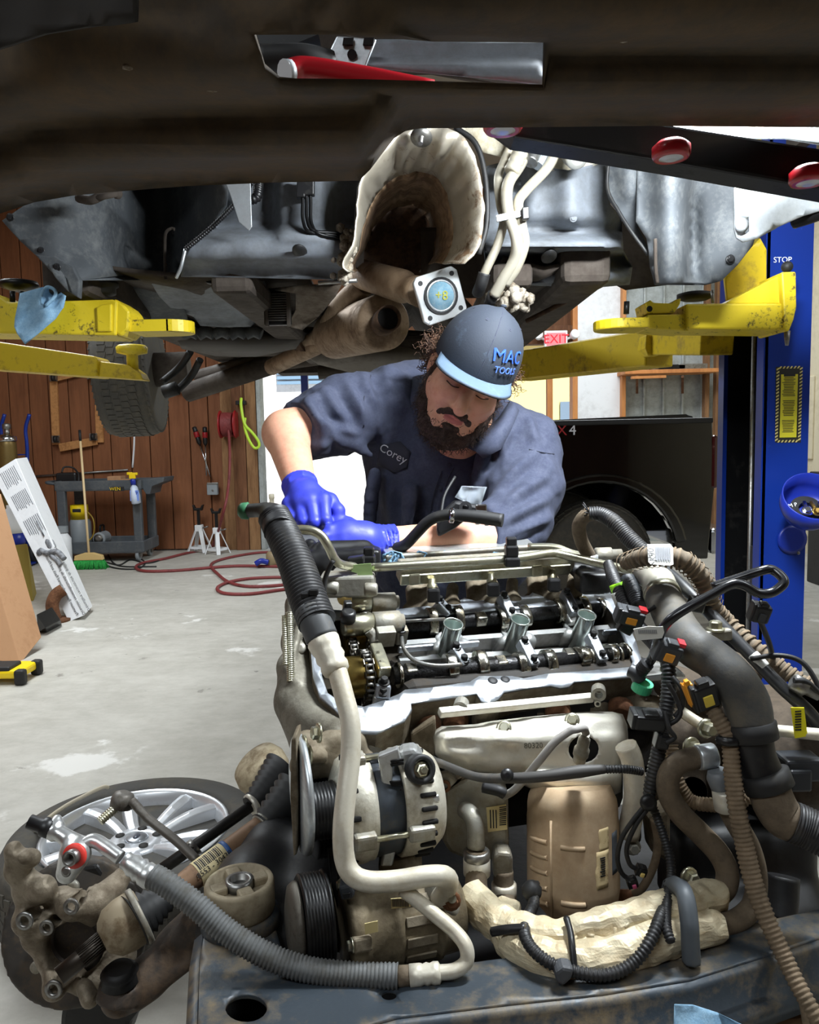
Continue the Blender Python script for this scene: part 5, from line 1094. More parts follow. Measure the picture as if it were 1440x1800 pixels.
# --- fuel rail, manifold runners and injectors behind the head
def YT(y): return 1.42
B().bar(W(700, 1004, 1.36), W(1006, 984, 1.45), .03, .036, (0, -.4, 1)).build('fuel_rail', alu, E_, bev=.004)
B().bar(W(704, 1020, 1.34), W(1002, 1000, 1.43), .006, .02, (0, -.4, 1)).build('rail_flange', zinc, E_, bev=.002)
for x, y in ((728, 1020), (944, 1005)): B().ppris([(x-9, y-10), (x+11, y-12), (x+11, y+8), (x-8, y+10)], 1.335+.0003*(x-728), .006).build('rail_bracket', zinc, E_, bev=.003)
B().bar(W(674, 976, 1.48), W(932, 958, 1.58), .06, .02, (0, -.3, 1)).build('lower_manifold', aluw, E_, bev=.004)
B().bar(W(676, 988, 1.45), W(930, 970, 1.55), .01, .03, (0, -.4, 1)).build('manifold_flange', alu, E_, bev=.003)
B().tube([W(651, 998, 1.30), W(780, 990, 1.32), W(902, 982, 1.365), W(965, 973, 1.4), W(992, 976, 1.4), W(1060, 992, 1.38), W(1122, 1005, 1.35), W(1131, 1004, 1.35)], .0075, 12).build('fuel_pipe', zinc, E_)
B().tube([W(929, 961, 1.52), W(975, 962, 1.5), W(1010, 974, 1.48), W(1045, 978, 1.46), W(1062, 975, 1.45)], .007, 12).build('fuel_pipe', zinc, E_)
B().lathe([(.008, 0), (.013, .002), (.013, .03), (.009, .032), (.009, .05)], W(1046, 975, 1.44), (1, .1, 0), 16).build('pipe_union', alu, E_)
B().tube([W(514, 931, 1.25), W(545, 932, 1.25), W(565, 942, 1.25), W(578, 962, 1.25), W(588, 982, 1.26), W(602, 993, 1.28), W(640, 998, 1.32)], .0075, 12).build('fuel_pipe', zinc, E_)
def clip(px, py, Y):
    c = W(px, py, Y); b = B(); b.box(c, (.022, .03, .02)); b.box(c+Vector((0, 0, .016)), (.018, .02, .016)); b.box(c-Vector((0, .004, .018)), (.026, .034, .016)); b.build('pipe_clip', blackp, E_, bev=.003)
clip(899, 968, 1.36); clip(649, 986, 1.34); clip(1160, 1000, 1.36)
def blobring(rows, name, mat, par):
    b = B(); b.loft(rows, True, True); return b.build(name, mat, par)
for i, (x, y) in enumerate(((760, 1046), (865, 1036), (972, 1028))):
    Y = 1.36+i*.035
    s = SDF(W(x, y, Y)-Vector((.07, .05, .06)), W(x, y, Y)+Vector((.07, .08, .05)), .0035)
    s.cap(cw(x-2, y+20, Y+.02), cw(x-6, y-6, Y+.06), .018, .019, .01); s.cap(cw(x-34, y+16, Y+.03), cw(x-34, y-8, Y+.05), .011, .014, .015); s.cap(cw(x+34, y+12, Y+.03), cw(x+36, y-12, Y+.05), .011, .011, .015)
    s.cap(cw(x-45, y+24, Y+.02), cw(x+45, y+18, Y+.03), .008, .008, .01); s.build('intake_port', alud, E_, 1)
    k = B().lathe([(.006, 0), (.009, .004), (.009, .02), (.006, .022), (.006, .03)], W(x, y+2, Y-.02), (0, .3, 1), 14).build('injector', zinc, E_)
    B().box(W(x+2, y, Y-.04), (.022, .02, .024)).build('injector_connector', blackp, k, bev=.004)
s = SDF(W(1010, 1045, 1.4)-Vector((.03, .05, .03)), W(1075, 985, 1.4)+Vector((.03, .08, .03)), .003)
s.box(cw(1042, 1022, 1.42), (.058, .06, .04), None, .01); s.cap(cw(1010, 1000, 1.45), cw(1050, 1000, 1.45), .012, .012, .012); s.build('coil_cover', blackp, E_, 1)
# black valve cover of the rear bank, far left, and green tape
s = SDF(W(520, 1015, 1.36)-Vector((.02, .04, .03)), W(680, 940, 1.5)+Vector((.03, .08, .03)), .0035)
s.box(cw(600, 976, 1.42), (.125, .1, .03), None, .012, .01); s.cap(cw(545, 968, 1.42), cw(545, 958, 1.42), .014, .012, .012); s.cap(cw(566, 966, 1.4), cw(640, 964, 1.42), .016, .016, .012); s.cap(cw(548, 992, 1.38), cw(546, 1010, 1.38), .014, .014, .012); s.cap(cw(572, 996, 1.38), cw(572, 1012, 1.38), .014, .013, .012); s.box(cw(645, 978, 1.4), (.05, .05, .03), None, .006, .006)
s.build('rear_valve_cover', blackp, E_, 1)
o = B().ppris([(614, 994), (652, 990), (656, 1016), (632, 1024), (628, 1008), (616, 1004)], 1.29, .003).build('masking_tape', masking, E_)
B().ppris([(610, 982), (640, 978), (640, 994), (612, 996)], 1.3, .03).build('fuse_cover', blackp, E_, bev=.003)
B().tube([W(586, 985, 1.25), W(574, 1010, 1.25), (W(570, 1034, 1.25)), W(572, 1055, 1.25)], .004, 8).build('sensor_wire', blackrub, E_)
b = B(); b.box(W(612, 1026, 1.31), (.09, .07, .035)); b.cyl(W(570, 1030, 1.28), W(596, 1034, 1.28), .012); b.cyl(W(640, 1036, 1.26), W(664, 1036, 1.26), .011); b.build('solenoid_bracket', alu, E_, bev=.004)
# --- dark block and sump behind the accessories
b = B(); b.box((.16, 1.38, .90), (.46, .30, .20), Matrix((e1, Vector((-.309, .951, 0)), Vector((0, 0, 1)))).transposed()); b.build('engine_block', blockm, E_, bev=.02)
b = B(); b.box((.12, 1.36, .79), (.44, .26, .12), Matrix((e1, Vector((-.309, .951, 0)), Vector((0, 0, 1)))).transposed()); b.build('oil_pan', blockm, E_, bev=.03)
# head flank: bosses, ledge bar and exhaust studs
for x, y, r in ((812, 1236, .011), (1052, 1212, .011), (1050, 1228, .005), (1130, 1258, .008)): k = B().ring(W(x, y, 1.13+.00025*(x-800)), (-.2, -1, -.1), r, r*.55, .02, 20).build('boss', alu, E_)
B().bar(W(772, 1253, 1.10), W(1042, 1226, 1.19), .012, .012, (0, -.5, 1)).build('gasket_ledge', shieldm, E_, bev=.002)
b = sheet([(640, 1300), (700, 1285), (780, 1256), (900, 1240), (1100, 1214), (1190, 1230), (1190, 1262), (1110, 1280), (800, 1300), (766, 1330), (750, 1350), (700, 1330)], lambda x, y: 1.17+.0003*(x-700)+.01*nz(x, y, .03), (), 14); b.build('head_flank', alud, E_, solid=.01)
for x, y in ((752, 1268), (800, 1262), (980, 1246), (1090, 1240)): B().lathe([(.022, 0), (.02, .01), (.014, .02)], W(x, y+2, 1.16+.0003*(x-700)), (-.2, -.9, -.4), 16).build('port_boss', rust, E_)
B().ppris([(722, 1290), (766, 1262), (768, 1330), (726, 1330)], 1.13, .02).build('lug_plate', alud, E_, bev=.004)
# --- exhaust heat shield
def pillow(ol, Y0, bulge, rad):
    P = np.array(ol, float); Q = np.roll(P, -1, 0); D = Q-P; LL = (D*D).sum(1)
    def f(x, y):
        t = np.clip(((x-P[:, 0])*D[:, 0]+(y-P[:, 1])*D[:, 1])/LL, 0, 1)
        d = np.hypot(P[:, 0]+t*D[:, 0]-x, P[:, 1]+t*D[:, 1]-y).min(); q = min(1, d/rad); base = Y0(x, y) if callable(Y0) else Y0
        return base-bulge*math.sqrt(max(0, 1-(1-q)**2))
    return f
hs = [(763, 1296), (766, 1284), (776, 1278), (836, 1274), (868, 1268), (940, 1260), (1031, 1252), (1076, 1252), (1094, 1256), (1102, 1275), (1104, 1310), (1097, 1347), (1090, 1392), (1062, 1404), (1043, 1408), (1005, 1408), (973, 1402), (936, 1386), (916, 1378), (926, 1361), (870, 1362), (822, 1358), (784, 1342), (766, 1326)]
pf = pillow(hs, lambda x, y: 1.13+.0002*(x-800), .055, 26)
def hsY(x, y): return pf(x, y)+.018*sstep(1300, 1275, y)-.012*gauss(x, y, 885, 1300, 26, 14)-.008*gauss(x, y, 1012, 1282, 30, 12)+.012*gauss(x, y, 805, 1308, 30, 6)-.016*sstep(1352, 1366, y)*sstep(920, 935, x)+.004*nz(x, y, .03)
Hs = sheet(hs, hsY, [[(1026+27*math.cos(a), 1317+24*math.sin(a)) for a in np.linspace(0, 2*PI, 20)[:-1]]], 8).build('exhaust_heat_shield', shieldm, E_, solid=.002)
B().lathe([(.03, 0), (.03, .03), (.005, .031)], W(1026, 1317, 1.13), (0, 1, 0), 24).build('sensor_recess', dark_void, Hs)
for x, y in ((886, 1280), (1006, 1266), (983, 1393)): B().bolt(W(x, y, hsY(x, y)-.002), (-.1, -.8, .5), .0075, .007).build('bolt', zinc, Hs)
text('stamped_number', '80320', W(938, 1311, hsY(938, 1311)-.005), (1, 0, .0), (0, .3, 1), .011, oilal, Hs, .0003)
# oxygen sensor
o2a, o2b = W(1020, 1330, 1.07), W(1030, 1288, 1.05); d = o2b-o2a
k = B().lathe([(.006, -.01), (.009, -.008), (.009, .002), (.011, .004), (.011, .014), (.0085, .016), (.0085, .034), (.006, .037), (.006, .042)], o2a, d, 18).build('oxygen_sensor', alu, E_)
B().tube([o2b, W(1026, 1280, 1.04), W(1012, 1282, 1.03), W(1000, 1286, 1.03), W(975, 1305, 1.03), W(950, 1335, 1.035), W(928, 1362, 1.05), W(905, 1388, 1.07), W(886, 1400, 1.09)], .0055, 10).build('sensor_lead', M('lead_sleeve', (150, 146, 142), .6, 0, (120, 112, 100), 10, .4), k)
# --- catalytic converter
c0 = W(1006, 1400, 1.12); c1 = W(1008, 1585, 1.09); ax = (c1-c0); L = ax.length
Ct = B().lathe([(.055, -.02), (.064, .0), (.0655, .01), (.0655, L*.15), (.0665, L*.2), (.0665, L*.82), (.064, L*.93), (.055, L), (.044, L*1.08), (.036, L*1.16), (.034, L*1.3)], c0, ax, 44).build('catalytic_converter', catm, E_)
b = B()
for i in range(8): a = 2.55; u, w_, _ = frame(ax)
for i in range(5):
    z = c0.lerp(c1, .3+.14*i); b.tube([z+Vector((math.sin(q), -math.cos(q), 0))*.067+Vector((0, 0, .012*(q+1.1))) for q in np.linspace(-1.25, -.75, 6)], .0035, 8)
b.tube([c0.lerp(c1, t)+Vector((math.sin(-.66), -math.cos(-.66), 0))*.0668 for t in (.06, .95)], .0022, 6, 0)
for t in (.28, .78): b.tube([c0.lerp(c1, t)+Vector((math.sin(q), -math.cos(q), 0))*.0665 for q in np.linspace(-.45, .05, 6)], .004, 8)
b.build('beads', catm, Ct)
def onc_cat(t, q, r=.0672): return c0.lerp(c1, t)+Vector((math.sin(q), -math.cos(q), 0))*r
def catpatch(t0, t1, q0, q1, mat, name, rag=0):
    b = B(); n = 8; rows = []
    for i in range(n+1):
        t = t0+(t1-t0)*i/n; rows.append([onc_cat(t, q0+(q1-q0)*j/4+(random.uniform(-rag, rag) if j in (0, 4) else 0), .0674) for j in range(5)])
    b.loft(rows, False, False); return b.build(name, mat, Ct, solid=.0008)
catpatch(.12, .32, .36, .62, M('old_label', (206, 184, 140), .7, 0, (150, 120, 80), 30, .4, .15), 'torn_label', .02); catpatch(.32, .66, .28, .60, MATS['old_label'], 'torn_label', .02); catpatch(.2, .58, .74, .95, M('heat_plate', (84, 90, 98), .5, .3, (150, 150, 150), 60, .35, .1), 'data_plate')
b = B()
for i in range(9): b.bar(onc_cat(.38+.02*i, .36+.05*random.random(), .0684), onc_cat(.38+.02*i, .5, .0684), .001, .0015)
b.build('print_marks', ink, Ct, kind='stuff')
B().tube([W(1064, 1590, 1.12), W(1090, 1578, 1.12), W(1112, 1572, 1.12)], [.012, .012, .007], 12).build('rear_oxygen_sensor', rust, E_)
B().tube([W(1112, 1572, 1.12), W(1130, 1560, 1.11), W(1150, 1520, 1.1), W(1156, 1480, 1.1), W(1150, 1440, 1.1)], .006, 8).build('sensor_lead', loomtan, E_)
# --- oil cooler with label and hoses
cool = [(780, 1388), (800, 1376), (826, 1366), (876, 1372), (894, 1392), (896, 1500), (886, 1516), (820, 1512), (790, 1500), (778, 1480)]
Co = B().ppris(cool, 1.10, .05).build('oil_cooler', alu, E_, bev=.006)
for i in range(7): B().ppris([(778+i*2.6, 1392-i*3.4), (803+i*2.6, 1374-i*2), (806+i*2.6, 1376-i*2), (781+i*2.6, 1395-i*3.4)], 1.094, .01).build('plate', alud, Co)
k = B().ppris([(768, 1366), (790, 1360), (806, 1372), (786, 1394), (772, 1402), (768, 1390)], 1.09, .02).build('lug', alu, Co, bev=.004); B().ring(W(781, 1381, 1.088), (0, -1, 0), .009, .005, .004).build('grommet', rust, k)
lbp = B().ppris([(855, 1420), (890, 1414), (892, 1458), (858, 1463)], 1.098, .0012).build('label', M('label_aged', (214, 196, 140), .6, 0, (186, 164, 110), 20, .4), Co)
b = B()
for i in range(10): b.ppris([(878, 1419+i*3.4), (890, 1417.5+i*3.4), (890, 1419+i*3.4+.5*(i % 2)), (878, 1420.5+i*3.4)], 1.0972, .0006)
for i in range(3): b.ppris([(861+i*5, 1424), (863+i*5, 1424), (864+i*5, 1456), (862+i*5, 1456)], 1.0972, .0006)
b.build('print', ink, lbp, kind='stuff')
B().tube([W(818, 1424, 1.09), W(828, 1432, 1.07), W(836, 1452, 1.06), W(837, 1490, 1.055)], .0125, 16).build('outlet_pipe', alu, Co)
B().lathe([(.016, 0), (.0185, .002), (.0185, .018), (.016, .02)], W(838, 1494, 1.055), (0, 0, -1), 22).build('hose_clamp', steel, E_); B().lathe([(.0165, 0), (.019, .002), (.019, .024), (.0165, .026)], W(838, 1507, 1.055), (0, 0, -1), 22).build('hose_clamp', shieldm, E_)
B().tube([W(838, 1494, 1.056), W(838, 1530, 1.05), W(838, 1562, 1.04), W(850, 1585, 1.03)], .0155, 16).build('coolant_hose', hosetan, E_)
B().ppris([(868, 1506), (876, 1498), (898, 1500), (902, 1510), (902, 1545), (868, 1545)], 1.07, .03).build('thermostat_elbow', alu, E_, bev=.006)
B().tube([W(885, 1530, 1.08), W(886, 1560, 1.075), W(888, 1590, 1.06)], .0145, 16).build('coolant_hose', hosetan, E_); B().lathe([(.0155, 0), (.018, .002), (.018, .022), (.0155, .024)], W(886, 1552, 1.075), (0, 0, -1), 22).build('hose_clamp', shieldm, E_)
# --- alternator
ea = Vector((.95, .30, -.02)).normalized()
def acc(px, py, Y): return W(px, py, Y)
altm = M('alternator_cast', (202, 198, 184), .45, .5, (150, 140, 118), 12, .45, .3, .2, 110)
ac0 = acc(586, 1424, 1.01)
u, w_, _ = frame(ea); R = .071
At = B().lathe([(.02, 0), (R*.6, .0), (R*.9, .008), (R, .02), (R, .034), (R*.97, .04), (R*.97, .046)], ac0, ea, 40).build('alternator', altm, E_)
st = B().lathe([(R*.93, .04), (R*.93, .085)], ac0, ea, 40).build('stator', M('stator_dark', (70, 76, 84), .5, .5, (104, 96, 84), 14, .42, .2), At)
rb = B().lathe([(R*.97, .082), (R*1.0, .085), (R*1.0, .10), (R*.97, .125), (R*.8, .14), (R*.5, .146), (.01, .146)], ac0, ea, 40).build('rear_housing', altm, At)
for k in range(26):
    a = 2*PI*k/26; rd = u*math.cos(a)+w_*math.sin(a)
    if k % 1 == 0: B().box(ac0+ea*.112+rd*(R*.985), (.006, .022, .008), Matrix((rd.cross(ea), ea, rd)).transposed()).build('vent_slot', dark_void, rb, bev=.002)
    if k % 2 == 0: B().box(ac0+ea*.016+rd*(R*.93), (.007, .012, .012), Matrix((rd.cross(ea), ea, rd)).transposed()).build('vent_slot', dark_void, At, bev=.002)
for k, a in enumerate((.2, 1.75, 3.3, 4.8)):
    rd = u*math.cos(a)+w_*math.sin(a); B().cyl(ac0+ea*.02+rd*R*1.02, ac0+ea*.11+rd*R*1.02, .004, 10).build('through_bolt', zinc, At); B().box(ac0+ea*.1+rd*R*1.02, (.02, .035, .016), Matrix((rd.cross(ea), ea, rd)).transposed()).build('bolt_lug', alu, At, bev=.004); B().box(ac0+ea*.025+rd*R*1.02, (.022, .03, .016), Matrix((rd.cross(ea), ea, rd)).transposed()).build('bolt_lug', alu, At, bev=.004)
def gpulley(c, ax, R, w, n, name, par, mat=blackm):
    pr = [(R*.35, 0), (R*.96, 0), (R, .002)]
    for i in range(n):
        z = .003+(w-.006)*i/n; dz = (w-.006)/n; pr += [(R, z+dz*.1), (R*.94, z+dz*.5), (R, z+dz*.9)]
    pr += [(R*1.02, w-.002), (R*1.02, w), (R*.4, w)]
    return B().lathe(pr, c, ax, 44, True).build(name, mat, par)
gpulley(acc(545, 1428, .985), ea, .036, .032, 6, 'pulley', At)
B().lathe([(.01, 0), (.03, .001), (.034, .004)], acc(544, 1428, .985), ea, 28).build('pulley_cap', subd, At)
nt = W(739, 1352, .985); k = B().lathe([(.011, -.01), (.019, -.008), (.019, .006), (.017, .008), (.012, .008), (.012, 0)], nt, (.35, -.9, .3), 26).build('terminal_boot', blackrub, At); B().bolt(nt-Vector((0, .002, 0)), (.35, -.9, .3), .008, .009).build('nut', zinc, k); B().cyl(nt, nt+Vector((.35, -.9, .3)).normalized()*.016, .004, 10).build('stud', zinc, k)
B().ppris([(700, 1322), (728, 1316), (742, 1330), (752, 1372), (754, 1400), (726, 1408), (712, 1380)], 1.0, .03).build('regulator_cover', aluw, At, bev=.006)
B().ppris([(706, 1422), (712, 1406), (772, 1398), (774, 1412), (722, 1422), (714, 1432)], .985, .03).build('shroud', aluw, At, bev=.003); B().ppris([(712, 1466), (774, 1452), (776, 1462), (718, 1478)], .985, .03).build('shroud', aluw, At, bev=.003)
k = B().ppris([(711, 1424), (744, 1418), (744, 1456), (712, 1462)], .99, .03).build('connector', M('connector_brown', (120, 90, 60), .5), At); B().ppris([(738, 1422), (770, 1417), (770, 1444), (740, 1452)], .985, .02).build('connector_shell', tanc, At, bev=.002); B().ppris([(748, 1432), (755, 1431), (755, 1440), (748, 1441)], .984, .004).build('latch', dark_void, k)
B().ppris([(664, 1330), (700, 1316), (706, 1345), (690, 1346), (690, 1480), (696, 1495), (690, 1524), (668, 1524), (676, 1490), (674, 1400)], .985, .016).build('strap', aluw, At, bev=.003)
for y in (1378, 1393, 1408): B().ppris([(684, y-4), (706, y-5), (706, y+3), (688, y+5)], .983, .004).build('vent_slot', dark_void, rb, bev=.001)
for y in (1338, 1344): B().ppris([(686, y), (710, y-4), (710, y), (688, y+4)], .983, .003).build('vent_slot', dark_void, rb)
# accessory pulleys and bracket plates to the left
gpulley(acc(548, 1430, 1.06), ea, .06, .03, 5, 'idler_pulley', E_); B().lathe([(.02, 0), (.075, .001), (.078, .004), (.078, .010), (.02, .012)], acc(522, 1396, 1.02), ea, 36).build('cover_disc', galv, E_); B().ppris([(512, 1300), (520, 1296), (524, 1400), (522, 1502), (516, 1506), (510, 1400)], .99, .05).build('bracket_plate', alud, E_, bev=.002)
s = SDF(W(520, 1400, 1.03)-Vector((.03, .06, .03)), W(640, 1280, 1.1)+Vector((.03, .08, .04)), .0035)
for p in ((540, 1306, 1.06, .018), (566, 1330, 1.06, .02), (590, 1306, 1.07, .022), (620, 1304, 1.07, .02), (545, 1345, 1.06, .02), (600, 1342, 1.06, .02)): s.ell(cw(*p[:3]), (p[3],)*3, None, .015)
s.cap(cw(530, 1346, 1.06), cw(640, 1336, 1.07), .016, .016, .015); s.cylr(cw(530, 1310, 1.03), cw(560, 1310, 1.05), .009); s.cylr(cw(540, 1330, 1.02), cw(570, 1328, 1.04), .01)
s.build('accessory_bracket', alud, E_, 1)
for x, y in ((536, 1310), (545, 1328), (562, 1288)): B().bolt(W(x, y, 1.02), (-.9, -.4, .1), .009, .01).build('bolt', zinc, E_)
# --- air-conditioning compressor
cc0 = acc(604, 1632, .97); Cm = B().lathe([(.03, 0), (.058, .0), (.06, .006), (.06, .022), (.055, .026), (.055, .056), (.058, .058), (.058, .066), (.055, .068), (.055, .115), (.058, .117), (.058, .122), (.054, .124), (.052, .15), (.04, .158), (.01, .16)], cc0, ea, 40).build('compressor', M('compressor_cast', (126, 114, 92), .5, .45, (76, 66, 50), 9, .47, .3, .3, 90), E_)
for k in range(14):
    a = 2*PI*k/14; rd = u*math.cos(a)+w_*math.sin(a); B().box(cc0+ea*.09+rd*.056, (.012, .04, .003), Matrix((rd.cross(ea), ea, rd)).transposed()).build('rib', alud, Cm, bev=.001)
for a in (.4, 1.6, 2.9, 4.1, 5.4): rd = u*math.cos(a)+w_*math.sin(a); B().box(cc0+ea*.01+rd*.06, (.018, .024, .014), Matrix((rd.cross(ea), ea, rd)).transposed()).build('mount_lug', alud, Cm, bev=.003); B().bolt(cc0+rd*.06-ea*.002, -ea, .006, .006).build('bolt', zinc, Cm)
Pl = gpulley(acc(528, 1624, .93), ea, .0575, .034, 7, 'clutch_pulley', Cm); B().lathe([(.008, -.014), (.03, -.014), (.046, -.010), (.05, -.004), (.05, .0), (.01, .002)], acc(526, 1624, .93), ea, 36).build('clutch_plate', M('clutch_grey', (96, 92, 84), .55, .5, (70, 62, 52), 10, .42), Cm)
lb = B().ppris([(641, 1624), (664, 1619), (665, 1638), (642, 1643)], .912, .001).build('data_label', M('label_aged'), Cm) if 0 else B().ppris([(641, 1624), (664, 1619), (665, 1638), (642, 1643)], .918, .001).build('data_label', MATS['label_aged'], Cm)
lb = B().ppris([(687, 1580), (720, 1578), (722, 1594), (688, 1598)], .925, .001).build('barcode_label', MATS['label_aged'], Cm); b = B()
for i in range(11): b.ppris([(690+i*2.7, 1581), (691.4+i*2.7, 1581), (691.8+i*2.7, 1594), (690.4+i*2.7, 1594)], .9243, .0005)
b.build('bars', ink, lb, kind='stuff')
B().ppris([(595, 1560), (616, 1556), (624, 1570), (622, 1580), (600, 1584)], .93, .03).build('clutch_connector', conng, Cm, bev=.003); B().ppris([(602, 1572), (616, 1570), (614, 1578), (604, 1580)], .928, .004).build('socket', dark_void, Cm)
# manifold block where the pipes meet the compressor
s = SDF(W(775, 1590, .97)-Vector((.05, .05, .06)), W(790, 1560, .97)+Vector((.05, .06, .05)), .003)
s.cap(cw(768, 1572, .98), cw(790, 1596, .98), .017, .017, .01); s.cap(cw(772, 1552, .98), cw(770, 1574, .985), .015, .015, .01); s.build('pipe_flange', alu, Cm, 1)
B().bolt(W(793, 1583, .955), (.1, -.95, .2), .0085, .008).build('flange_bolt', rust, Cm); B().cyl(W(793, 1583, .96), W(796, 1580, .938), .005, 10).build('stud', zinc, Cm)
# mount brackets under alternator
B().ppris([(664, 1520), (730, 1505), (745, 1540), (720, 1570), (670, 1568)], 1.0, .05).build('mount_bracket', alud, E_, bev=.006)
B().ppris([(575, 1490), (590, 1488), (596, 1560), (604, 1600), (594, 1602), (582, 1560)], 1.0, .03).build('belt_bracket', subd, E_, bev=.003)
# ================================================================== subframe and everything lying on it
ZS = .75
T = thing('subframe', 'black stamped-steel front subframe beam across the bottom of the picture', 'subframe', W(800, 1780, .88))
def top(o, h=[], name='top_plate', z=ZS, mat=subm, step=16, par=T, sol=.006):
    W_ = globals()['W']; globals()['W'] = lambda x, y, Y: Wz(x, y, z+Y)
    b = sheet(o, lambda x, y: -.008*gauss(x, y, 684, 1754, 26, 16), h, step); globals()['W'] = W_
    return b.build(name, mat, par, solid=sol)
el = lambda cx, cy, a, b_: [(cx+a*math.cos(t), cy+b_*math.sin(t)) for t in np.linspace(0, 2*PI, 22)[:-1]]
topo = [(348, 1800), (352, 1690), (360, 1640), (400, 1600), (450, 1590), (486, 1640), (500, 1690), (560, 1704), (640, 1716), (760, 1706), (860, 1692), (960, 1680), (1100, 1664), (1220, 1642), (1330, 1626), (1440, 1602), (1520, 1586), (1520, 1625), (1440, 1652), (1365, 1677), (1212, 1726), (1060, 1751), (900, 1768), (700, 1792), (560, 1830), (420, 1850), (344, 1850)]
top(topo, [el(433, 1776, 37, 25), el(684, 1754, 15, 9), [(1306, 1699), (1310, 1694), (1314, 1698), (1308, 1704)]])
fe = [(1520, 1625), (1440, 1652), (1365, 1677), (1212, 1726), (1060, 1751), (900, 1768), (700, 1792), (560, 1830), (420, 1850), (344, 1850)]
a = [Wz(x, y, ZS) for x, y in fe]
B().loft([a, [p+Vector((0, -.006, -.008)) for p in a], [p+Vector((0, -.008, -.042)) for p in a], [p+Vector((0, -.022, -.046)) for p in a], [p+Vector((0, -.022, -.066)) for p in a], [p+Vector((0, .03, -.072)) for p in a]], False, False).build('front_face', subm, T, solid=.004)
le = [(344, 1850), (348, 1800), (352, 1690), (360, 1640)]; a = [Wz(x, y, ZS) for x, y in le]
B().loft([a, [p+Vector((-.012, 0, -.01)) for p in a], [p+Vector((-.016, 0, -.09)) for p in a]], False, False).build('end_face', subm, T, solid=.004)
B().prism([Wz(x, y, ZS-.07) for x, y in ((352, 1830), (380, 1650), (700, 1720), (1400, 1620), (1440, 1650), (700, 1800))], (0, 0, -.004)).build('bottom_plate', subd, T)
# dark side arms of the subframe
s = SDF(W(340, 1700, 1.0)-Vector((.05, .1, .06)), W(620, 1450, 1.3)+Vector((.1, .1, .1)), .005)
s.chain([cw(420, 1640, 1.0), cw(450, 1560, 1.08), cw(480, 1500, 1.18), cw(520, 1470, 1.25)], [.05, .045, .045, .05], .03); s.chain([cw(500, 1680, .98), cw(540, 1600, 1.05), cw(560, 1520, 1.15)], [.03, .05, .06], .03); s.cap(cw(440, 1560, 1.1), cw(430, 1620, 1.03), .05, .06, .03)
s.build('side_arm', subd, T, 2)
s = SDF(W(1180, 1640, 1.05)-Vector((.05, .1, .06)), W(1440, 1360, 1.35)+Vector((.1, .1, .1)), .006)
s.box(cw(1290, 1540, 1.22), (.22, .14, .22), None, .03, .02); s.cap(cw(1180, 1640, 1.1), cw(1400, 1610, 1.15), .05, .05, .03); s.cap(cw(1380, 1600, 1.2), cw(1384, 1480, 1.22), .035, .03, .03)
s.build('transmission_mount', subd, T, 2)
B().tube([W(1378, 1540, 1.08), W(1376, 1580, 1.07), W(1372, 1616, 1.06)], .022, 14).build('mount_leg', subd, T)
# upright bracket and ledge plate bolted on the beam
B().ppris([(1200, 1690), (1240, 1688), (1246, 1722), (1204, 1732)], .895, .004).build('bracket_foot', subm, T, bev=.002)
k = B().tube([W(1178, 1560, .97), W(1188, 1556, .94), W(1204, 1572, .90), W(1212, 1620, .88), W(1214, 1660, .875), W(1216, 1690, .875)], .011, 8, 8, flat=1).build('hose_saddle', M('saddle_grey', (84, 90, 96), .5, 0, (104, 100, 92), 10, .42), T)
B().ppris([(1196, 1680), (1226, 1676), (1248, 1694), (1244, 1728), (1202, 1734), (1202, 1700)], .89, .006).build('saddle_foot', MATS['saddle_grey'], T, bev=.003)
# rubber isolator
c = Wz(424, 1624, ZS); t = thing('isolator', 'round tan rubber isolator with four slots on the subframe\'s left end', 'bushing', c); m = Vector((0, 0, 1))
B().lathe([(.05, 0), (.052, .004), (.05, .016), (.044, .02)], c, m, 36).build('collar', subm, t)
BO = B().lathe([(.043, .018), (.045, .024), (.045, .056), (.043, .06), (.037, .06), (.036, .05), (.0, .05)], c, m, 40).build('body', isom, t)
B().lathe([(.009, .05), (.018, .05), (.018, .062), (.012, .062), (.011, .054)], c, m, 28).build('centre_sleeve', steel, t)
for k in range(4): a = .5+k*PI/2; B().bar(c+Vector((math.cos(a)*.017, math.sin(a)*.017, .054)), c+Vector((math.cos(a)*.038, math.sin(a)*.038, .054)), .019, .012).build('spoke', isom, t, bev=.003)
# timber under the subframe and a stand that carries it
t = thing('timber_block', 'scorched timber block under the right end of the subframe', 'timber', (.35, .95, .60))
B().bar((.1, .93, .625), (.62, 1.0, .625), .16, .085).build('beam', blockwood, t, bev=.006)
t = thing('support_table', 'lift table under the timber and the subframe', 'table', (.15, 1.2, 0))
B().box((.18, 1.25, .55), (1.0, .8, .06)).build('top', subd, t, bev=.01)
for sx in (-.25, .6):
    for sy in (.95, 1.55): B().box((sx, sy, .27), (.06, .06, .54)).build('leg', subd, t)
B().box((.18, 1.25, .05), (.9, .7, .04)).build('base', subd, t)
b = sheet([(1186, 1765), (1218, 1766), (1262, 1780), (1326, 1812), (1330, 1850), (1184, 1850)], lambda x, y: .80-.02*sstep(1760, 1840, y)+.01*math.sin(x*.05), (), 8); o = b.build('shop_towel', MATS['blue_towel'], None, solid=.002); recenter(o, W(1250, 1790, .8)); tag(o, 'blue paper towel at the bottom edge in front of the timber block', 'towel')
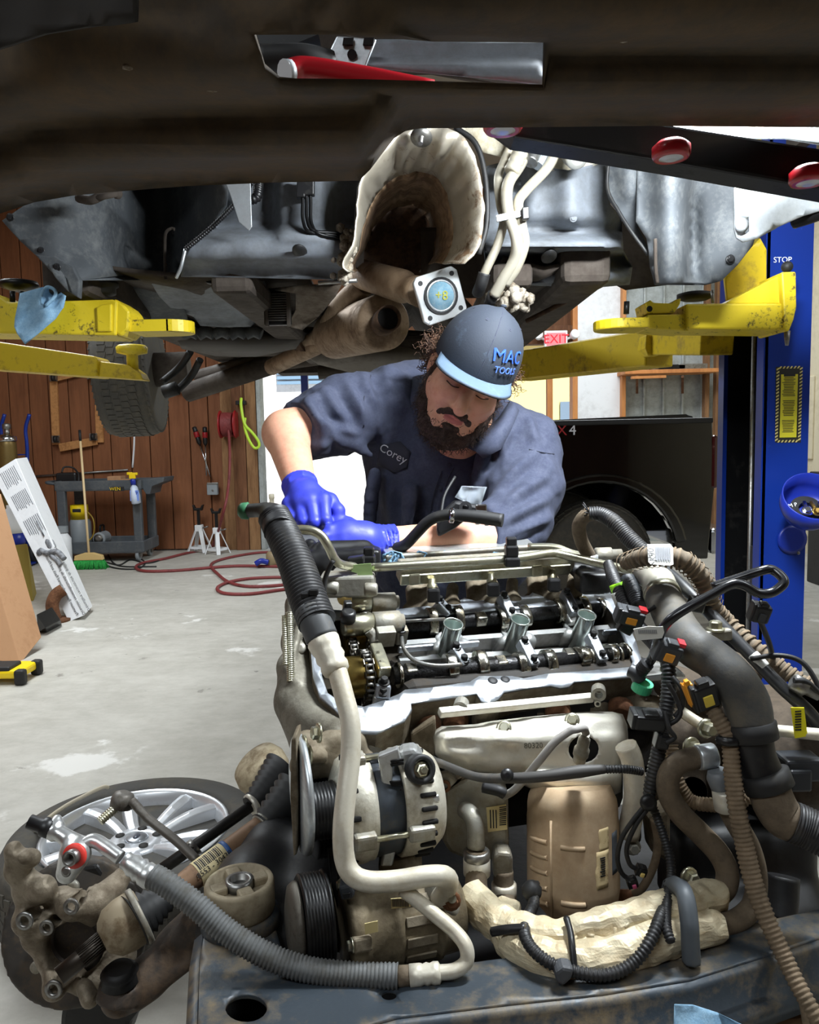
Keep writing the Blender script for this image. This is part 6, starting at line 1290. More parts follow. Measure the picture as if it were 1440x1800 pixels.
# ------------------------------------------------------------------ pipes and hoses, each a thing of its own
def htube(name, label, cat, pts, r, mat, kind='tube', n=14, pitch=.006, depth=.0016, group=None):
    P = [W(*p) for p in pts]; t = thing(name, label, cat, P[0], group)
    b = B()
    if mat is wrapm:
        b.tube(resample(catmull(P, 6), .004), r, 22, 0)
        for i, v in enumerate(b.v): q = v*55; b.v[i] = v+Vector((noise.noise(q), noise.noise(q+Vector((9, 0, 0))), noise.noise(q+Vector((0, 9, 0)))))*.0042+Vector((0, -1, .5))*.004*(abs(noise.noise(v*38+Vector((3, 3, 3))))-.15)
        b.s = [False]*len(b.s)
    elif kind == 'tube': b.tube(P, r, n)
    else: b.corr(P, r, pitch, depth, n)
    b.build('tube' if kind == 'tube' else 'corrugated_sleeve', mat, t); t['_pts'] = 0; del t['_pts']
    return t, P
# suction pipe with large corrugated hose
t, P = htube('suction_line', 'white aluminium pipe and thick corrugated hose running down the engine\'s left side', 'pipe', [(592, 1175, .985), (604, 1220, .97), (616, 1270, .955), (616, 1330, .94), (608, 1400, .92), (603, 1460, .905), (606, 1510, .9), (620, 1538, .895), (650, 1550, .895), (700, 1548, .9), (750, 1540, .905), (780, 1540, .915), (789, 1550, .935), (782, 1568, .955), (772, 1580, .965)], .0125, whitepipe)
a, c = W(592, 1180, .985), W(566, 1122, 1.01); d = c-a; L = d.length
B().lathe([(.0125, -.004), (.017, 0), (.0185, .008), (.0165, .014), (.0195, .02), (.018, .028), (.02, .034), (.0215, L*.9), (.0195, L)], a, d, 24).build('crimp_ferrule', whitepipe, t)
B().tube([c, W(553, 1090, 1.02), W(545, 1072, 1.03)], .0215, 20).build('rubber_hose', M('hose_grey_black', (70, 72, 74), .55, 0, (92, 88, 80), 10, .42), t)
B().corr([W(558, 1094, 1.02), W(540, 1048, 1.05), W(520, 990, 1.09), W(502, 950, 1.12), W(488, 920, 1.15), W(482, 908, 1.16)], [.026, .026, .025, .0245], .0058, .0022, 20).build('corrugated_sleeve', loom, t)
B().tube([W(492, 934, 1.13), W(484, 912, 1.16), (W(472, 900, 1.2)), W(455, 897, 1.22), W(436, 898, 1.24)], [.0235, .022, .015, .011, .011], 16).build('hose_end', loom, t); B().lathe([(.012, 0), (.014, .002), (.013, .012), (.008, .017)], W(438, 898, 1.24), (-1, 0, .02), 18).build('green_cap', M('cap_green', (54, 110, 76), .5), t)
for i, (x, y) in enumerate(((537, 1046), (552, 1040))): B().box(W(x, y, 1.025), (.012, .012, .009)).build('zip_tie', blackp, t, bev=.002)
# discharge pipe and hose at the bottom
t, P = htube('discharge_line', 'white bent pipe and grey corrugated hose lying across the subframe', 'pipe', [(706, 1562, .905), (730, 1580, .9), (765, 1608, .89), (800, 1638, .88), (819, 1664, .87), (820, 1690, .865), (800, 1706, .86), (770, 1710, .86)], .0085, whitepipe)
B().lathe([(.0085, -.002), (.012, 0), (.0125, .006), (.011, .01), (.0125, .014), (.011, .018), (.0125, .022), (.0125, .034)], W(772, 1710, .86), W(716, 1716, .86)-W(772, 1710, .86), 20).build('crimp_ferrule', whitepipe, t)
B().tube([W(722, 1715, .86), W(700, 1716, .86)], .0115, 16, 0).build('rubber_hose', hosetan, t)
B().corr([W(700, 1716, .862), W(620, 1714, .865), W(540, 1704, .868), W(470, 1680, .872), W(400, 1638, .88), W(340, 1588, .89), W(290, 1552, .9), (W(268, 1540, .905))], .0148, .0048, .0014, 16).build('corrugated_sleeve', loomgrey, t)
B().lathe([(.010, -.004), (.0145, 0), (.0145, .01), (.012, .013), (.0145, .017), (.012, .022), (.0135, .027), (.0105, .034), (.0105, .04)], W(266, 1543, .905), W(210, 1505, .92)-W(266, 1543, .905), 20).build('crimp_ferrule', aluw, t)
B().tube([W(212, 1508, .92), W(190, 1492, .925), W(172, 1480, .93), W(160, 1478, .93), W(146, 1486, .925)], .0085, 14).build('end_pipe', aluw, t)
s = SDF(W(130, 1510, .92)-Vector((.06, .05, .06)), W(130, 1480, .92)+Vector((.06, .05, .06)), .0025)
s.cap(cw(132, 1502, .92), cw(118, 1534, .92), .019, .013, .01); s.cap(cw(136, 1484, .93), cw(100, 1462, .94), .011, .009, .008); s.cylr(cw(102, 1463, .94), cw(92, 1457, .945), .013); s.cap(cw(90, 1458, .94), cw(100, 1440, .95), .006, .006, .006)
s.build('fitting_block', aluw, t, 1)
B().lathe([(.0095, 0), (.0145, .001), (.0145, .005), (.0095, .006)], W(134, 1503, .9), (-.15, -1, .2), 22).build('red_seal', M('seal_red', (220, 60, 50), .5), t); B().lathe([(.006, 0), (.009, .001), (.009, .014), (.006, .014), (.006, .004)], W(133, 1503, .898), (-.15, -1, .2), 20).build('spigot', steel, t)
B().lathe([(.0035, 0), (.0065, .001), (.0035, .002)], W(117, 1532, .9), (-.15, -1, .2), 16).build('bolt_hole', steel, t); B().lathe([(.012, 0), (.012, .012), (.009, .014), (.009, .03), (.006, .03)], W(92, 1458, .942), (-.9, 0, .35), 18).build('pressure_sensor', blackp, t)
# wrapped heater hoses low in front
t, P = htube('wrapped_hose', 'upper foil-wrapped heater hose under the catalytic converter', 'hose', [(826, 1572, 1.02), (850, 1598, .995), (880, 1622, .955), (920, 1640, .93), (965, 1648, .915), (1010, 1644, .912), (1080, 1626, .92), (1140, 1606, .93), (1200, 1588, .95), (1262, 1574, .975)], [.021, .024, .0225, .023, .022, .024, .0235, .0225, .023, .021], wrapm, n=18)
b = B()
for i in range(46):
    x = random.uniform(.05, .95)*(len(P)-1); i0 = int(x); p = P[i0].lerp(P[i0+1], x-i0); b.tube([p+Vector((random.uniform(-.006, .006), -.022+random.uniform(0, .006), random.uniform(-.006, .016))), p+Vector((random.uniform(-.015, .015), -.0235, random.uniform(-.012, .012)))], .0022, 5, 0)
b.build('crinkles', wrapm, t, kind='stuff')
B().tube([W(1262, 1574, .975), W(1276, 1558, .985), W(1278, 1530, .99), W(1262, 1498, .995), W(1228, 1462, 1.0), W(1196, 1430, 1.0), W(1176, 1396, 1.0), W(1176, 1362, 1.0), W(1196, 1340, 1.005), W(1232, 1330, 1.01)], .0148, 16).build('hose', hosetan, t); B().lathe([(.0155, 0), (.0165, .002), (.0165, .022), (.0155, .024)], W(1226, 1332, 1.005), (1, .1, .08), 20).build('foil_band', galv, t)
t, P = htube('wrapped_hose', 'lower foil-wrapped heater hose resting on the subframe', 'hose', [(888, 1600, 1.0), (892, 1640, .95), (920, 1668, .905), (970, 1688, .885), (1030, 1690, .882), (1100, 1674, .89), (1160, 1652, .9), (1210, 1638, .91), (1262, 1628, .925)], [.02, .022, .0225, .0235, .025, .0235, .023, .02, .0185], wrapm, n=18)
B().tube([W(1262, 1628, .94), W(1296, 1618, .95), W(1324, 1590, .965), W(1330, 1540, .975), W(1318, 1490, .98), W(1296, 1450, .985), W(1282, 1424, .99), W(1272, 1400, .99)], .0138, 16).build('hose', hosetan, t); B().lathe([(.013, 0), (.0155, .002), (.0155, .026), (.013, .028)], W(1278, 1424, .985), (-.15, 0, 1), 20).build('hose_clamp', shieldm, t); B().lathe([(.011, 0), (.013, .01), (.015, .02), (.012, .03)], W(1268, 1392, .99), (-.2, 0, 1), 18).build('connector_boss', M('grey_boss', (110, 114, 118), .5), t)
B().tube([W(996, 1614, .905), W(1003, 1640, .885), W(1006, 1664, .87), W(1010, 1706, .856)], .0042, 8).build('cable_tie', blackp, t)
# black corrugated loom in front of the wrapped hoses
t, P = htube('wire_loom', 'black corrugated wire loom looping below the catalytic converter', 'loom', [(938, 1570, 1.0), (938, 1590, .98), (928, 1612, .955), (922, 1640, .9), (936, 1668, .875), (966, 1692, .858), (1010, 1708, .85), (1066, 1714, .85), (1112, 1694, .858), (1142, 1656, .87), (1160, 1615, .895), (1172, 1585, .94), (1178, 1550, .96)], .0075, loom, 'corr', 14, .005, .0014)
B().ppris([(976, 1710), (990, 1700), (1010, 1704), (1006, 1722), (990, 1736), (978, 1728)], .838, .02).build('tape_wrap', M('tape_grey', (70, 72, 76), .6), t, bev=.004); B().tube([W(866, 1638, .92), W(890, 1634, .91), W(925, 1632, .9)], .006, 8).build('fir_tree_clip', blackp, t)
b = B()
for i in range(5): b.tube([W(930+i*3, 1572-i, 1.0), W(920+i*6, 1560-i*2, 1.02)], .004, 6, 0)
b.ball(W(935, 1566, 1.0), .014, 10); b.build('tape_end', blackrub, t)
# big rubber intake duct on the right
t, P = htube('rubber_duct', 'thick dusty black rubber duct curving down the right of the engine', 'duct', [(1162, 1046, 1.16), (1176, 1070, 1.13), (1194, 1106, 1.08), (1218, 1136, 1.03), (1254, 1160, 1.01), (1288, 1194, .99), (1312, 1234, .98), (1320, 1280, .97)], [.024, .027, .027, .027, .0265, .0285, .029, .0285], ducte, n=26)
B().lathe([(.026, 0), (.0315, .002), (.0315, .022), (.0275, .024)], W(1318, 1268, .972), W(1324, 1300, .968)-W(1318, 1268, .972), 28).build('clamp_collar', blackrub, t)
B().tube([W(1322, 1296, .968), W(1330, 1330, .965), W(1344, 1366, .96)], [.0255, .024, .0245], 24).build('ribbed_neck', blackp, t); B().lathe([(.024, 0), (.0305, .002), (.0305, .022), (.026, .024)], W(1342, 1356, .96), W(1354, 1386, .955)-W(1342, 1356, .96), 28).build('clamp_collar', blackrub, t)
B().tube([W(1350, 1380, .955), W(1360, 1410, .95), W(1376, 1436, .945), W(1396, 1446, .94)], [.0255, .026, .0255, .024], 24).build('elbow', hosetan, t)
B().corr([W(1392, 1444, .94), W(1420, 1456, .935), W(1470, 1480, .92)], .0255, .004, .0012, 26).build('braided_sleeve', loom, t)
B().tube([W(1163, 1048, 1.16), W(1156, 1020, 1.2), W(1138, 1004, 1.25)], [.026, .025, .024], 24).build('neck', M('neck_grey', (150, 146, 134), .55, .1, (120, 110, 92), 8, .42), t); B().lathe([(.025, 0), (.0275, .001), (.0275, .012), (.025, .013)], W(1162, 1040, 1.17), W(1172, 1062, 1.145)-W(1162, 1040, 1.17), 28).build('clamp_band', zinc, t)
# braided coolant hose at the back and harness arch
t, P = htube('braided_hose', 'bent hose in black braided sleeve arching above the right end of the engine', 'hose', [(1036, 978, 1.42), (1022, 950, 1.4), (1018, 925, 1.39), (1028, 908, 1.38), (1044, 903, 1.375)], .0125, hosetan)
B().corr([W(1036, 903, 1.375), W(1056, 904, 1.37), W(1080, 918, 1.35), W(1104, 944, 1.33), W(1128, 966, 1.31), W(1146, 976, 1.3)], [.0125, .014, .0145, .0135], .004, .001, 16).build('braided_sleeve', loom, t)
b = B()
for i in range(9): a = i*.7; b.tube([W(1038, 903, 1.37), W(1038, 903, 1.37)+Vector((-.012, .01*math.cos(a), .012*math.sin(a)+.008))], .0012, 4, 0)
b.build('frayed_end', loom, t, kind='stuff'); B().lathe([(.013, 0), (.016, .001), (.016, .012), (.013, .013)], W(1036, 975, 1.42), (0, 0, -1), 18).build('hose_clamp', galv, t)
t, P = htube('taped_harness', 'dusty taped harness arching down right with a white K90 tag', 'harness', [(1100, 990, 1.22), (1130, 980, 1.17), (1166, 977, 1.14), (1200, 984, 1.13), (1226, 1006, 1.13), (1244, 1036, 1.14), (1252, 1064, 1.15), (1280, 1094, 1.15), (1316, 1128, 1.12), (1352, 1158, 1.1), (1392, 1188, 1.08), (1440, 1216, 1.06)], [.011, .013, .0145, .0145, .014, .0135, .013, .012, .011, .011, .011, .01], M('harness_tape', (112, 99, 82), .75, 0, (78, 70, 58), 16, .45, .3), 'corr', 12, .011, .0012)
for i in range(26):
    p = P[int(i*.42)].lerp(P[int(i*.42)+1], (i*.42) % 1); q = P[int(i*.42)+1]-P[int(i*.42)]
    if i > 22: break
b = B()
for i in range(40):
    x = i/40*(len(P)-1.01); i0 = int(x); p = P[i0].lerp(P[i0+1], x-i0); b.lathe([(.0165, 0), (.017, .0015), (.0165, .003)], p, P[i0+1]-P[i0], 12, caps=False) if i < 22 else b.lathe([(.0122, 0), (.013, .002), (.0122, .004)], p, P[i0+1]-P[i0], 12, caps=False)
b.build('tape_ridges', loomtan, t, kind='stuff')
tY = lambda y: 1.125-(y-957)*.0007
tg = B().ppris([(x, y, tY(y)) for x, y in ((1138, 957), (1178, 956), (1183, 962), (1184, 992), (1178, 994), (1144, 992), (1140, 988))], 0, .0012).build('tag', labelw, t)
b = B()
for i in range(13): b.ppris([(x, y, tY(y)-.003) for x, y in ((1152+i*2.1, 961), (1153.5+i*2.1, 961), (1154.8+i*2.1, 984+3*(i % 2)), (1153.3+i*2.1, 984+3*(i % 2)))], 0, .001)
b.build('bars', greyink, tg, kind='stuff'); text('lettering', 'K90', W(1146.5, 975, tY(975)-.005), (0, 1, 1), (-1, 0, 0), .014, ink, tg, .0003)
# long black pipe and thin black tube with a hoop
t, P = htube('black_pipe', 'long straight black pipe slanting down to the right edge', 'pipe', [(1160, 995, 1.2), (1200, 1030, 1.18), (1260, 1090, 1.13), (1320, 1152, 1.09), (1372, 1206, 1.06), (1420, 1250, 1.04), (1450, 1290, 1.03)], .0092, M('pipe_black', (44, 45, 47), .4, 0, (70, 66, 58), 8, .4))
B().lathe([(.0094, 0), (.0096, .001), (.0096, .022), (.0094, .023)], W(1322, 1152, 1.089), P[4]-P[3], 16, caps=False).build('paper_band', labelw, t)
t, P = htube('vent_tube', 'thin shiny black tube bent into a flat hoop at the upper right', 'tube', [(1124, 1182, 1.03), (1146, 1158, 1.02), (1158, 1122, 1.0), (1172, 1096, .99), (1200, 1074, .985), (1250, 1046, .985), (1284, 1028, .985), (1306, 1028, .985), (1332, 1042, .985), (1356, 1042, .985), (1376, 1028, .985), (1376, 1016, .99), (1358, 1002, 1.0), (1340, 1003, 1.0), (1300, 1016, 1.01), (1252, 1032, 1.02)], .0062, M('tube_gloss_black', (28, 29, 32), .25, 0, coat=.4))
B().tube([W(1108, 1178, 1.035), W(1118, 1184, 1.03), W(1124, 1196, 1.03)], .0095, 14).build('elbow', conng, t); B().ring(W(1127, 1213, 1.03), (.2, -.3, 1), .0135, .009, .012, 24).build('green_clip', greenc, t)
B().corr([W(1126, 1180, 1.028), W(1138, 1166, 1.02)], .0095, .004, .001, 14).build('ribbed_joint', blackp, t)
tg = B().ppris([(1114, 1106), (1140, 1101), (1166, 1102), (1168, 1112), (1164, 1122), (1120, 1126)], .985, .0015).build('tag', labelw, t); b = B()
for i in range(14): b.ppris([(1122+i*2.4, 1107), (1123+i*2.4, 1107), (1124+i*2.4, 1114), (1123+i*2.4, 1114)], .984, .0005)
b.build('bars', greyink, tg, kind='stuff')
# long tan corrugated loom
t, P = htube('dusty_loom', 'long tan corrugated loom hanging down the right side to the bottom corner', 'loom', [(1238, 1228, .99), (1262, 1262, .975), (1282, 1300, .965), (1288, 1360, .955), (1296, 1420, .945), (1310, 1490, .935), (1326, 1556, .92), (1350, 1620, .90), (1378, 1680, .88), (1402, 1730, .86), (1430, 1780, .84), (1450, 1815, .83)], [.0095, .0105, .011, .0115, .0115, .012, .0118, .011, .0105, .01, .009], loomtan, 'corr', 14, .0055, .0013)
B().tube([W(1412, 1750, .85), W(1418, 1775, .845), W(1424, 1810, .84)], .007, 10).build('branch', loomtan, t); B().tube([W(1264, 1300, .965), W(1276, 1304, .955), W(1296, 1304, .955)], .006, 8).build('tie', blackp, t)
# main harness trunk
t, P = htube('wiring_harness', 'black taped wiring harness with many connectors down the engine\'s right end', 'harness', [(1070, 992, 1.3), (1080, 1020, 1.25), (1100, 1060, 1.2), (1122, 1100, 1.15), (1150, 1130, 1.1), (1172, 1160, 1.05), (1176, 1210, 1.03), (1170, 1260, 1.02), (1158, 1320, 1.015), (1144, 1380, 1.01), (1140, 1410, 1.01)], [.009, .011, .011, .010, .011, .011, .01, .011, .01, .01, .008], loom, 'corr', 12, .005, .0012)
B().corr([W(1142, 1405, 1.01), W(1160, 1450, 1.0), W(1176, 1500, .985), (W(1180, 1540, .965)), W(1172, 1590, .92), W(1172, 1630, .885), W(1180, 1656, .87)], .0062, .004, .0012, 10).build('branch', loom, t)
B().corr([W(1128, 1356, 1.02), W(1100, 1352, 1.01), W(1062, 1352, 1.005)], .0058, .004, .001, 10).build('branch', loom, t); B().tube([W(1062, 1352, 1.005), W(1020, 1356, 1.0), W(960, 1364, 1.0), W(900, 1368, 1.01), W(840, 1366, 1.03), W(790, 1348, 1.06), W(756, 1334, 1.08)], [.006, .0085, .0075, .007, .006, .006, .006], 10).build('branch', M('tape_black', (58, 56, 54), .6, 0, (84, 78, 68), 10, .42), t)
B().lathe([(.004, 0), (.0085, .001), (.0085, .004), (.003, .006)], W(891, 1362, .99), (0, -1, .3), 16).build('clip', blackp, t); B().lathe([(.004, 0), (.011, .001), (.011, .004), (.005, .006)], W(1139, 1410, .99), (0, -1, .2), 18).build('grommet', blackp, t)
B().tube([W(886, 1395, 1.06), W(876, 1390, 1.06), W(850, 1384, 1.07)], .008, 8).build('branch', blackrub, t)
for pts in ([(1134, 1416, 1.0), (1110, 1446, 1.0), (1092, 1476, 1.0), (1086, 1510, 1.0), (1094, 1536, 1.0), (1112, 1548, 1.0)], [(1140, 1420, 1.0), (1118, 1450, 1.0), (1102, 1490, 1.0), (1108, 1520, 1.0), (1124, 1528, 1.0)], [(1174, 1200, 1.0), (1190, 1230, .995), (1196, 1256, .99), (1178, 1272, .99), (1150, 1268, .99)], [(1168, 1250, .99), (1176, 1280, .98), (1186, 1296, .98), (1170, 1306, .98)], [(1110, 1090, 1.14), (1130, 1080, 1.12), (1152, 1066, 1.11)], [(1182, 1190, 1.01), (1198, 1210, 1.0), (1200, 1240, 1.0), (1186, 1260, 1.0)]): B().tube([W(*p) for p in pts], .0032, 7).build('wire', blackrub, t)
def conn(px, py, Y, sz, rz, rx, mat, face=None, fm=None, extra=None):
    R = Matrix.Rotation(rz, 3, 'Y') @ Matrix.Rotation(rx, 3, 'X'); c = W(px, py, Y)
    k = B().box(c, sz, R).build('connector', mat, t, bev=.003)
    b = B().box(c+R @ Vector((0, -sz[1]*.15, sz[2]*.55)), (sz[0]*.5, sz[1]*.6, sz[2]*.25), R); b.box(c+R @ Vector((-sz[0]*.5, 0, 0)), (sz[0]*.2, sz[1]*.8, sz[2]*1.1), R); b.build('latch', mat, k, bev=.002)
    if fm: B().box(c+R @ Vector((0, -sz[1]*.5, -sz[2]*.1)), (sz[0]*.42, .004, sz[2]*.45), R).build('insert', fm, k, bev=.001)
    if extra: B().box(c+R @ Vector((sz[0]*.4, 0, sz[2]*.6)), (sz[0]*.3, sz[1]*.5, sz[2]*.2), R).build('lock_tab', extra, k)
    return k
conn(1108, 1082, 1.1, (.036, .026, .022), .25, .3, conng, 1, orangec, redc); conn(1174, 1144, 1.0, (.03, .026, .026), .3, .3, conng, 1, orangec, redc); conn(1238, 1220, .98, (.03, .024, .034), -.35, .2, blackp, 1, M('connector_yellow', (216, 190, 70), .5)); conn(1214, 1218, .985, (.012, .014, .03), -.4, .1, orangec)
conn(1336, 1076, 1.0, (.022, .02, .024), .2, .3, blackp, 1, conng); B().tube([W(1336, 1084, 1.0), W(1340, 1100, 1.02), W(1352, 1130, 1.06), W(1360, 1164, 1.1)], .004, 8).build('wire', blackrub, t); conn(1140, 1264, 1.0, (.04, .03, .02), .1, .2, blackp); conn(1164, 1300, 1.0, (.016, .02, .02), .2, .1, blackp)
conn(1128, 1530, .995, (.013, .014, .013), .3, .2, blackp, 1, M('connector_pink', (226, 200, 120), .5)); conn(1112, 1550, .995, (.013, .014, .013), -.3, .2, blackp, 1, M('connector_magenta', (200, 90, 130), .5))
conn(1102, 1100, 1.12, (.02, .02, .02), .5, .2, blackp); conn(1225, 1062, 1.12, (.02, .02, .02), .2, .2, blackp, None, None, redc)
B().lathe([(.0105, 0), (.0115, .001), (.0115, .014), (.0105, .015)], W(1083, 1026, 1.235), (.35, -.3, -1), 20).build('green_label', labelg, t); B().lathe([(.0107, 0), (.0117, .001), (.0117, .026), (.0107, .027)], W(1086, 1040, 1.225), (.35, -.3, -1), 20).build('white_label', labelw, t)
B().corr([W(1104, 1020, 1.24), W(1116, 1046, 1.2), W(1124, 1066, 1.18)], .013, .004, .0014, 14).build('conduit', conng, t)
# --- transmission end at the right: dark castings, brackets and small parts
t = thing('transmission', 'dark dusty transmission housing behind the hoses at the right edge', 'transmission', (.5, 1.25, .85))
s = SDF(W(1160, 1420, 1.25)-Vector((.05, .12, .05)), W(1480, 1160, 1.3)+Vector((.08, .12, .06)), .006)
s.box(cw(1300, 1300, 1.3), (.28, .16, .16), None, .04, .03); s.ell(cw(1400, 1330, 1.22), (.09, .08, .08), None, .03); s.cap(cw(1180, 1200, 1.25), cw(1240, 1220, 1.2), .03, .03, .03); s.cap(cw(1250, 1150, 1.25), cw(1320, 1180, 1.2), .02, .02, .02); s.cap(cw(1200, 1300, 1.2), cw(1180, 1400, 1.2), .045, .04, .03)
for p in ((1240, 1290, 1.15), (1330, 1400, 1.1), (1420, 1240, 1.12), (1220, 1390, 1.12)): s.cylr(cw(*p), cw(p[0], p[1], p[2]+.08), .02, .01)
s.build('housing', M('housing_dirty', (74, 62, 48), .75, .15, (44, 38, 32), 8, .45, .3, .4, 60), t, 2)
for x, y, Y in ((1162, 1186, 1.1), (1238, 1156, 1.1)): b = B(); b.ppris([(x-34, y+4), (x+40, y-4), (x+46, y+6), (x-30, y+14)], Y, .06); b.build('bracket', aluw, t, bev=.003); B().bolt(W(x+8, y, Y+.02), (0, 0, 1), .008, .01).build('bolt', zinc, t)
B().ppris([(1240, 1112), (1288, 1106), (1290, 1126), (1244, 1130)], 1.1, .05).build('bracket', alu, t, bev=.003); B().bolt(W(1258, 1108, 1.11), (0, 0, 1), .009, .012).build('bolt', zinc, t)
for x, y in ((1300, 1310), (1310, 1360), (1214, 1312), (1240, 1280), (1210, 1540)): B().bolt(W(x, y, 1.0 if x > 1250 else 1.05), (.3, -.9, .1), .009, .014).build('bolt', zinc, t)
b = B(); b.box(W(1404, 1346, 1.02), (.05, .04, .03)); b.box(W(1400, 1366, 1.01), (.03, .03, .03)); b.build('valve_body', conng, t, bev=.004)
k = B().lathe([(.008, 0), (.012, .002), (.012, .02), (.008, .022), (.006, .04)], W(1392, 1196, 1.04), (.8, -.2, -.5), 16).build('sensor', steel, t); B().tube([W(1396, 1196, 1.03), W(1420, 1200, 1.03), W(1450, 1230, 1.03)], .004, 8).build('wire', blackrub, t)
B().tube([W(1320, 1158, 1.08), W(1370, 1152, 1.06), W(1410, 1164, 1.05), W(1436, 1200, 1.04), W(1450, 1240, 1.03)], .0035, 8).build('wire', blackrub, t)
B().tube([W(1196, 1250, 1.1), W(1240, 1276, 1.06), W(1290, 1280, 1.04), W(1360, 1284, 1.02), W(1450, 1292, 1.0)], .008, 12).build('cooler_pipe', whitepipe, t)
tg = B().ppris([(1391, 1244), (1414, 1244), (1420, 1294), (1398, 1298)], 1.0, .0015).build('tag', labely, t); b = B()
for i in range(8): b.ppris([(1398, 1250+i*4.6), (1409, 1249+i*4.6), (1409, 1251+i*4.6+(i % 2)), (1398, 1252+i*4.6)], .999, .0005)
b.build('bars', ink, tg, kind='stuff')
B().corr([W(1180, 1310, 1.08), W(1190, 1370, 1.06), W(1216, 1408, 1.05), W(1262, 1416, 1.03)], .01, .005, .0014, 12).build('corrugated_loom', loomtan, t); B().corr([W(1300, 1410, 1.02), W(1330, 1390, 1.02)], .01, .005, .0014, 12).build('corrugated_loom', loomtan, t)
b = B(); b.ppris([(1106, 1370), (1124, 1330), (1130, 1480), (1110, 1500)], 1.15, .04); b.ppris([(1140, 1440), (1180, 1420), (1180, 1520), (1146, 1500)], 1.13, .04); b.build('side_bracket', alud, t, bev=.006)
B().tube([W(1100, 1310, 1.1), W(1112, 1340, 1.1), W(1116, 1400, 1.1), W(1104, 1470, 1.1)], .016, 12).build('egr_tube', whitepipe, t)
B().bolt(W(1112, 1488, 1.1), (0, -1, .1), .008, .012).build('bolt', alu, t)
# small hose with clamps in front of the mechanic
t, P = htube('heater_hose', 'black heater hose with spring clamps rising in front of the mechanic\'s shirt', 'hose', [(676, 962, 1.52), (690, 964, 1.5), (712, 958, 1.48), (732, 938, 1.47), (754, 916, 1.46), (780, 906, 1.45), (812, 906, 1.44), (850, 910, 1.43), (884, 915, 1.42)], [.0105, .011, .0105, .0105, .0105, .0105, .0115, .0125, .0125], blackrub)
for x, y in ((790, 906), (836, 909), (852, 911)): B().lathe([(.012, 0), (.014, .001), (.014, .008), (.012, .009)], W(x, y, 1.44), (1, 0, -.1), 18).build('hose_clamp', chrome, t)
B().lathe([(.016, 0), (.02, .004), (.014, .012)], W(690, 972, 1.5), (0, 0, 1), 18).build('foot', alu, t); b = B(); b.box(W(846, 896, 1.44), (.02, .012, .02)); b.build('clamp_ears', chrome, t, bev=.002)
t = thing('map_sensor', 'black sensor bracket with a clear plastic bag beside the mechanic\'s elbow', 'sensor', W(820, 940, 1.5))
b = B(); b.ppris([(776, 902), (800, 880), (850, 890), (852, 902), (830, 906), (800, 930), (770, 945), (766, 930)], 1.5, .03); b.build('bracket', blackp, t, bev=.006); B().ring(W(818, 893, 1.495), (0, -1, .2), .012, .006, .01, 20).build('ring', blackp, t)
b = sheet([(800, 874), (812, 854), (856, 856), (846, 886), (820, 884)], lambda x, y: 1.52+.01*nz(x, y, .1), (), 8); b.build('clear_bag', M('clear_plastic', (200, 210, 220), .15, 0, alpha=.35), t, solid=.001)
B().tube([W(776, 900, 1.5), W(782, 870, 1.53), W(800, 838, 1.56)], .003, 6).build('cord', blackrub, t)
for i, (px_, lab) in enumerate((([(672, 975), (690, 968), (706, 972), (712, 984), (690, 990), (672, 988)], 'crumpled blue rag plugging the leftmost intake port'), ([(728, 974), (736, 968), (750, 972), (756, 982), (736, 984)], 'small blue rag tuft in the second intake port'), ([(772, 972), (782, 968), (788, 978), (776, 980)], 'small blue rag tuft in the third intake port'), ([(806, 970), (814, 966), (824, 974), (810, 978)], 'small blue rag tuft in the fourth intake port'), ([(852, 964), (862, 962), (880, 974), (872, 980), (860, 974)], 'folded blue rag strip right of the rag tufts'))):
    Y0 = 1.455+.0004*(px_[0][0]-672); b = sheet(px_, lambda x, y: Y0-.012*abs(math.sin(x*.35+y*.3)), (), 3.5); o = b.build('rag', MATS['blue_towel'], None, solid=.002); recenter(o, W(*px_[0], Y0)); tag(o, lab, 'rag')
# ================================================================== wheel on the floor
c = Vector((W(236, 1476, 2.22).x, 2.24, .125)); zax = Vector((0, 0, 1)); R_, Wd = .375, .25
t = thing('wheel', 'polished alloy wheel with black tyre lying flat on the floor', 'wheel', (c.x, c.y, 0))
ty = B().lathe([(R_*.70, -Wd*.46), (R_*.85, -Wd/2), (R_*.95, -Wd*.47), (R_*.985, -Wd*.38), (R_, -Wd*.2), (R_, Wd*.2), (R_*.985, Wd*.38), (R_*.95, Wd*.47), (R_*.85, Wd/2), (R_*.76, Wd*.49), (R_*.72, Wd*.45), (R_*.70, Wd*.3)], c, zax, 72).build('tyre', tyrem, t)
tread(ty, c, zax, R_, Wd, 60, dr=-.005, outer=False)
pol = M('polished_alloy', (226, 229, 233), .3, .6, (206, 208, 210), 10, .4, .25)
Rr = R_*.715
B().lathe([(Rr*.99, .112), (Rr, .118), (Rr*.97, .122), (Rr*.94, .112), (Rr*.9, .085), (Rr*.86, -.02), (Rr*.84, -.1), (Rr*.6, -.1)], c, zax, 64, caps=False).build('rim', pol, t)
B().lathe([(.01, -.03), (Rr*.8, -.03), (Rr*.84, -.09)], c, zax, 40).build('barrel_shadow_disc', M('barrel_shade', (48, 42, 38), .6, .4), t)  # dark disc stands in for the shadow inside the wheel
hubc = c+zax*.075
B().lathe([(.01, -.02), (.075, -.02), (.085, .0), (.078, .012), (.036, .016), (.034, .01), (.01, .01)], hubc, zax, 40).build('hub', pol, t)
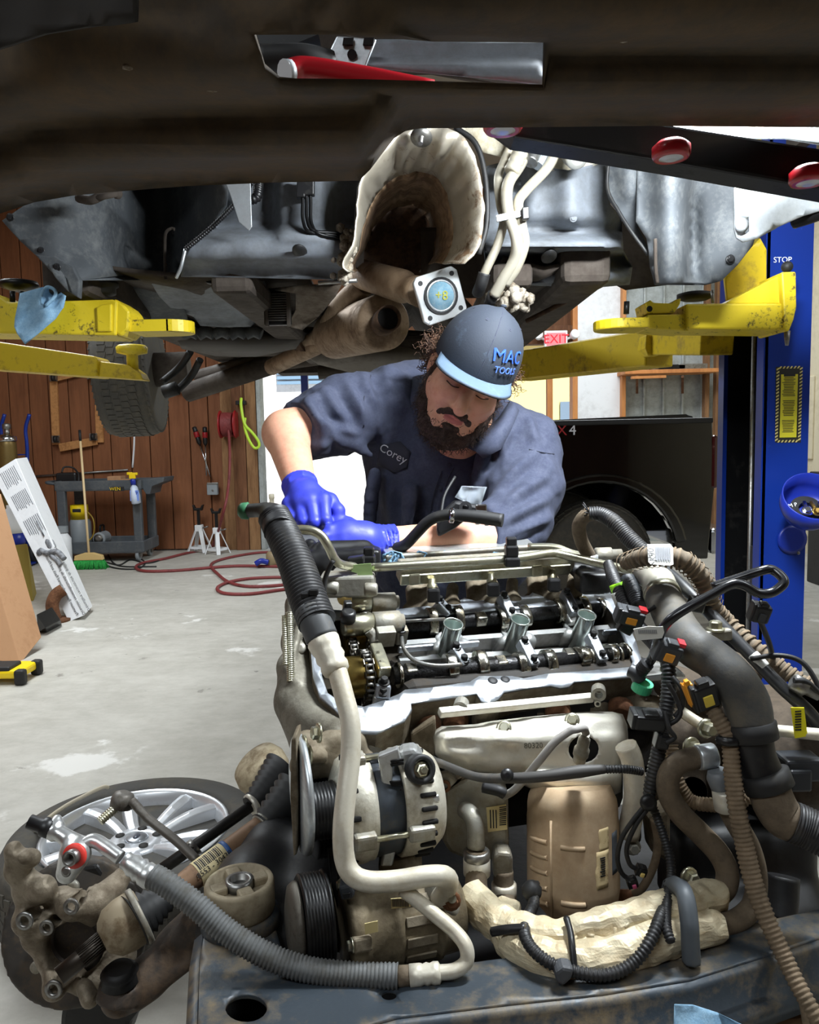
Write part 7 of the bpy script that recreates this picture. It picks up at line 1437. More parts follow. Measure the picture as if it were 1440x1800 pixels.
B().lathe([(.002, .012), (.03, .012), (.033, .016), (.028, .02), (.002, .021)], hubc, zax, 32).build('centre_cap', M('cap_silver', (170, 174, 180), .3, .8), t); B().lathe([(.002, 0), (.017, 0), (.017, .001), (.002, .0015)], hubc+zax*.021, zax, 28, sx=1.0, sy=.55).build('badge', M('badge_grey', (90, 94, 104), .3, .5), t)
for k in range(5): a = .35+2*PI*k/5; B().lathe([(.002, .0), (.0135, .0), (.0135, .0025), (.002, .0028)], hubc+Vector((math.cos(a)*.057, math.sin(a)*.057, .0145)), zax, 18).build('lug_hole', M('hole_dark', (40, 38, 36), .7), t)
for k in range(5):
    a = .35+PI/5+2*PI*k/5; d = Vector((math.cos(a), math.sin(a), 0)); q = Vector((-d.y, d.x, 0)); b = B()
    for s_ in (-1, 1):
        rings = []
        for j in range(7):
            f = j/6; r = .066+(Rr*.95-.066)*f; off = (.016+.052*f**1.3)*s_; w = .02+.012*f; zt = .012+.018*math.sin(f*PI)*.6+.024*f; p = hubc+d*r*math.cos(off*s_*.0)+q*off
            rings.append([p-q*w+zax*(-.02), p+q*w+zax*(-.02), p+q*w*.8+zax*(zt-.006), p+q*w*.1*s_+zax*zt, p-q*w*.8+zax*(zt-.006)])
        b.loft(rings, True, True, False)
    b.build('spoke', pol, t, bev=.003)
B().lathe([(.003, 0), (.004, .002), (.004, .02), (.003, .024)], c+Vector((-.16, -.16, .1)), (.3, .3, 1), 10).build('valve_stem', blackrub, t)
# ------------------------------------------------------------------ knuckle, axles and links hanging off the subframe
t = thing('steering_knuckle', 'dusty cast aluminium steering knuckle with open hub bore at the lower left', 'knuckle', W(133, 1650, 1.15))
s = SDF(W(10, 1780, 1.1)-Vector((.03, .1, .03)), W(270, 1460, 1.1)+Vector((.04, .12, .04)), .0032)
def kn(px, py, Y=1.1): return cw(px, py, Y)
hubk = kn(133, 1652, 1.12)
s.cylr(kn(133, 1652, 1.10), kn(139, 1646, 1.16), .048, .01)
ch = lambda pts, rs, k=.014: s.chain([kn(*p) for p in pts], rs, k)
ch([(25, 1496, 1.08), (32, 1530, 1.09), (52, 1565, 1.1), (62, 1600, 1.1), (46, 1618, 1.08)], [.014, .016, .017, .018, .017]); ch([(52, 1565, 1.1), (76, 1562, 1.08)], [.02, .019]); ch([(46, 1618, 1.08), (60, 1650, 1.09), (84, 1690, 1.09), (100, 1716, 1.07), (96, 1738, 1.06)], [.016, .014, .012, .014, .017]); ch([(110, 1580, 1.1), (128, 1592, 1.08), (168, 1586, 1.1), (196, 1565, 1.13), (216, 1540, 1.15)], [.018, .018, .02, .016, .014]); ch([(85, 1628, 1.08), (110, 1620, 1.1)], [.017, .02]); ch([(100, 1720, 1.08), (150, 1730, 1.1), (190, 1712, 1.12), (212, 1680, 1.14)], [.014, .014, .02, .024]); ch([(150, 1738, 1.07), (158, 1756, 1.06)], [.012, .013]); ch([(160, 1590, 1.1), (176, 1640, 1.13), (190, 1690, 1.13)], [.02, .02, .02]); ch([(62, 1600, 1.1), (100, 1640, 1.12)], [.014, .02])
for p, r in (((42, 1506, 1.07), .006), ((56, 1508, 1.085), .008)): s.ell(kn(*p), (r*1.6,)*3, None, .012)
def bore(px, py, Y, r, d=(-.1, -1, .12), dp=.06): 
    a = np.array(W(px, py, Y)); dv = np.array(Vector(d).normalized()); s.cylr(a-dv*dp, a+dv*.05, r, .002, '-')
for p in ((25, 1497, 1.06, .007), (74, 1561, 1.05, .007), (45, 1617, 1.06, .0095), (84, 1629, 1.06, .008), (127, 1592, 1.06, .0085), (96, 1737, 1.04, .0095)): bore(*p)
bore(133, 1652, 1.1, .034, (-.1, -1, .12), .03)
s.build('casting', M('knuckle_cast', (142, 131, 113), .55, .4, (84, 70, 54), 9, .47, .3, .5, 110), t, 1)
for p in ((45, 1617, 1.062, .0095), (84, 1629, 1.062, .008), (127, 1592, 1.062, .0085), (96, 1737, 1.042, .0095)): B().lathe([(p[3]*.75, 0), (p[3]*1.35, .001), (p[3]*1.35, .004), (p[3]*.75, .004), (p[3]*.75, 0)], W(*p[:3]), (-.1, -1, .12), 20, caps=False).build('machined_rim', steel, t)
hb = W(133, 1652, 1.095); an_ = Vector((-.1, -1, .12))
B().lathe([(.045, 0), (.047, .003), (.034, .003), (.034, -.02), (.03, -.02), (.026, -.012), (.02, -.012), (.02, -.03), (.002, -.03)], hb, an_, 40).build('hub_bearing', M('bearing_dark', (56, 50, 46), .4, .7, (90, 76, 60), 20, .4), t)
for r in (.031, .024, .018): B().ring(hb-an_.normalized()*.018*(1+(.031-r)*30), an_, r, r-.004, .004, 36).build('bearing_ring', steel if r < .03 else camm, t)
s = SDF(W(60, 1800, 1.2)-Vector((.03, .1, .03)), W(260, 1500, 1.2)+Vector((.03, .1, .03)), .006)
s.cylr(cw(130, 1640, 1.17), cw(140, 1630, 1.2), .11, .01); s.build('brake_dust_shield', M('dust_shield', (70, 66, 62), .55, .5, (96, 84, 70), 8, .45), t, 2)
B().ppris([(90, 1530), (170, 1520), (200, 1560), (196, 1590), (110, 1580)], 1.2, .02).build('caliper_bracket', subd, t, bev=.006)
for x, y in ((131, 1556), (66, 1698)): B().lathe([(.004, 0), (.009, .001), (.009, .006), (.004, .007)], W(x, y, 1.12), an_, 16).build('tab', alu, t)
b = B(); b.ppris([(112, 1740), (176, 1745), (200, 1760), (262, 1760), (230, 1800), (210, 1860), (100, 1860), (104, 1790)], 1.22, .08); o = b.build('strut_block', subd, None, bev=.01); recenter(o, W(180, 1790, 1.25)); tag(o, 'black block propping the knuckle above the floor', 'block')
# cv axle
t = thing('drive_axle', 'drive axle with tan joint cup, black boots and printed paper label', 'axle', W(213, 1622, 1.05))
sa, sb = W(104, 1716, 1.0), W(186, 1648, 1.04); B().tube([sa, sb], .0125, 18, 0).build('stub_shaft', M('stub_dark', (60, 54, 48), .4, .7, (96, 84, 66), 14, .4), t)
b = B()
for k in range(24):
    a = 2*PI*k/24; u, w_, x_ = frame(sb-sa); rd = (u*math.cos(a)+w_*math.sin(a))*.0128; b.tube([sa.lerp(sb, .45)+rd, sa.lerp(sb, 1)+rd], .0012, 4, 0)
b.build('splines', MATS['stub_dark'], t)
ca, cb = W(182, 1650, 1.04), W(250, 1606, 1.07); d = cb-ca
B().lathe([(.012, -.004), (.022, 0), (.034, .012), (.038, .03), (.038, .055), (.034, .058)], ca, d, 36).build('joint_cup', M('cup_tan', (150, 136, 112), .55, .3, (116, 98, 74), 8, .45), t)
def boot(a, c, r0, r1, n, name='boot'):
    d = c-a; L = d.length; pr = []
    for i in range(n*2+1):
        f = i/(n*2); r = r0+(r1-r0)*f; pr.append((r*(1.0 if i % 2 == 0 else .82), L*f))
    return B().lathe(pr, a, d, 32).build(name, blackrub, t)
boot(W(236, 1618, 1.055), W(300, 1572, 1.09), .0385, .018, 6); B().lathe([(.039, 0), (.0405, .001), (.0405, .008), (.039, .009)], W(240, 1614, 1.06), d, 32).build('boot_band', alu, t)
xa, xb = W(300, 1572, 1.09), W(462, 1452, 1.2); B().tube([xa, xb], [.0155, .0165, .019, .019, .019], 22, 6).build('shaft', M('shaft_rusty', (124, 96, 72), .6, .3, (90, 70, 56), 12, .45), t) if 0 else B().tube([xa, xa.lerp(xb, .25), xa.lerp(xb, .5), xb], [.0165, .0185, .0185, .0185], 22).build('shaft', M('shaft_rusty', (124, 96, 72), .6, .3, (90, 70, 56), 12, .45), t)
dx = (xb-xa).normalized(); la = xa.lerp(xb, .26); lc_ = xa.lerp(xb, .56)
B().lathe([(.019, 0), (.0195, .0006), (.0195, (lc_-la).length-.0006), (.019, (lc_-la).length)], la, dx, 30, caps=False).build('paper_label', M('label_aged'), t) if 0 else B().lathe([(.0188, 0), (.0195, .0006), (.0195, (lc_-la).length-.0006), (.0188, (lc_-la).length)], la, dx, 30).build('paper_label', M('label_axle', (222, 206, 160), .6), t)
B().lathe([(.0188, 0), (.0197, .001), (.0197, .006), (.0188, .007)], lc_, dx, 30).build('blue_band', M('band_blue', (50, 90, 150), .5), t)
u, w_, _ = frame(dx); b = B(); fr_ = (CAM0-la); fr_ = (fr_-dx*fr_.dot(dx)).normalized(); sd = dx.cross(fr_)
for i in range(15):
    q = la.lerp(lc_, .08+.055*i)+fr_*.0192; 
    for a in (.45, .75, 1.05): b.bar(la.lerp(lc_, .08+.055*i)+(fr_*math.cos(a)+sd*-math.sin(a)).normalized()*.0198, la.lerp(lc_, .08+.055*i)+(fr_*math.cos(a-.32)+sd*-math.sin(a-.32)).normalized()*.0198, .0012 if i % 3 else .0022, .0006, fr_) 
b.build('bars', ink, t, kind='stuff'); text('label_number', '8553 - 30438', la.lerp(lc_, .5)+(fr_*math.cos(.15)+sd*math.sin(.15))*.0202, dx, -sd, .011, ink, t, .0002)
for f in (0.02, .97): B().lathe([(.0185, 0), (.0215, .001), (.0215, .01), (.0185, .011)], xa.lerp(xb, f), dx, 26).build('clamp_band', alu, t)
boot(W(462, 1452, 1.2), W(520, 1392, 1.25), .023, .04, 6)
# tie rod with rack boot
t = thing('tie_rod', 'thin black tie rod with ribbed rack boot and tan end cup behind the drive axle', 'tie rod', W(300, 1530, 1.35))
ra, rb_ = W(276, 1534, 1.3), W(440, 1418, 1.42); B().tube([ra, rb_], .0105, 14, 0).build('rod', M('rod_black', (40, 38, 36), .5, .4, (64, 58, 50), 10, .42), t); B().tube([W(330, 1500, 1.34), W(345, 1486, 1.35)], .016, 6, 0).build('lock_nut', steel, t)
boot(rb_, W(500, 1360, 1.48), .02, .05, 8); B().lathe([(.02, 0), (.052, .004), (.056, .03), (.05, .05), (.03, .06), (.01, .062)], W(474, 1368, 1.55), (-.45, -.3, .75), 30).build('end_cup', M('cup_dusty', (176, 162, 134), .6, .2, (132, 116, 90), 7, .45), t); B().lathe([(.021, 0), (.023, .001), (.023, .01), (.021, .011)], rb_, rb_-ra, 22).build('clamp_band', shieldm, t)
# stabiliser link
t = thing('stabiliser_link', 'thin grey stabiliser link with threaded ball stud standing over the wheel', 'link', W(216, 1410, 1.3))
B().tube([W(232, 1408, 1.28), W(262, 1440, 1.26), W(310, 1478, 1.23), W(348, 1514, 1.2)], .0075, 12).build('rod', M('link_grey', (108, 104, 98), .5, .5, (80, 72, 62), 12, .42), t); B().lathe([(.01, 0), (.019, .004), (.02, .016), (.016, .026), (.008, .03)], W(212, 1422, 1.29), (.25, .1, .9), 22).build('ball_housing', MATS['link_grey'], t); B().corr([W(208, 1416, 1.285), W(176, 1444, 1.26)], .008, .004, .001, 12).build('threaded_stud', zinc, t)
# control arm
t = thing('control_arm', 'rusty lower control arm reaching from the knuckle to the subframe', 'control arm', W(270, 1700, 1.12))
s = SDF(W(180, 1790, 1.0)-Vector((.04, .1, .04)), W(380, 1560, 1.2)+Vector((.05, .1, .05)), .004)
s.chain([cw(212, 1752, 1.07), cw(262, 1716, 1.08), cw(316, 1660, 1.1), cw(362, 1612, 1.1)], [.028, .026, .026, .03], .02); s.cap(cw(240, 1760, 1.06), cw(330, 1690, 1.07), .012, .012, .01); s.cap(cw(290, 1656, 1.1), cw(350, 1596, 1.12), .012, .014, .01); s.cylr(cw(205, 1765, 1.05), cw(214, 1728, 1.06), .03, .006); s.ell(cw(290, 1690, 1.05), (.035, .02, .012), None, .01, '-')
s.build('arm', M('arm_rusty', (74, 66, 60), .65, .3, (126, 104, 82), 9, .42, .3, .3, 80), t, 1); B().lathe([(.02, 0), (.027, .004), (.022, .012), (.026, .018), (.018, .026)], W(212, 1728, 1.055), (0, -.1, 1), 22).build('ball_joint_boot', blackrub, t)
# pale cable by the wheel
t = B().tube([Wz(20, 1510, .01), W(70, 1452, 2.2), W(110, 1420, 2.3), W(150, 1398, 2.35), W(180, 1384, 2.4), W(190, 1384, 2.42)], .006, 8).build('cable', M('cable_cream', (196, 186, 164), .6), None); recenter(t, W(110, 1420, 2.3)); tag(t, 'pale cable leaning along the left edge of the tyre', 'cable')
# cream pole seen behind the hose
t = thing('jack_pole', 'cream pole with a brown collar standing behind the corrugated hose', 'pole', Wz(480, 1000, 0)); p = Wz(482, 996, 0)
h1 = W(484, 890, p.y).z; B().lathe([(.035, .1), (.035, h1), (.025, h1+.01), (.025, h1+.08), (.03, h1+.085), (.03, h1+.13), (.02, h1+.135)], p, (0, 0, 1), 18).build('tube', M('pole_cream', (206, 198, 176), .5), t); B().lathe([(.05, 0), (.085, .02), (.085, .14), (.06, .17)], p, (0, 0, 1), 20).build('collar', M('collar_brown', (150, 132, 100), .5), t); B().tube([p+Vector((-.05, -.08, .06)), p+Vector((-.12, -.1, .08)), p+Vector((-.18, -.1, .05))], .03, 10).build('lever', bluepl, t)
t = thing('bollard', 'blue steel post outside the bay door behind the mechanic\'s hands', 'post', (W(543, 900, 11.5).x, 11.5, 0)); B().box((W(543, 900, 11.5).x, 11.5, 1.4), (.1, .1, 2.8)).build('post', bluep, t, bev=.01); B().lathe([(.1, 0), (.1, .01), (.06, .012)], (W(543, 900, 11.5).x, 11.5, .0), (0, 0, 1), 18).build('base_plate', bluep, t)
# left-behind tyre under the right corner
t = thing('spare_tyre', 'dark tyre on the floor in shadow below the right hoses', 'tyre', (1.64, 2.64, 0)); c = Vector((1.64, 2.64, .112))
k = B().lathe([(.2, -.1), (.3, -.11), (.34, -.09), (.35, -.04), (.35, .04), (.34, .09), (.3, .11), (.2, .1)], c, (0, 0, 1), 48).build('carcass', tyrem, t); tread(k, c, Vector((0, 0, 1)), .35, .2, 36); B().lathe([(.03, .06), (.18, .05), (.2, .08), (.2, -.08)], c, (0, 0, 1), 32).build('rim', rust, t)
# ================================================================== the mechanic
from mathutils.bvhtree import BVHTree
skin = M('skin', (214, 160, 132), .5, 0, (196, 132, 108), 10, .42, .3, .05, 200)
skin.node_tree.nodes['Principled BSDF'].inputs['Subsurface Weight'].default_value = .08
cloth = M('work_shirt', (60, 65, 84), .8, 0, (50, 55, 74), 30, .5, .3, .12, 500)
clothd = M('shirt_seam', (40, 44, 60), .85)
gloveM = M('nitrile_glove', (50, 60, 188), .45, 0, (40, 48, 160), 14, .45, .3, .05, 60)
capM = M('cap_cloth', (36, 43, 55), .8, 0, (66, 78, 94), 12, .36, .2, .1, 400)
brimM = M('cap_brim', (70, 88, 106), .8, 0, (88, 108, 126), 16, .4, .2, .1, 400)
hairM = M('hair_brown', (96, 66, 46), .6, 0, (56, 38, 28), 60, .5, .2)
beardM = M('beard_brown', (66, 46, 36), .7, 0, (40, 28, 22), 90, .5, .2, .5, 300)
denim = M('trousers', (52, 58, 78), .85); lipM = M('lips', (186, 112, 102), .5)
P0 = thing('person', 'bearded man in dark work shirt, cap and blue gloves bending over the engine', 'person', (.07, 2.05, 0))
EM = W(826, 680, 1.58); pt, rl_ = math.radians(25), math.radians(27)
hf = Vector((0, -math.cos(pt), -math.sin(pt))); hz = Vector((0, -math.sin(pt), math.cos(pt))); hx = Vector((1, 0, 0))
RY = Matrix.Rotation(rl_, 3, 'Y'); hx, hf, hz = RY @ hx, RY @ hf, RY @ hz
yw = Matrix.Rotation(math.radians(6), 3, hz); hx, hf = yw @ hx, yw @ hf
HR = np.array([hx, hf, hz]).T
def hl(x, y, z): return EM+hx*x+hf*y+hz*z
nk = W(806, 742, 1.76)
RS, LS = W(668, 706, 1.86), W(918, 776, 1.80)
def armchain(): return [W(652, 712, 1.85), W(503, 762, 1.71), W(530, 862, 1.575)], [W(922, 790, 1.80), W(905, 925, 1.68), W(860, 950, 1.6), W(676, 955, 1.52)]
ra_, la_ = armchain()
def fingers(s, g):
    """both hands; g widens them for the gloves"""
    s.chain([W(530, 862, 1.575), W(536, 874, 1.545), W(541, 886, 1.525)], [.030+g, .033+g, .030+g], .012)
    for (a, b_, c_), r in zip((((507, 886, 1.525), (513, 910, 1.50), (521, 916, 1.545)), ((526, 884, 1.515), (533, 916, 1.488), (541, 922, 1.54)), ((547, 881, 1.51), (553, 918, 1.482), (560, 924, 1.54)), ((569, 878, 1.512), (572, 914, 1.484), (578, 921, 1.54))), (.0098, .0108, .0112, .0108)):
        s.chain([W(536, 872, 1.55), W(*a)], [.014+g, r+.0015+g], .012); s.chain([W(*a), W(*b_)], [r+.001+g, r+g], .005); s.cap(W(*b_), W(*c_), r+g, r-.001+g, .003)
    s.chain([W(556, 870, 1.56), W(580, 880, 1.535), W(594, 898, 1.52), W(594, 916, 1.512)], [.016+g, .0135+g, .012+g, .0105+g], .006)
    s.chain([W(672, 956, 1.52), W(640, 950, 1.50), W(612, 942, 1.485)], [.030+g, .034+g, .030+g], .012); s.chain([W(640, 956, 1.495), W(612, 958, 1.48)], [.03+g, .026+g], .012)
    for (a, b_, c_), r in zip((((604, 928, 1.48), (580, 932, 1.468), (576, 948, 1.50)), ((600, 940, 1.468), (571, 944, 1.458), (570, 958, 1.50)), ((602, 953, 1.463), (573, 956, 1.456), (574, 968, 1.50)), ((608, 965, 1.463), (584, 968, 1.46), (586, 976, 1.50))), (.0108, .0112, .0108, .0098)):
        s.cap(W(630, 950, 1.49), W(*a), .014+g, r+.001+g, .01); s.cap(W(*a), W(*b_), r+.001+g, r+g, .005); s.cap(W(*b_), W(*c_), r+g, r-.001+g, .003)
    s.chain([W(640, 940, 1.51), W(612, 922, 1.515), W(590, 918, 1.515)], [.015+g, .0125+g, .0105+g], .008)
s = SDF((-.36, 1.40, .98), (.36, 2.02, 1.66), .0034)
# torso core, arms and hands
s.ell(W(785, 820, 1.88), (.16, .10, .18), None, .03); s.cap(RS, LS, .05, .05, .03); s.chain([nk+Vector((0, .02, -.03)), hl(0, -.10, -.07)], [.064, .058], .03)
s.chain(ra_, [.054, .0475, .031], .02); s.chain(la_, [.056, .05, .046, .031], .02); fingers(s, -.0012)
# head
s.ell(hl(0, -.088, .03), (.074, .096, .088), HR, .02); s.ell(hl(0, -.055, -.04), (.060, .060, .074), HR, .03); s.cap(hl(-.018, -.022, -.108), hl(.018, -.022, -.108), .024, .024, .03)
for k in (-1, 1):
    s.ell(hl(.04*k, -.034, -.034), (.026, .026, .026), HR, .025); s.cap(hl(.06*k, -.075, -.05), hl(.03*k, -.035, -.1), .02, .02, .03); s.ell(hl(.078*k, -.095, -.012), (.010, .02, .032), HR, .006)
s.cap(hl(-.036, -.012, .016), hl(.036, -.012, .016), .013, .013, .014)
for k in (-1, 1): s.ell(hl(.032*k, .008, -.003), (.021, .016, .0125), HR, .012, '-')
for k in (-1, 1): s.ell(hl(.032*k, -.018, -.003), (.016, .016, .0125), HR, .004); s.cap(hl(.018*k, -.006, -.0095), hl(.045*k, -.013, -.008), .0035, .0035, .003)
s.cap(hl(0, -.006, .006), hl(0, .023, -.042), .0085, .0150, .010)
for k in (-1, 1): s.ell(hl(.0125*k, .006, -.046), (.0095, .012, .009), HR, .006); s.cap(hl(.007*k, .012, -.056), hl(.007*k, .004, -.05), .0035, .0035, .003, '-')
s.cap(hl(-.021, -.006, -.071), hl(0, .003, -.0675), .005, .007, .006); s.cap(hl(.021, -.006, -.071), hl(0, .003, -.0675), .005, .007, .006); s.cap(hl(-.016, -.004, -.081), hl(.016, -.004, -.081), .0075, .0075, .006); s.cap(hl(-.02, .004, -.0745), hl(.02, .004, -.0745), .0018, .0018, .002, '-')
lipc = np.array(hl(0, .0, -.0755)); hxn, hzn, hfn = np.array(hx), np.array(hz), np.array(hf)
def mfn(c):
    q = c-lipc; return np.where((np.abs(q @ hxn) < .021) & (np.abs(q @ hzn) < .011-.22*np.abs(q @ hxn)) & (q @ hfn > -.02), 1, 0)
body = s.build('body', skin, P0, 2, [skin, lipM], mfn)
# brows
b = B()
for k in (-1, 1): b.tube([hl(.014*k, .002, .010), hl(.028*k, .004, .016), hl(.05*k, -.012, .011)], [.0035, .0048, .002], 8, 5, flat=.6)
b.build('eyebrows', hairM, body)
b = B()
for k in (-1, 1): b.tube([hl(.018*k, -.002, -.0115), hl(.032*k, .0015, -.0125), hl(.046*k, -.008, -.0105)], .0013, 6)
b.build('eyelashes', hairM, body)
# beard: full jaw beard with moustache, plus loose strands
s = SDF(np.array(hl(0, -.05, -.08))-.16, np.array(hl(0, -.05, -.08))+.16, .0034)
for k in (-1, 1):
    s.chain([hl(.070*k, -.078, .0), hl(.069*k, -.07, -.04), hl(.058*k, -.05, -.085), hl(.034*k, -.022, -.118), hl(0, -.012, -.126)], [.007, .011, .016, .022, .025], .015); s.chain([hl(0, .010, -.060), hl(.016*k, .005, -.0615), hl(.030*k, -.010, -.077), hl(.035*k, -.022, -.1)], [.0056, .0066, .0066, .008], .006); s.cap(hl(.045*k, -.07, -.09), hl(.02*k, -.06, -.125), .026, .026, .03)
s.cap(hl(-.012, -.004, -.096), hl(.012, -.004, -.096), .010, .010, .008)
Be = s.build('beard', beardM, P0, 1)
for v in Be.data.vertices: v.co += v.co.normalized()*0+Vector((noise.noise(v.co*70), noise.noise(v.co*70+Vector((5, 0, 0))), noise.noise(v.co*70+Vector((0, 7, 0)))))*.0045
def strands(n, src, keep=None, *a): return strands_([v for v in src.data.vertices if keep is None or keep(v.co+wloc(src))], n, src, *a)
def strands_(V, n, src, length, r, name, mat, par, curl=.004, down=None):
    b = B(); o = wloc(src)
    for i in range(n):
        v = random.choice(V); p = v.co+o; nn = v.normal; d = (nn+Vector((random.gauss(0, .5), random.gauss(0, .5), random.gauss(0, .5)))+(down or Vector((0, 0, -.6)))).normalized(); q = d.orthogonal().normalized(); pts = []
        for j in range(5): pts.append(p+d*length*(j/4)+q*curl*math.sin(j*1.6+i)+Vector((0, 0, -.2))*length*(j/4)**2)
        b.tube(pts, [r, r*.9, r*.4], 3, 0, False)
    return b.build(name, mat, par, kind='stuff')
strands(1000, Be, lambda p: (p-EM).dot(hz) < -.088 or abs((p-EM).dot(hx)) > .045, .012, .0006, 'beard_strands', beardM, Be)
# hair showing under the cap
s = SDF(np.array(hl(0, -.1, 0))-.17, np.array(hl(0, -.1, 0))+.17, .0045)
for k in (-1, 1): s.chain([hl(.074*k, -.075, .02), hl(.08*k, -.1, .01), hl(.08*k, -.14, .0), hl(.066*k, -.15, -.04)], [.006, .012, .02, .02], .015)
s.cap(hl(-.05, -.17, .0), hl(.05, -.17, .0), .03, .03, .02); s.cap(hl(-.05, -.17, -.05), hl(.05, -.17, -.05), .026, .026, .02)
Ha = s.build('hair', hairM, P0, 1); b = B(); o = wloc(Ha); V = list(Ha.data.vertices)
for i in range(520):
    v = random.choice(V); p = v.co+o; d = (v.normal*1.1+Vector((random.gauss(0, .5), random.gauss(0, .5), random.gauss(-.3, .5)))).normalized(); q = d.orthogonal().normalized(); w = d.cross(q); f = random.uniform(1.2, 2.4); L = random.uniform(.016, .032)
    b.tube([p+d*L*j/7+(q*math.cos(f*j)+w*math.sin(f*j))*.006*(j/7) for j in range(8)], [.0011, .0009, .0005], 3, 0, False)
b.build('curls', hairM, Ha, kind='stuff')
# cap
cc = hl(0, -.088, .030); crx, cry, crz = .086, .108, .112
def dome(a, e, k=1.0):   # a azimuth from front, e elevation
    front = math.cos(a); top = crz*(1+.05*front)
    return cc+(hx*math.sin(a)*crx*math.cos(e)+hf*math.cos(a)*cry*math.cos(e)+hz*(top*math.sin(e)**.92 if e > 0 else top*math.sin(e)))*k
rings = [[dome(2*PI*j/48, e) for j in range(48)] for e in (-.12, 0, .15, .32, .5, .68, .86, 1.04, 1.2, 1.34, 1.46, 1.54)]
Cp = B().loft(rings, True, False); Cp.f.append(tuple(len(Cp.v)-48+i for i in range(48))); Cp.s.append(True); Cp = Cp.build('cap', capM, P0, solid=.003)
b = B(); b.tube([dome(0, e, 1.006) for e in np.linspace(-.1, 1.5, 14)], .0011, 6, 0)
for a in (1.05, -1.05, 2.1, -2.1): b.tube([dome(a, e, 1.006) for e in np.linspace(-.1, 1.5, 14)], .0009, 6, 0)
b.build('seams', clothd, Cp)
B().ball(dome(0, 1.57, 1.01), .007, 10, (1, 1, .6)).build('button', capM, Cp)
for a in (.5, -.5, 1.5, -1.5): B().ring(dome(a, .95, 1.002), dome(a, .95)-cc, .0034, .0016, .0012, 14).build('eyelet', clothd, Cp)
rows = []
for i in range(7):
    f = i/6; row = []
    for j in range(21):
        a = -1.12+2.24*j/20; ext = .057*f*max(0, math.cos(a*.98))**.55; p0 = dome(a, -.02, 1.0)
        row.append(p0+hf*ext+hx*math.sin(a)*ext*.12-hz*(.004*f+.55*ext*(-.14+.55*math.sin(a)**2)))
    rows.append(row)
B().loft(rows, False, False).build('brim', brimM, Cp, solid=.0035)
B().tube([q-hz*.001 for q in rows[-1]], .0022, 6, 0).build('brim_edge', M('brim_edge', (26, 30, 40), .8), Cp)
def ondome(p, k=1.006):
    q = p-cc; x, y, z = q.dot(hx)/crx, q.dot(hf)/cry, q.dot(hz)/crz; return cc+q*(k/math.sqrt(x*x+y*y+z*z))
lc = dome(.6, .33, 1.0); ln = (hx*(lc-cc).dot(hx)/crx**2+hf*(lc-cc).dot(hf)/cry**2+hz*(lc-cc).dot(hz)/crz**2).normalized(); lx = (Vector(hz).cross(ln)).normalized(); ly = ln.cross(lx); lgM = M('logo_blue', (40, 84, 214), .6)
bvc = BVHTree.FromPolygons([v.co+wloc(Cp) for v in Cp.data.vertices], [tuple(p.vertices) for p in Cp.data.polygons])
def wrap(p): h = (p-lc).dot(ln); q = p-ln*h; r = bvc.ray_cast(q+ln*.06, -ln); return (r[0] if r[0] is not None else q)+ln*(.0040+h)
text('logo_lettering', 'MAC', lc+ly*.014, lx, ly, .036, lgM, Cp, .0005, fn=wrap); text('logo_lettering', 'TOOLS', lc-ly*.013, lx, ly, .0185, M('logo_light', (86, 124, 226), .6), Cp, .0005, fn=wrap)
# shirt
s = SDF((-.36, 1.5, .92), (.38, 2.14, 1.58), .0052)
s.ell(W(778, 812, 1.87), (.185, .125, .17), None, .04); s.ell(W(790, 950, 1.92), (.205, .14, .20), None, .05); s.ell(W(735, 716, 1.96), (.17, .10, .11), None, .05); s.cap(W(690, 715, 1.88), W(905, 775, 1.82), .082, .078, .05)
s.chain([W(672, 716, 1.86), W(600, 730, 1.79), W(532, 756, 1.73)], [.092, .078, .066], .03); s.chain([W(918, 790, 1.80), W(920, 860, 1.74), W(900, 930, 1.66), W(862, 944, 1.61)], [.086, .08, .072, .066], .03)
# folds
for a, c, r in (((575, 690, 1.72), (600, 770, 1.72), .010), ((545, 705, 1.70), (566, 780, 1.69), .010), ((610, 672, 1.77), (640, 770, 1.76), .012), ((650, 668, 1.80), (668, 740, 1.77), .012), ((690, 660, 1.83), (700, 720, 1.78), .012), ((930, 800, 1.72), (880, 880, 1.66), .012), ((950, 840, 1.70), (885, 905, 1.63), .012), ((955, 880, 1.67), (880, 925, 1.6), .011), ((880, 760, 1.73), (900, 850, 1.68), .012), ((850, 800, 1.72), (830, 880, 1.74), .012), ((660, 830, 1.76), (650, 930, 1.78), .012), ((720, 860, 1.745), (710, 950, 1.76), .012), ((600, 760, 1.73), (650, 800, 1.75), .012)): s.cap(W(*a), W(*c), r, r*.7, .022)
# neck opening, sleeve openings and hem
s.chain([nk+Vector((.0, .02, .0)), hl(0, -.09, -.05)], [.072, .09], .01, '-'); s.chain([W(808, 770, 1.74), W(806, 740, 1.7)], [.03, .05], .01, '-')
d = (ra_[1]-W(652, 712, 1.85)).normalized(); e_ = W(525, 758, 1.725); s.cylr(e_+d*-.004, e_+d*.12, .1, .003, '-'); d = (la_[3]-la_[2]).normalized(); e_ = W(852, 946, 1.6); s.cylr(e_, e_+d*.1, .09, .003, '-')
s.cylr((.07, 1.9, .80), (.07, 1.9, .955), .4, .003, '-')
Sh = s.build('shirt', cloth, P0, 2); o = wloc(Sh); Sh.data.update()
nn = [v.normal.copy() for v in Sh.data.vertices]
for v, n_ in zip(Sh.data.vertices, nn):
    p = v.co+o; v.co += n_*(.006*(1-abs(noise.noise(Vector((p.x*16+p.z*7, p.y*8, p.z*6-p.x*5))))*3)+.002*noise.noise(p*60))
def topx(p): d = p-CAM0; z = d.dot(_f); return 720+FPX*d.dot(_r)/z, 900-FPX*d.dot(_up)/z
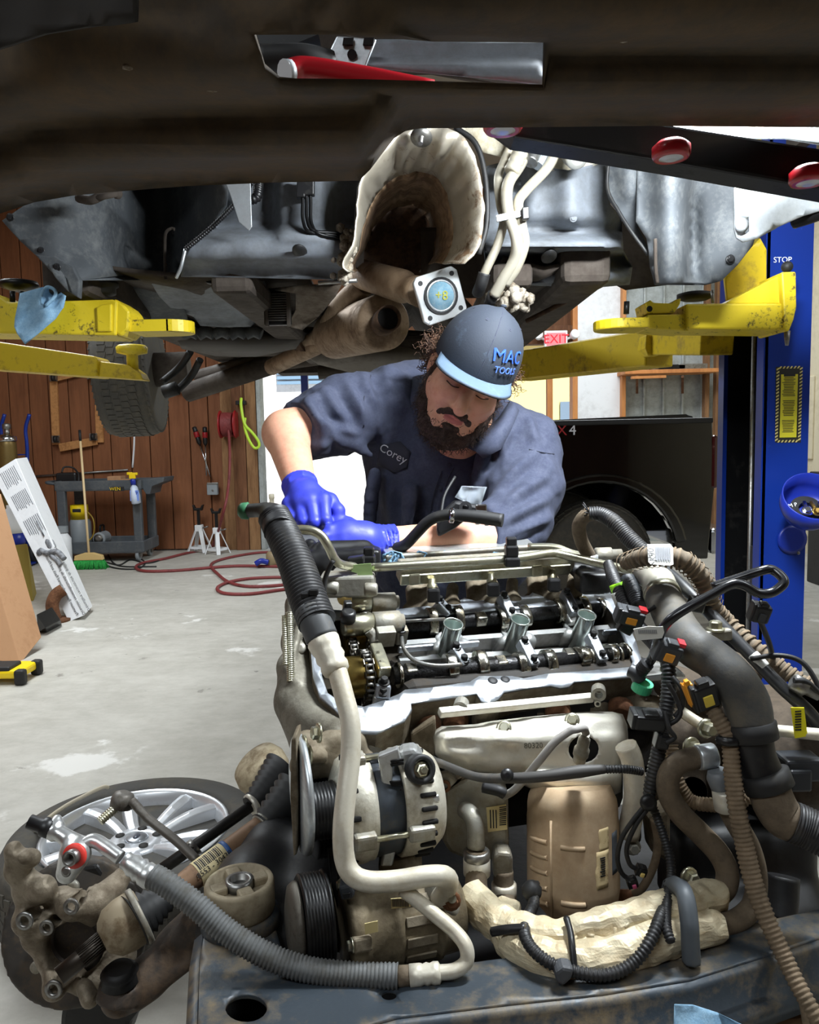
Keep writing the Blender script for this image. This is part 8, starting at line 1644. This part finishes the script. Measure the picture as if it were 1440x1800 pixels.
FOLD = [((512, 722), (556, 792), 9, .011), ((536, 704), (596, 776), 9, .012), ((572, 686), (622, 764), 10, .012), ((606, 668), (650, 742), 10, .011), ((560, 742), (640, 766), 8, .009), ((636, 652), (662, 724), 9, .010), ((676, 648), (690, 706), 9, .009), ((712, 654), (722, 700), 8, .007), ((940, 796), (872, 862), 9, .012), ((960, 838), (884, 888), 9, .012), ((966, 876), (872, 924), 9, .012), ((968, 912), (890, 944), 8, .010), ((900, 752), (868, 812), 9, .009), ((868, 782), (826, 850), 8, .009), ((652, 836), (646, 944), 9, .011), ((684, 850), (694, 952), 9, .010), ((730, 850), (716, 944), 9, .010), ((634, 796), (622, 858), 8, .009), ((800, 850), (792, 930), 8, .008), ((930, 730), (944, 790), 9, .008)]
fa = np.array([f[0] for f in FOLD], float); fb = np.array([f[1] for f in FOLD], float)-fa; fw = np.array([f[2] for f in FOLD]); fh = np.array([f[3] for f in FOLD]); fl2 = (fb*fb).sum(1)
for v, n_ in zip(Sh.data.vertices, nn):
    p = v.co+o; fc_ = n_.dot((CAM0-p).normalized())
    if fc_ < .05: continue
    q = np.array(topx(p))-fa; t = np.clip((q*fb).sum(1)/fl2, 0, 1); e = q-t[:, None]*fb; d_ = (e[:, 0]*fb[:, 1]-e[:, 1]*fb[:, 0])/np.sqrt(fl2); dd = np.hypot(e[:, 0], e[:, 1]); tp = np.sin(np.clip(t*.9+.08, 0, 1)*PI)
    v.co += n_*float((fh*tp*(np.exp(-(dd/fw)**2)-.7*np.exp(-((dd-fw*1.5)/fw)**2)*(d_ > 0))).sum())*min(1, fc_*3)
bv = BVHTree.FromPolygons([v.co+o for v in Sh.data.vertices], [tuple(p.vertices) for p in Sh.data.polygons])
def onshirt(px, py, off=.003):
    d = ray(px, py).normalized(); h = bv.ray_cast(CAM0, d)
    return (h[0] if h[0] is not None else W(px, py, 1.75))-d*off
def shsheet(ol, off, step=8):
    W_ = globals()['W']; globals()['W'] = lambda x, y, Y: onshirt(x, y, off); r = sheet(ol, lambda x, y: 0, (), step); globals()['W'] = W_; return r
shsheet([(668, 782), (704, 776), (722, 794), (716, 822), (694, 832), (664, 818)], .003).build('name_patch', M('patch_dark', (40, 42, 54), .85), Sh, solid=.002)
pc = onshirt(691, 798, .007); text('name_lettering', 'Corey', pc, W(712, 809, 1.7)-W(672, 788, 1.7), (0, 0, 1), .026, M('thread_white', (226, 226, 230), .7), Sh, .0006, fn=lambda p: (lambda h: (h[0]+Vector((0, -.0065, 0))) if h[0] is not None else p)(bv.ray_cast(p+Vector((0, -.3, 0)), Vector((0, 1, 0)))))
b = B()
for l in ([(806, 790), (776, 830), (760, 880), (742, 955)], [(822, 792), (792, 832), (776, 880), (760, 955)], [(900, 716), (884, 760), (876, 800)], [(930, 790), (958, 796), (974, 798)], [(652, 660), (640, 700), (640, 750)]): b.tube([onshirt(x, y, .001) for x, y in l], .0014, 6, 4)
b.build('seams', clothd, Sh)
for x, y in ((790, 818), (774, 858), (762, 902)): B().lathe([(.002, 0), (.0055, .0005), (.0055, .002), (.002, .0018)], onshirt(x, y, .001), (0, -1, .2), 14).build('button', clothd, Sh)
# collar
def collar(inner, outer_):
    b = B(); b.loft([inner, [(p+q)/2+Vector((0, -.012, .004)) for p, q in zip(inner, outer_)], outer_], False, False); b.build('collar', cloth, Sh, solid=.004)
n0 = [W(746, 664, 1.83), W(748, 700, 1.79), W(762, 738, 1.745), W(786, 776, 1.715)]; o0 = [onshirt(726, 664, .012), onshirt(722, 704, .014), onshirt(732, 748, .016), onshirt(768, 768, .016)]
collar(n0, o0); n1 = [W(896, 706, 1.77), W(880, 732, 1.74), W(854, 758, 1.715), W(820, 786, 1.70)]; o1 = [onshirt(912, 722, .012), onshirt(900, 752, .014), onshirt(880, 790, .016), onshirt(850, 806, .018)]
collar(n1, o1)
# gloves
s = SDF((-.30, 1.40, 1.10), (.02, 1.66, 1.36), .0026); fingers(s, .0014)
s.cap(W(530, 862, 1.575), W(525, 846, 1.60), .0345, .0385, .004); s.cap(W(668, 955, 1.52), W(690, 955, 1.532), .0345, .038, .004)
d = (ra_[1]-ra_[2]).normalized(); q = ra_[2]+d*.012
for k in range(4): c_ = ra_[2].lerp(ra_[1], -.02+.028*k); u_, w_, x_ = frame(d); s.chain([c_+(u_*math.cos(a)+w_*math.sin(a))*.0355+d*.004*math.sin(3*a+k) for a in np.linspace(0, 2*PI, 9)], [.0022]*9, .003)
d2 = (la_[2]-la_[3]).normalized()
for k in range(5): c_ = la_[3]+d2*(-.016+.008*k); u_, w_, x_ = frame(d2); s.chain([c_+(u_*math.cos(a)+w_*math.sin(a))*.0355+d2*.003*math.sin(2*a+k) for a in np.linspace(0, 2*PI, 9)], [.002]*9, .003)
s.cylr(q+d*.012, q+d*.06, .06, .002, '-'); q2 = la_[3]+d2*.022; s.cylr(q2, q2+d2*.05, .06, .002, '-')
G = s.build('gloves', gloveM, P0, 1)
# trousers and boots behind the engine
s = SDF((-.22, 1.78, .06), (.38, 2.36, 1.05), .009)
s.ell((.07, 2.02, .95), (.19, .14, .14), None, .05)
for k, x in ((-1, -.04), (1, .2)): s.chain([(.07+.09*k, 2.03, .88), (x, 2.06, .5), (x+.02*k, 2.12, .09)], [.105, .078, .07], .04)
s.build('trousers', denim, P0, 1)
for x in (-.06, .22): s = SDF((x-.08, 1.86, -.01), (x+.08, 2.24, .18), .007); s.cap((x, 2.13, .05), (x, 1.96, .04), .05, .042, .02); s.cap((x, 2.12, .06), (x, 2.12, .15), .05, .05, .02); s.box((x, 2.05, .012), (.1, .29, .024), None, .01, .004); s.build('boot', blackrub, P0, 1)
# ratchet in his hands
t = thing('ratchet', 'chrome ratchet with black handle gripped in both blue gloves', 'ratchet', W(575, 925, 1.51))
B().tube([W(500, 910, 1.56), W(540, 908, 1.545), W(572, 914, 1.53)], .010, 12).build('handle', blackp, t); B().tube([W(572, 914, 1.53), W(594, 930, 1.51), W(604, 940, 1.5)], [.007, .008, .012], 12).build('shaft', chrome, t); B().lathe([(.014, 0), (.016, .004), (.016, .02), (.008, .024), (.008, .06)], W(604, 938, 1.505), (0, .1, -1), 18).build('head', chrome, t)
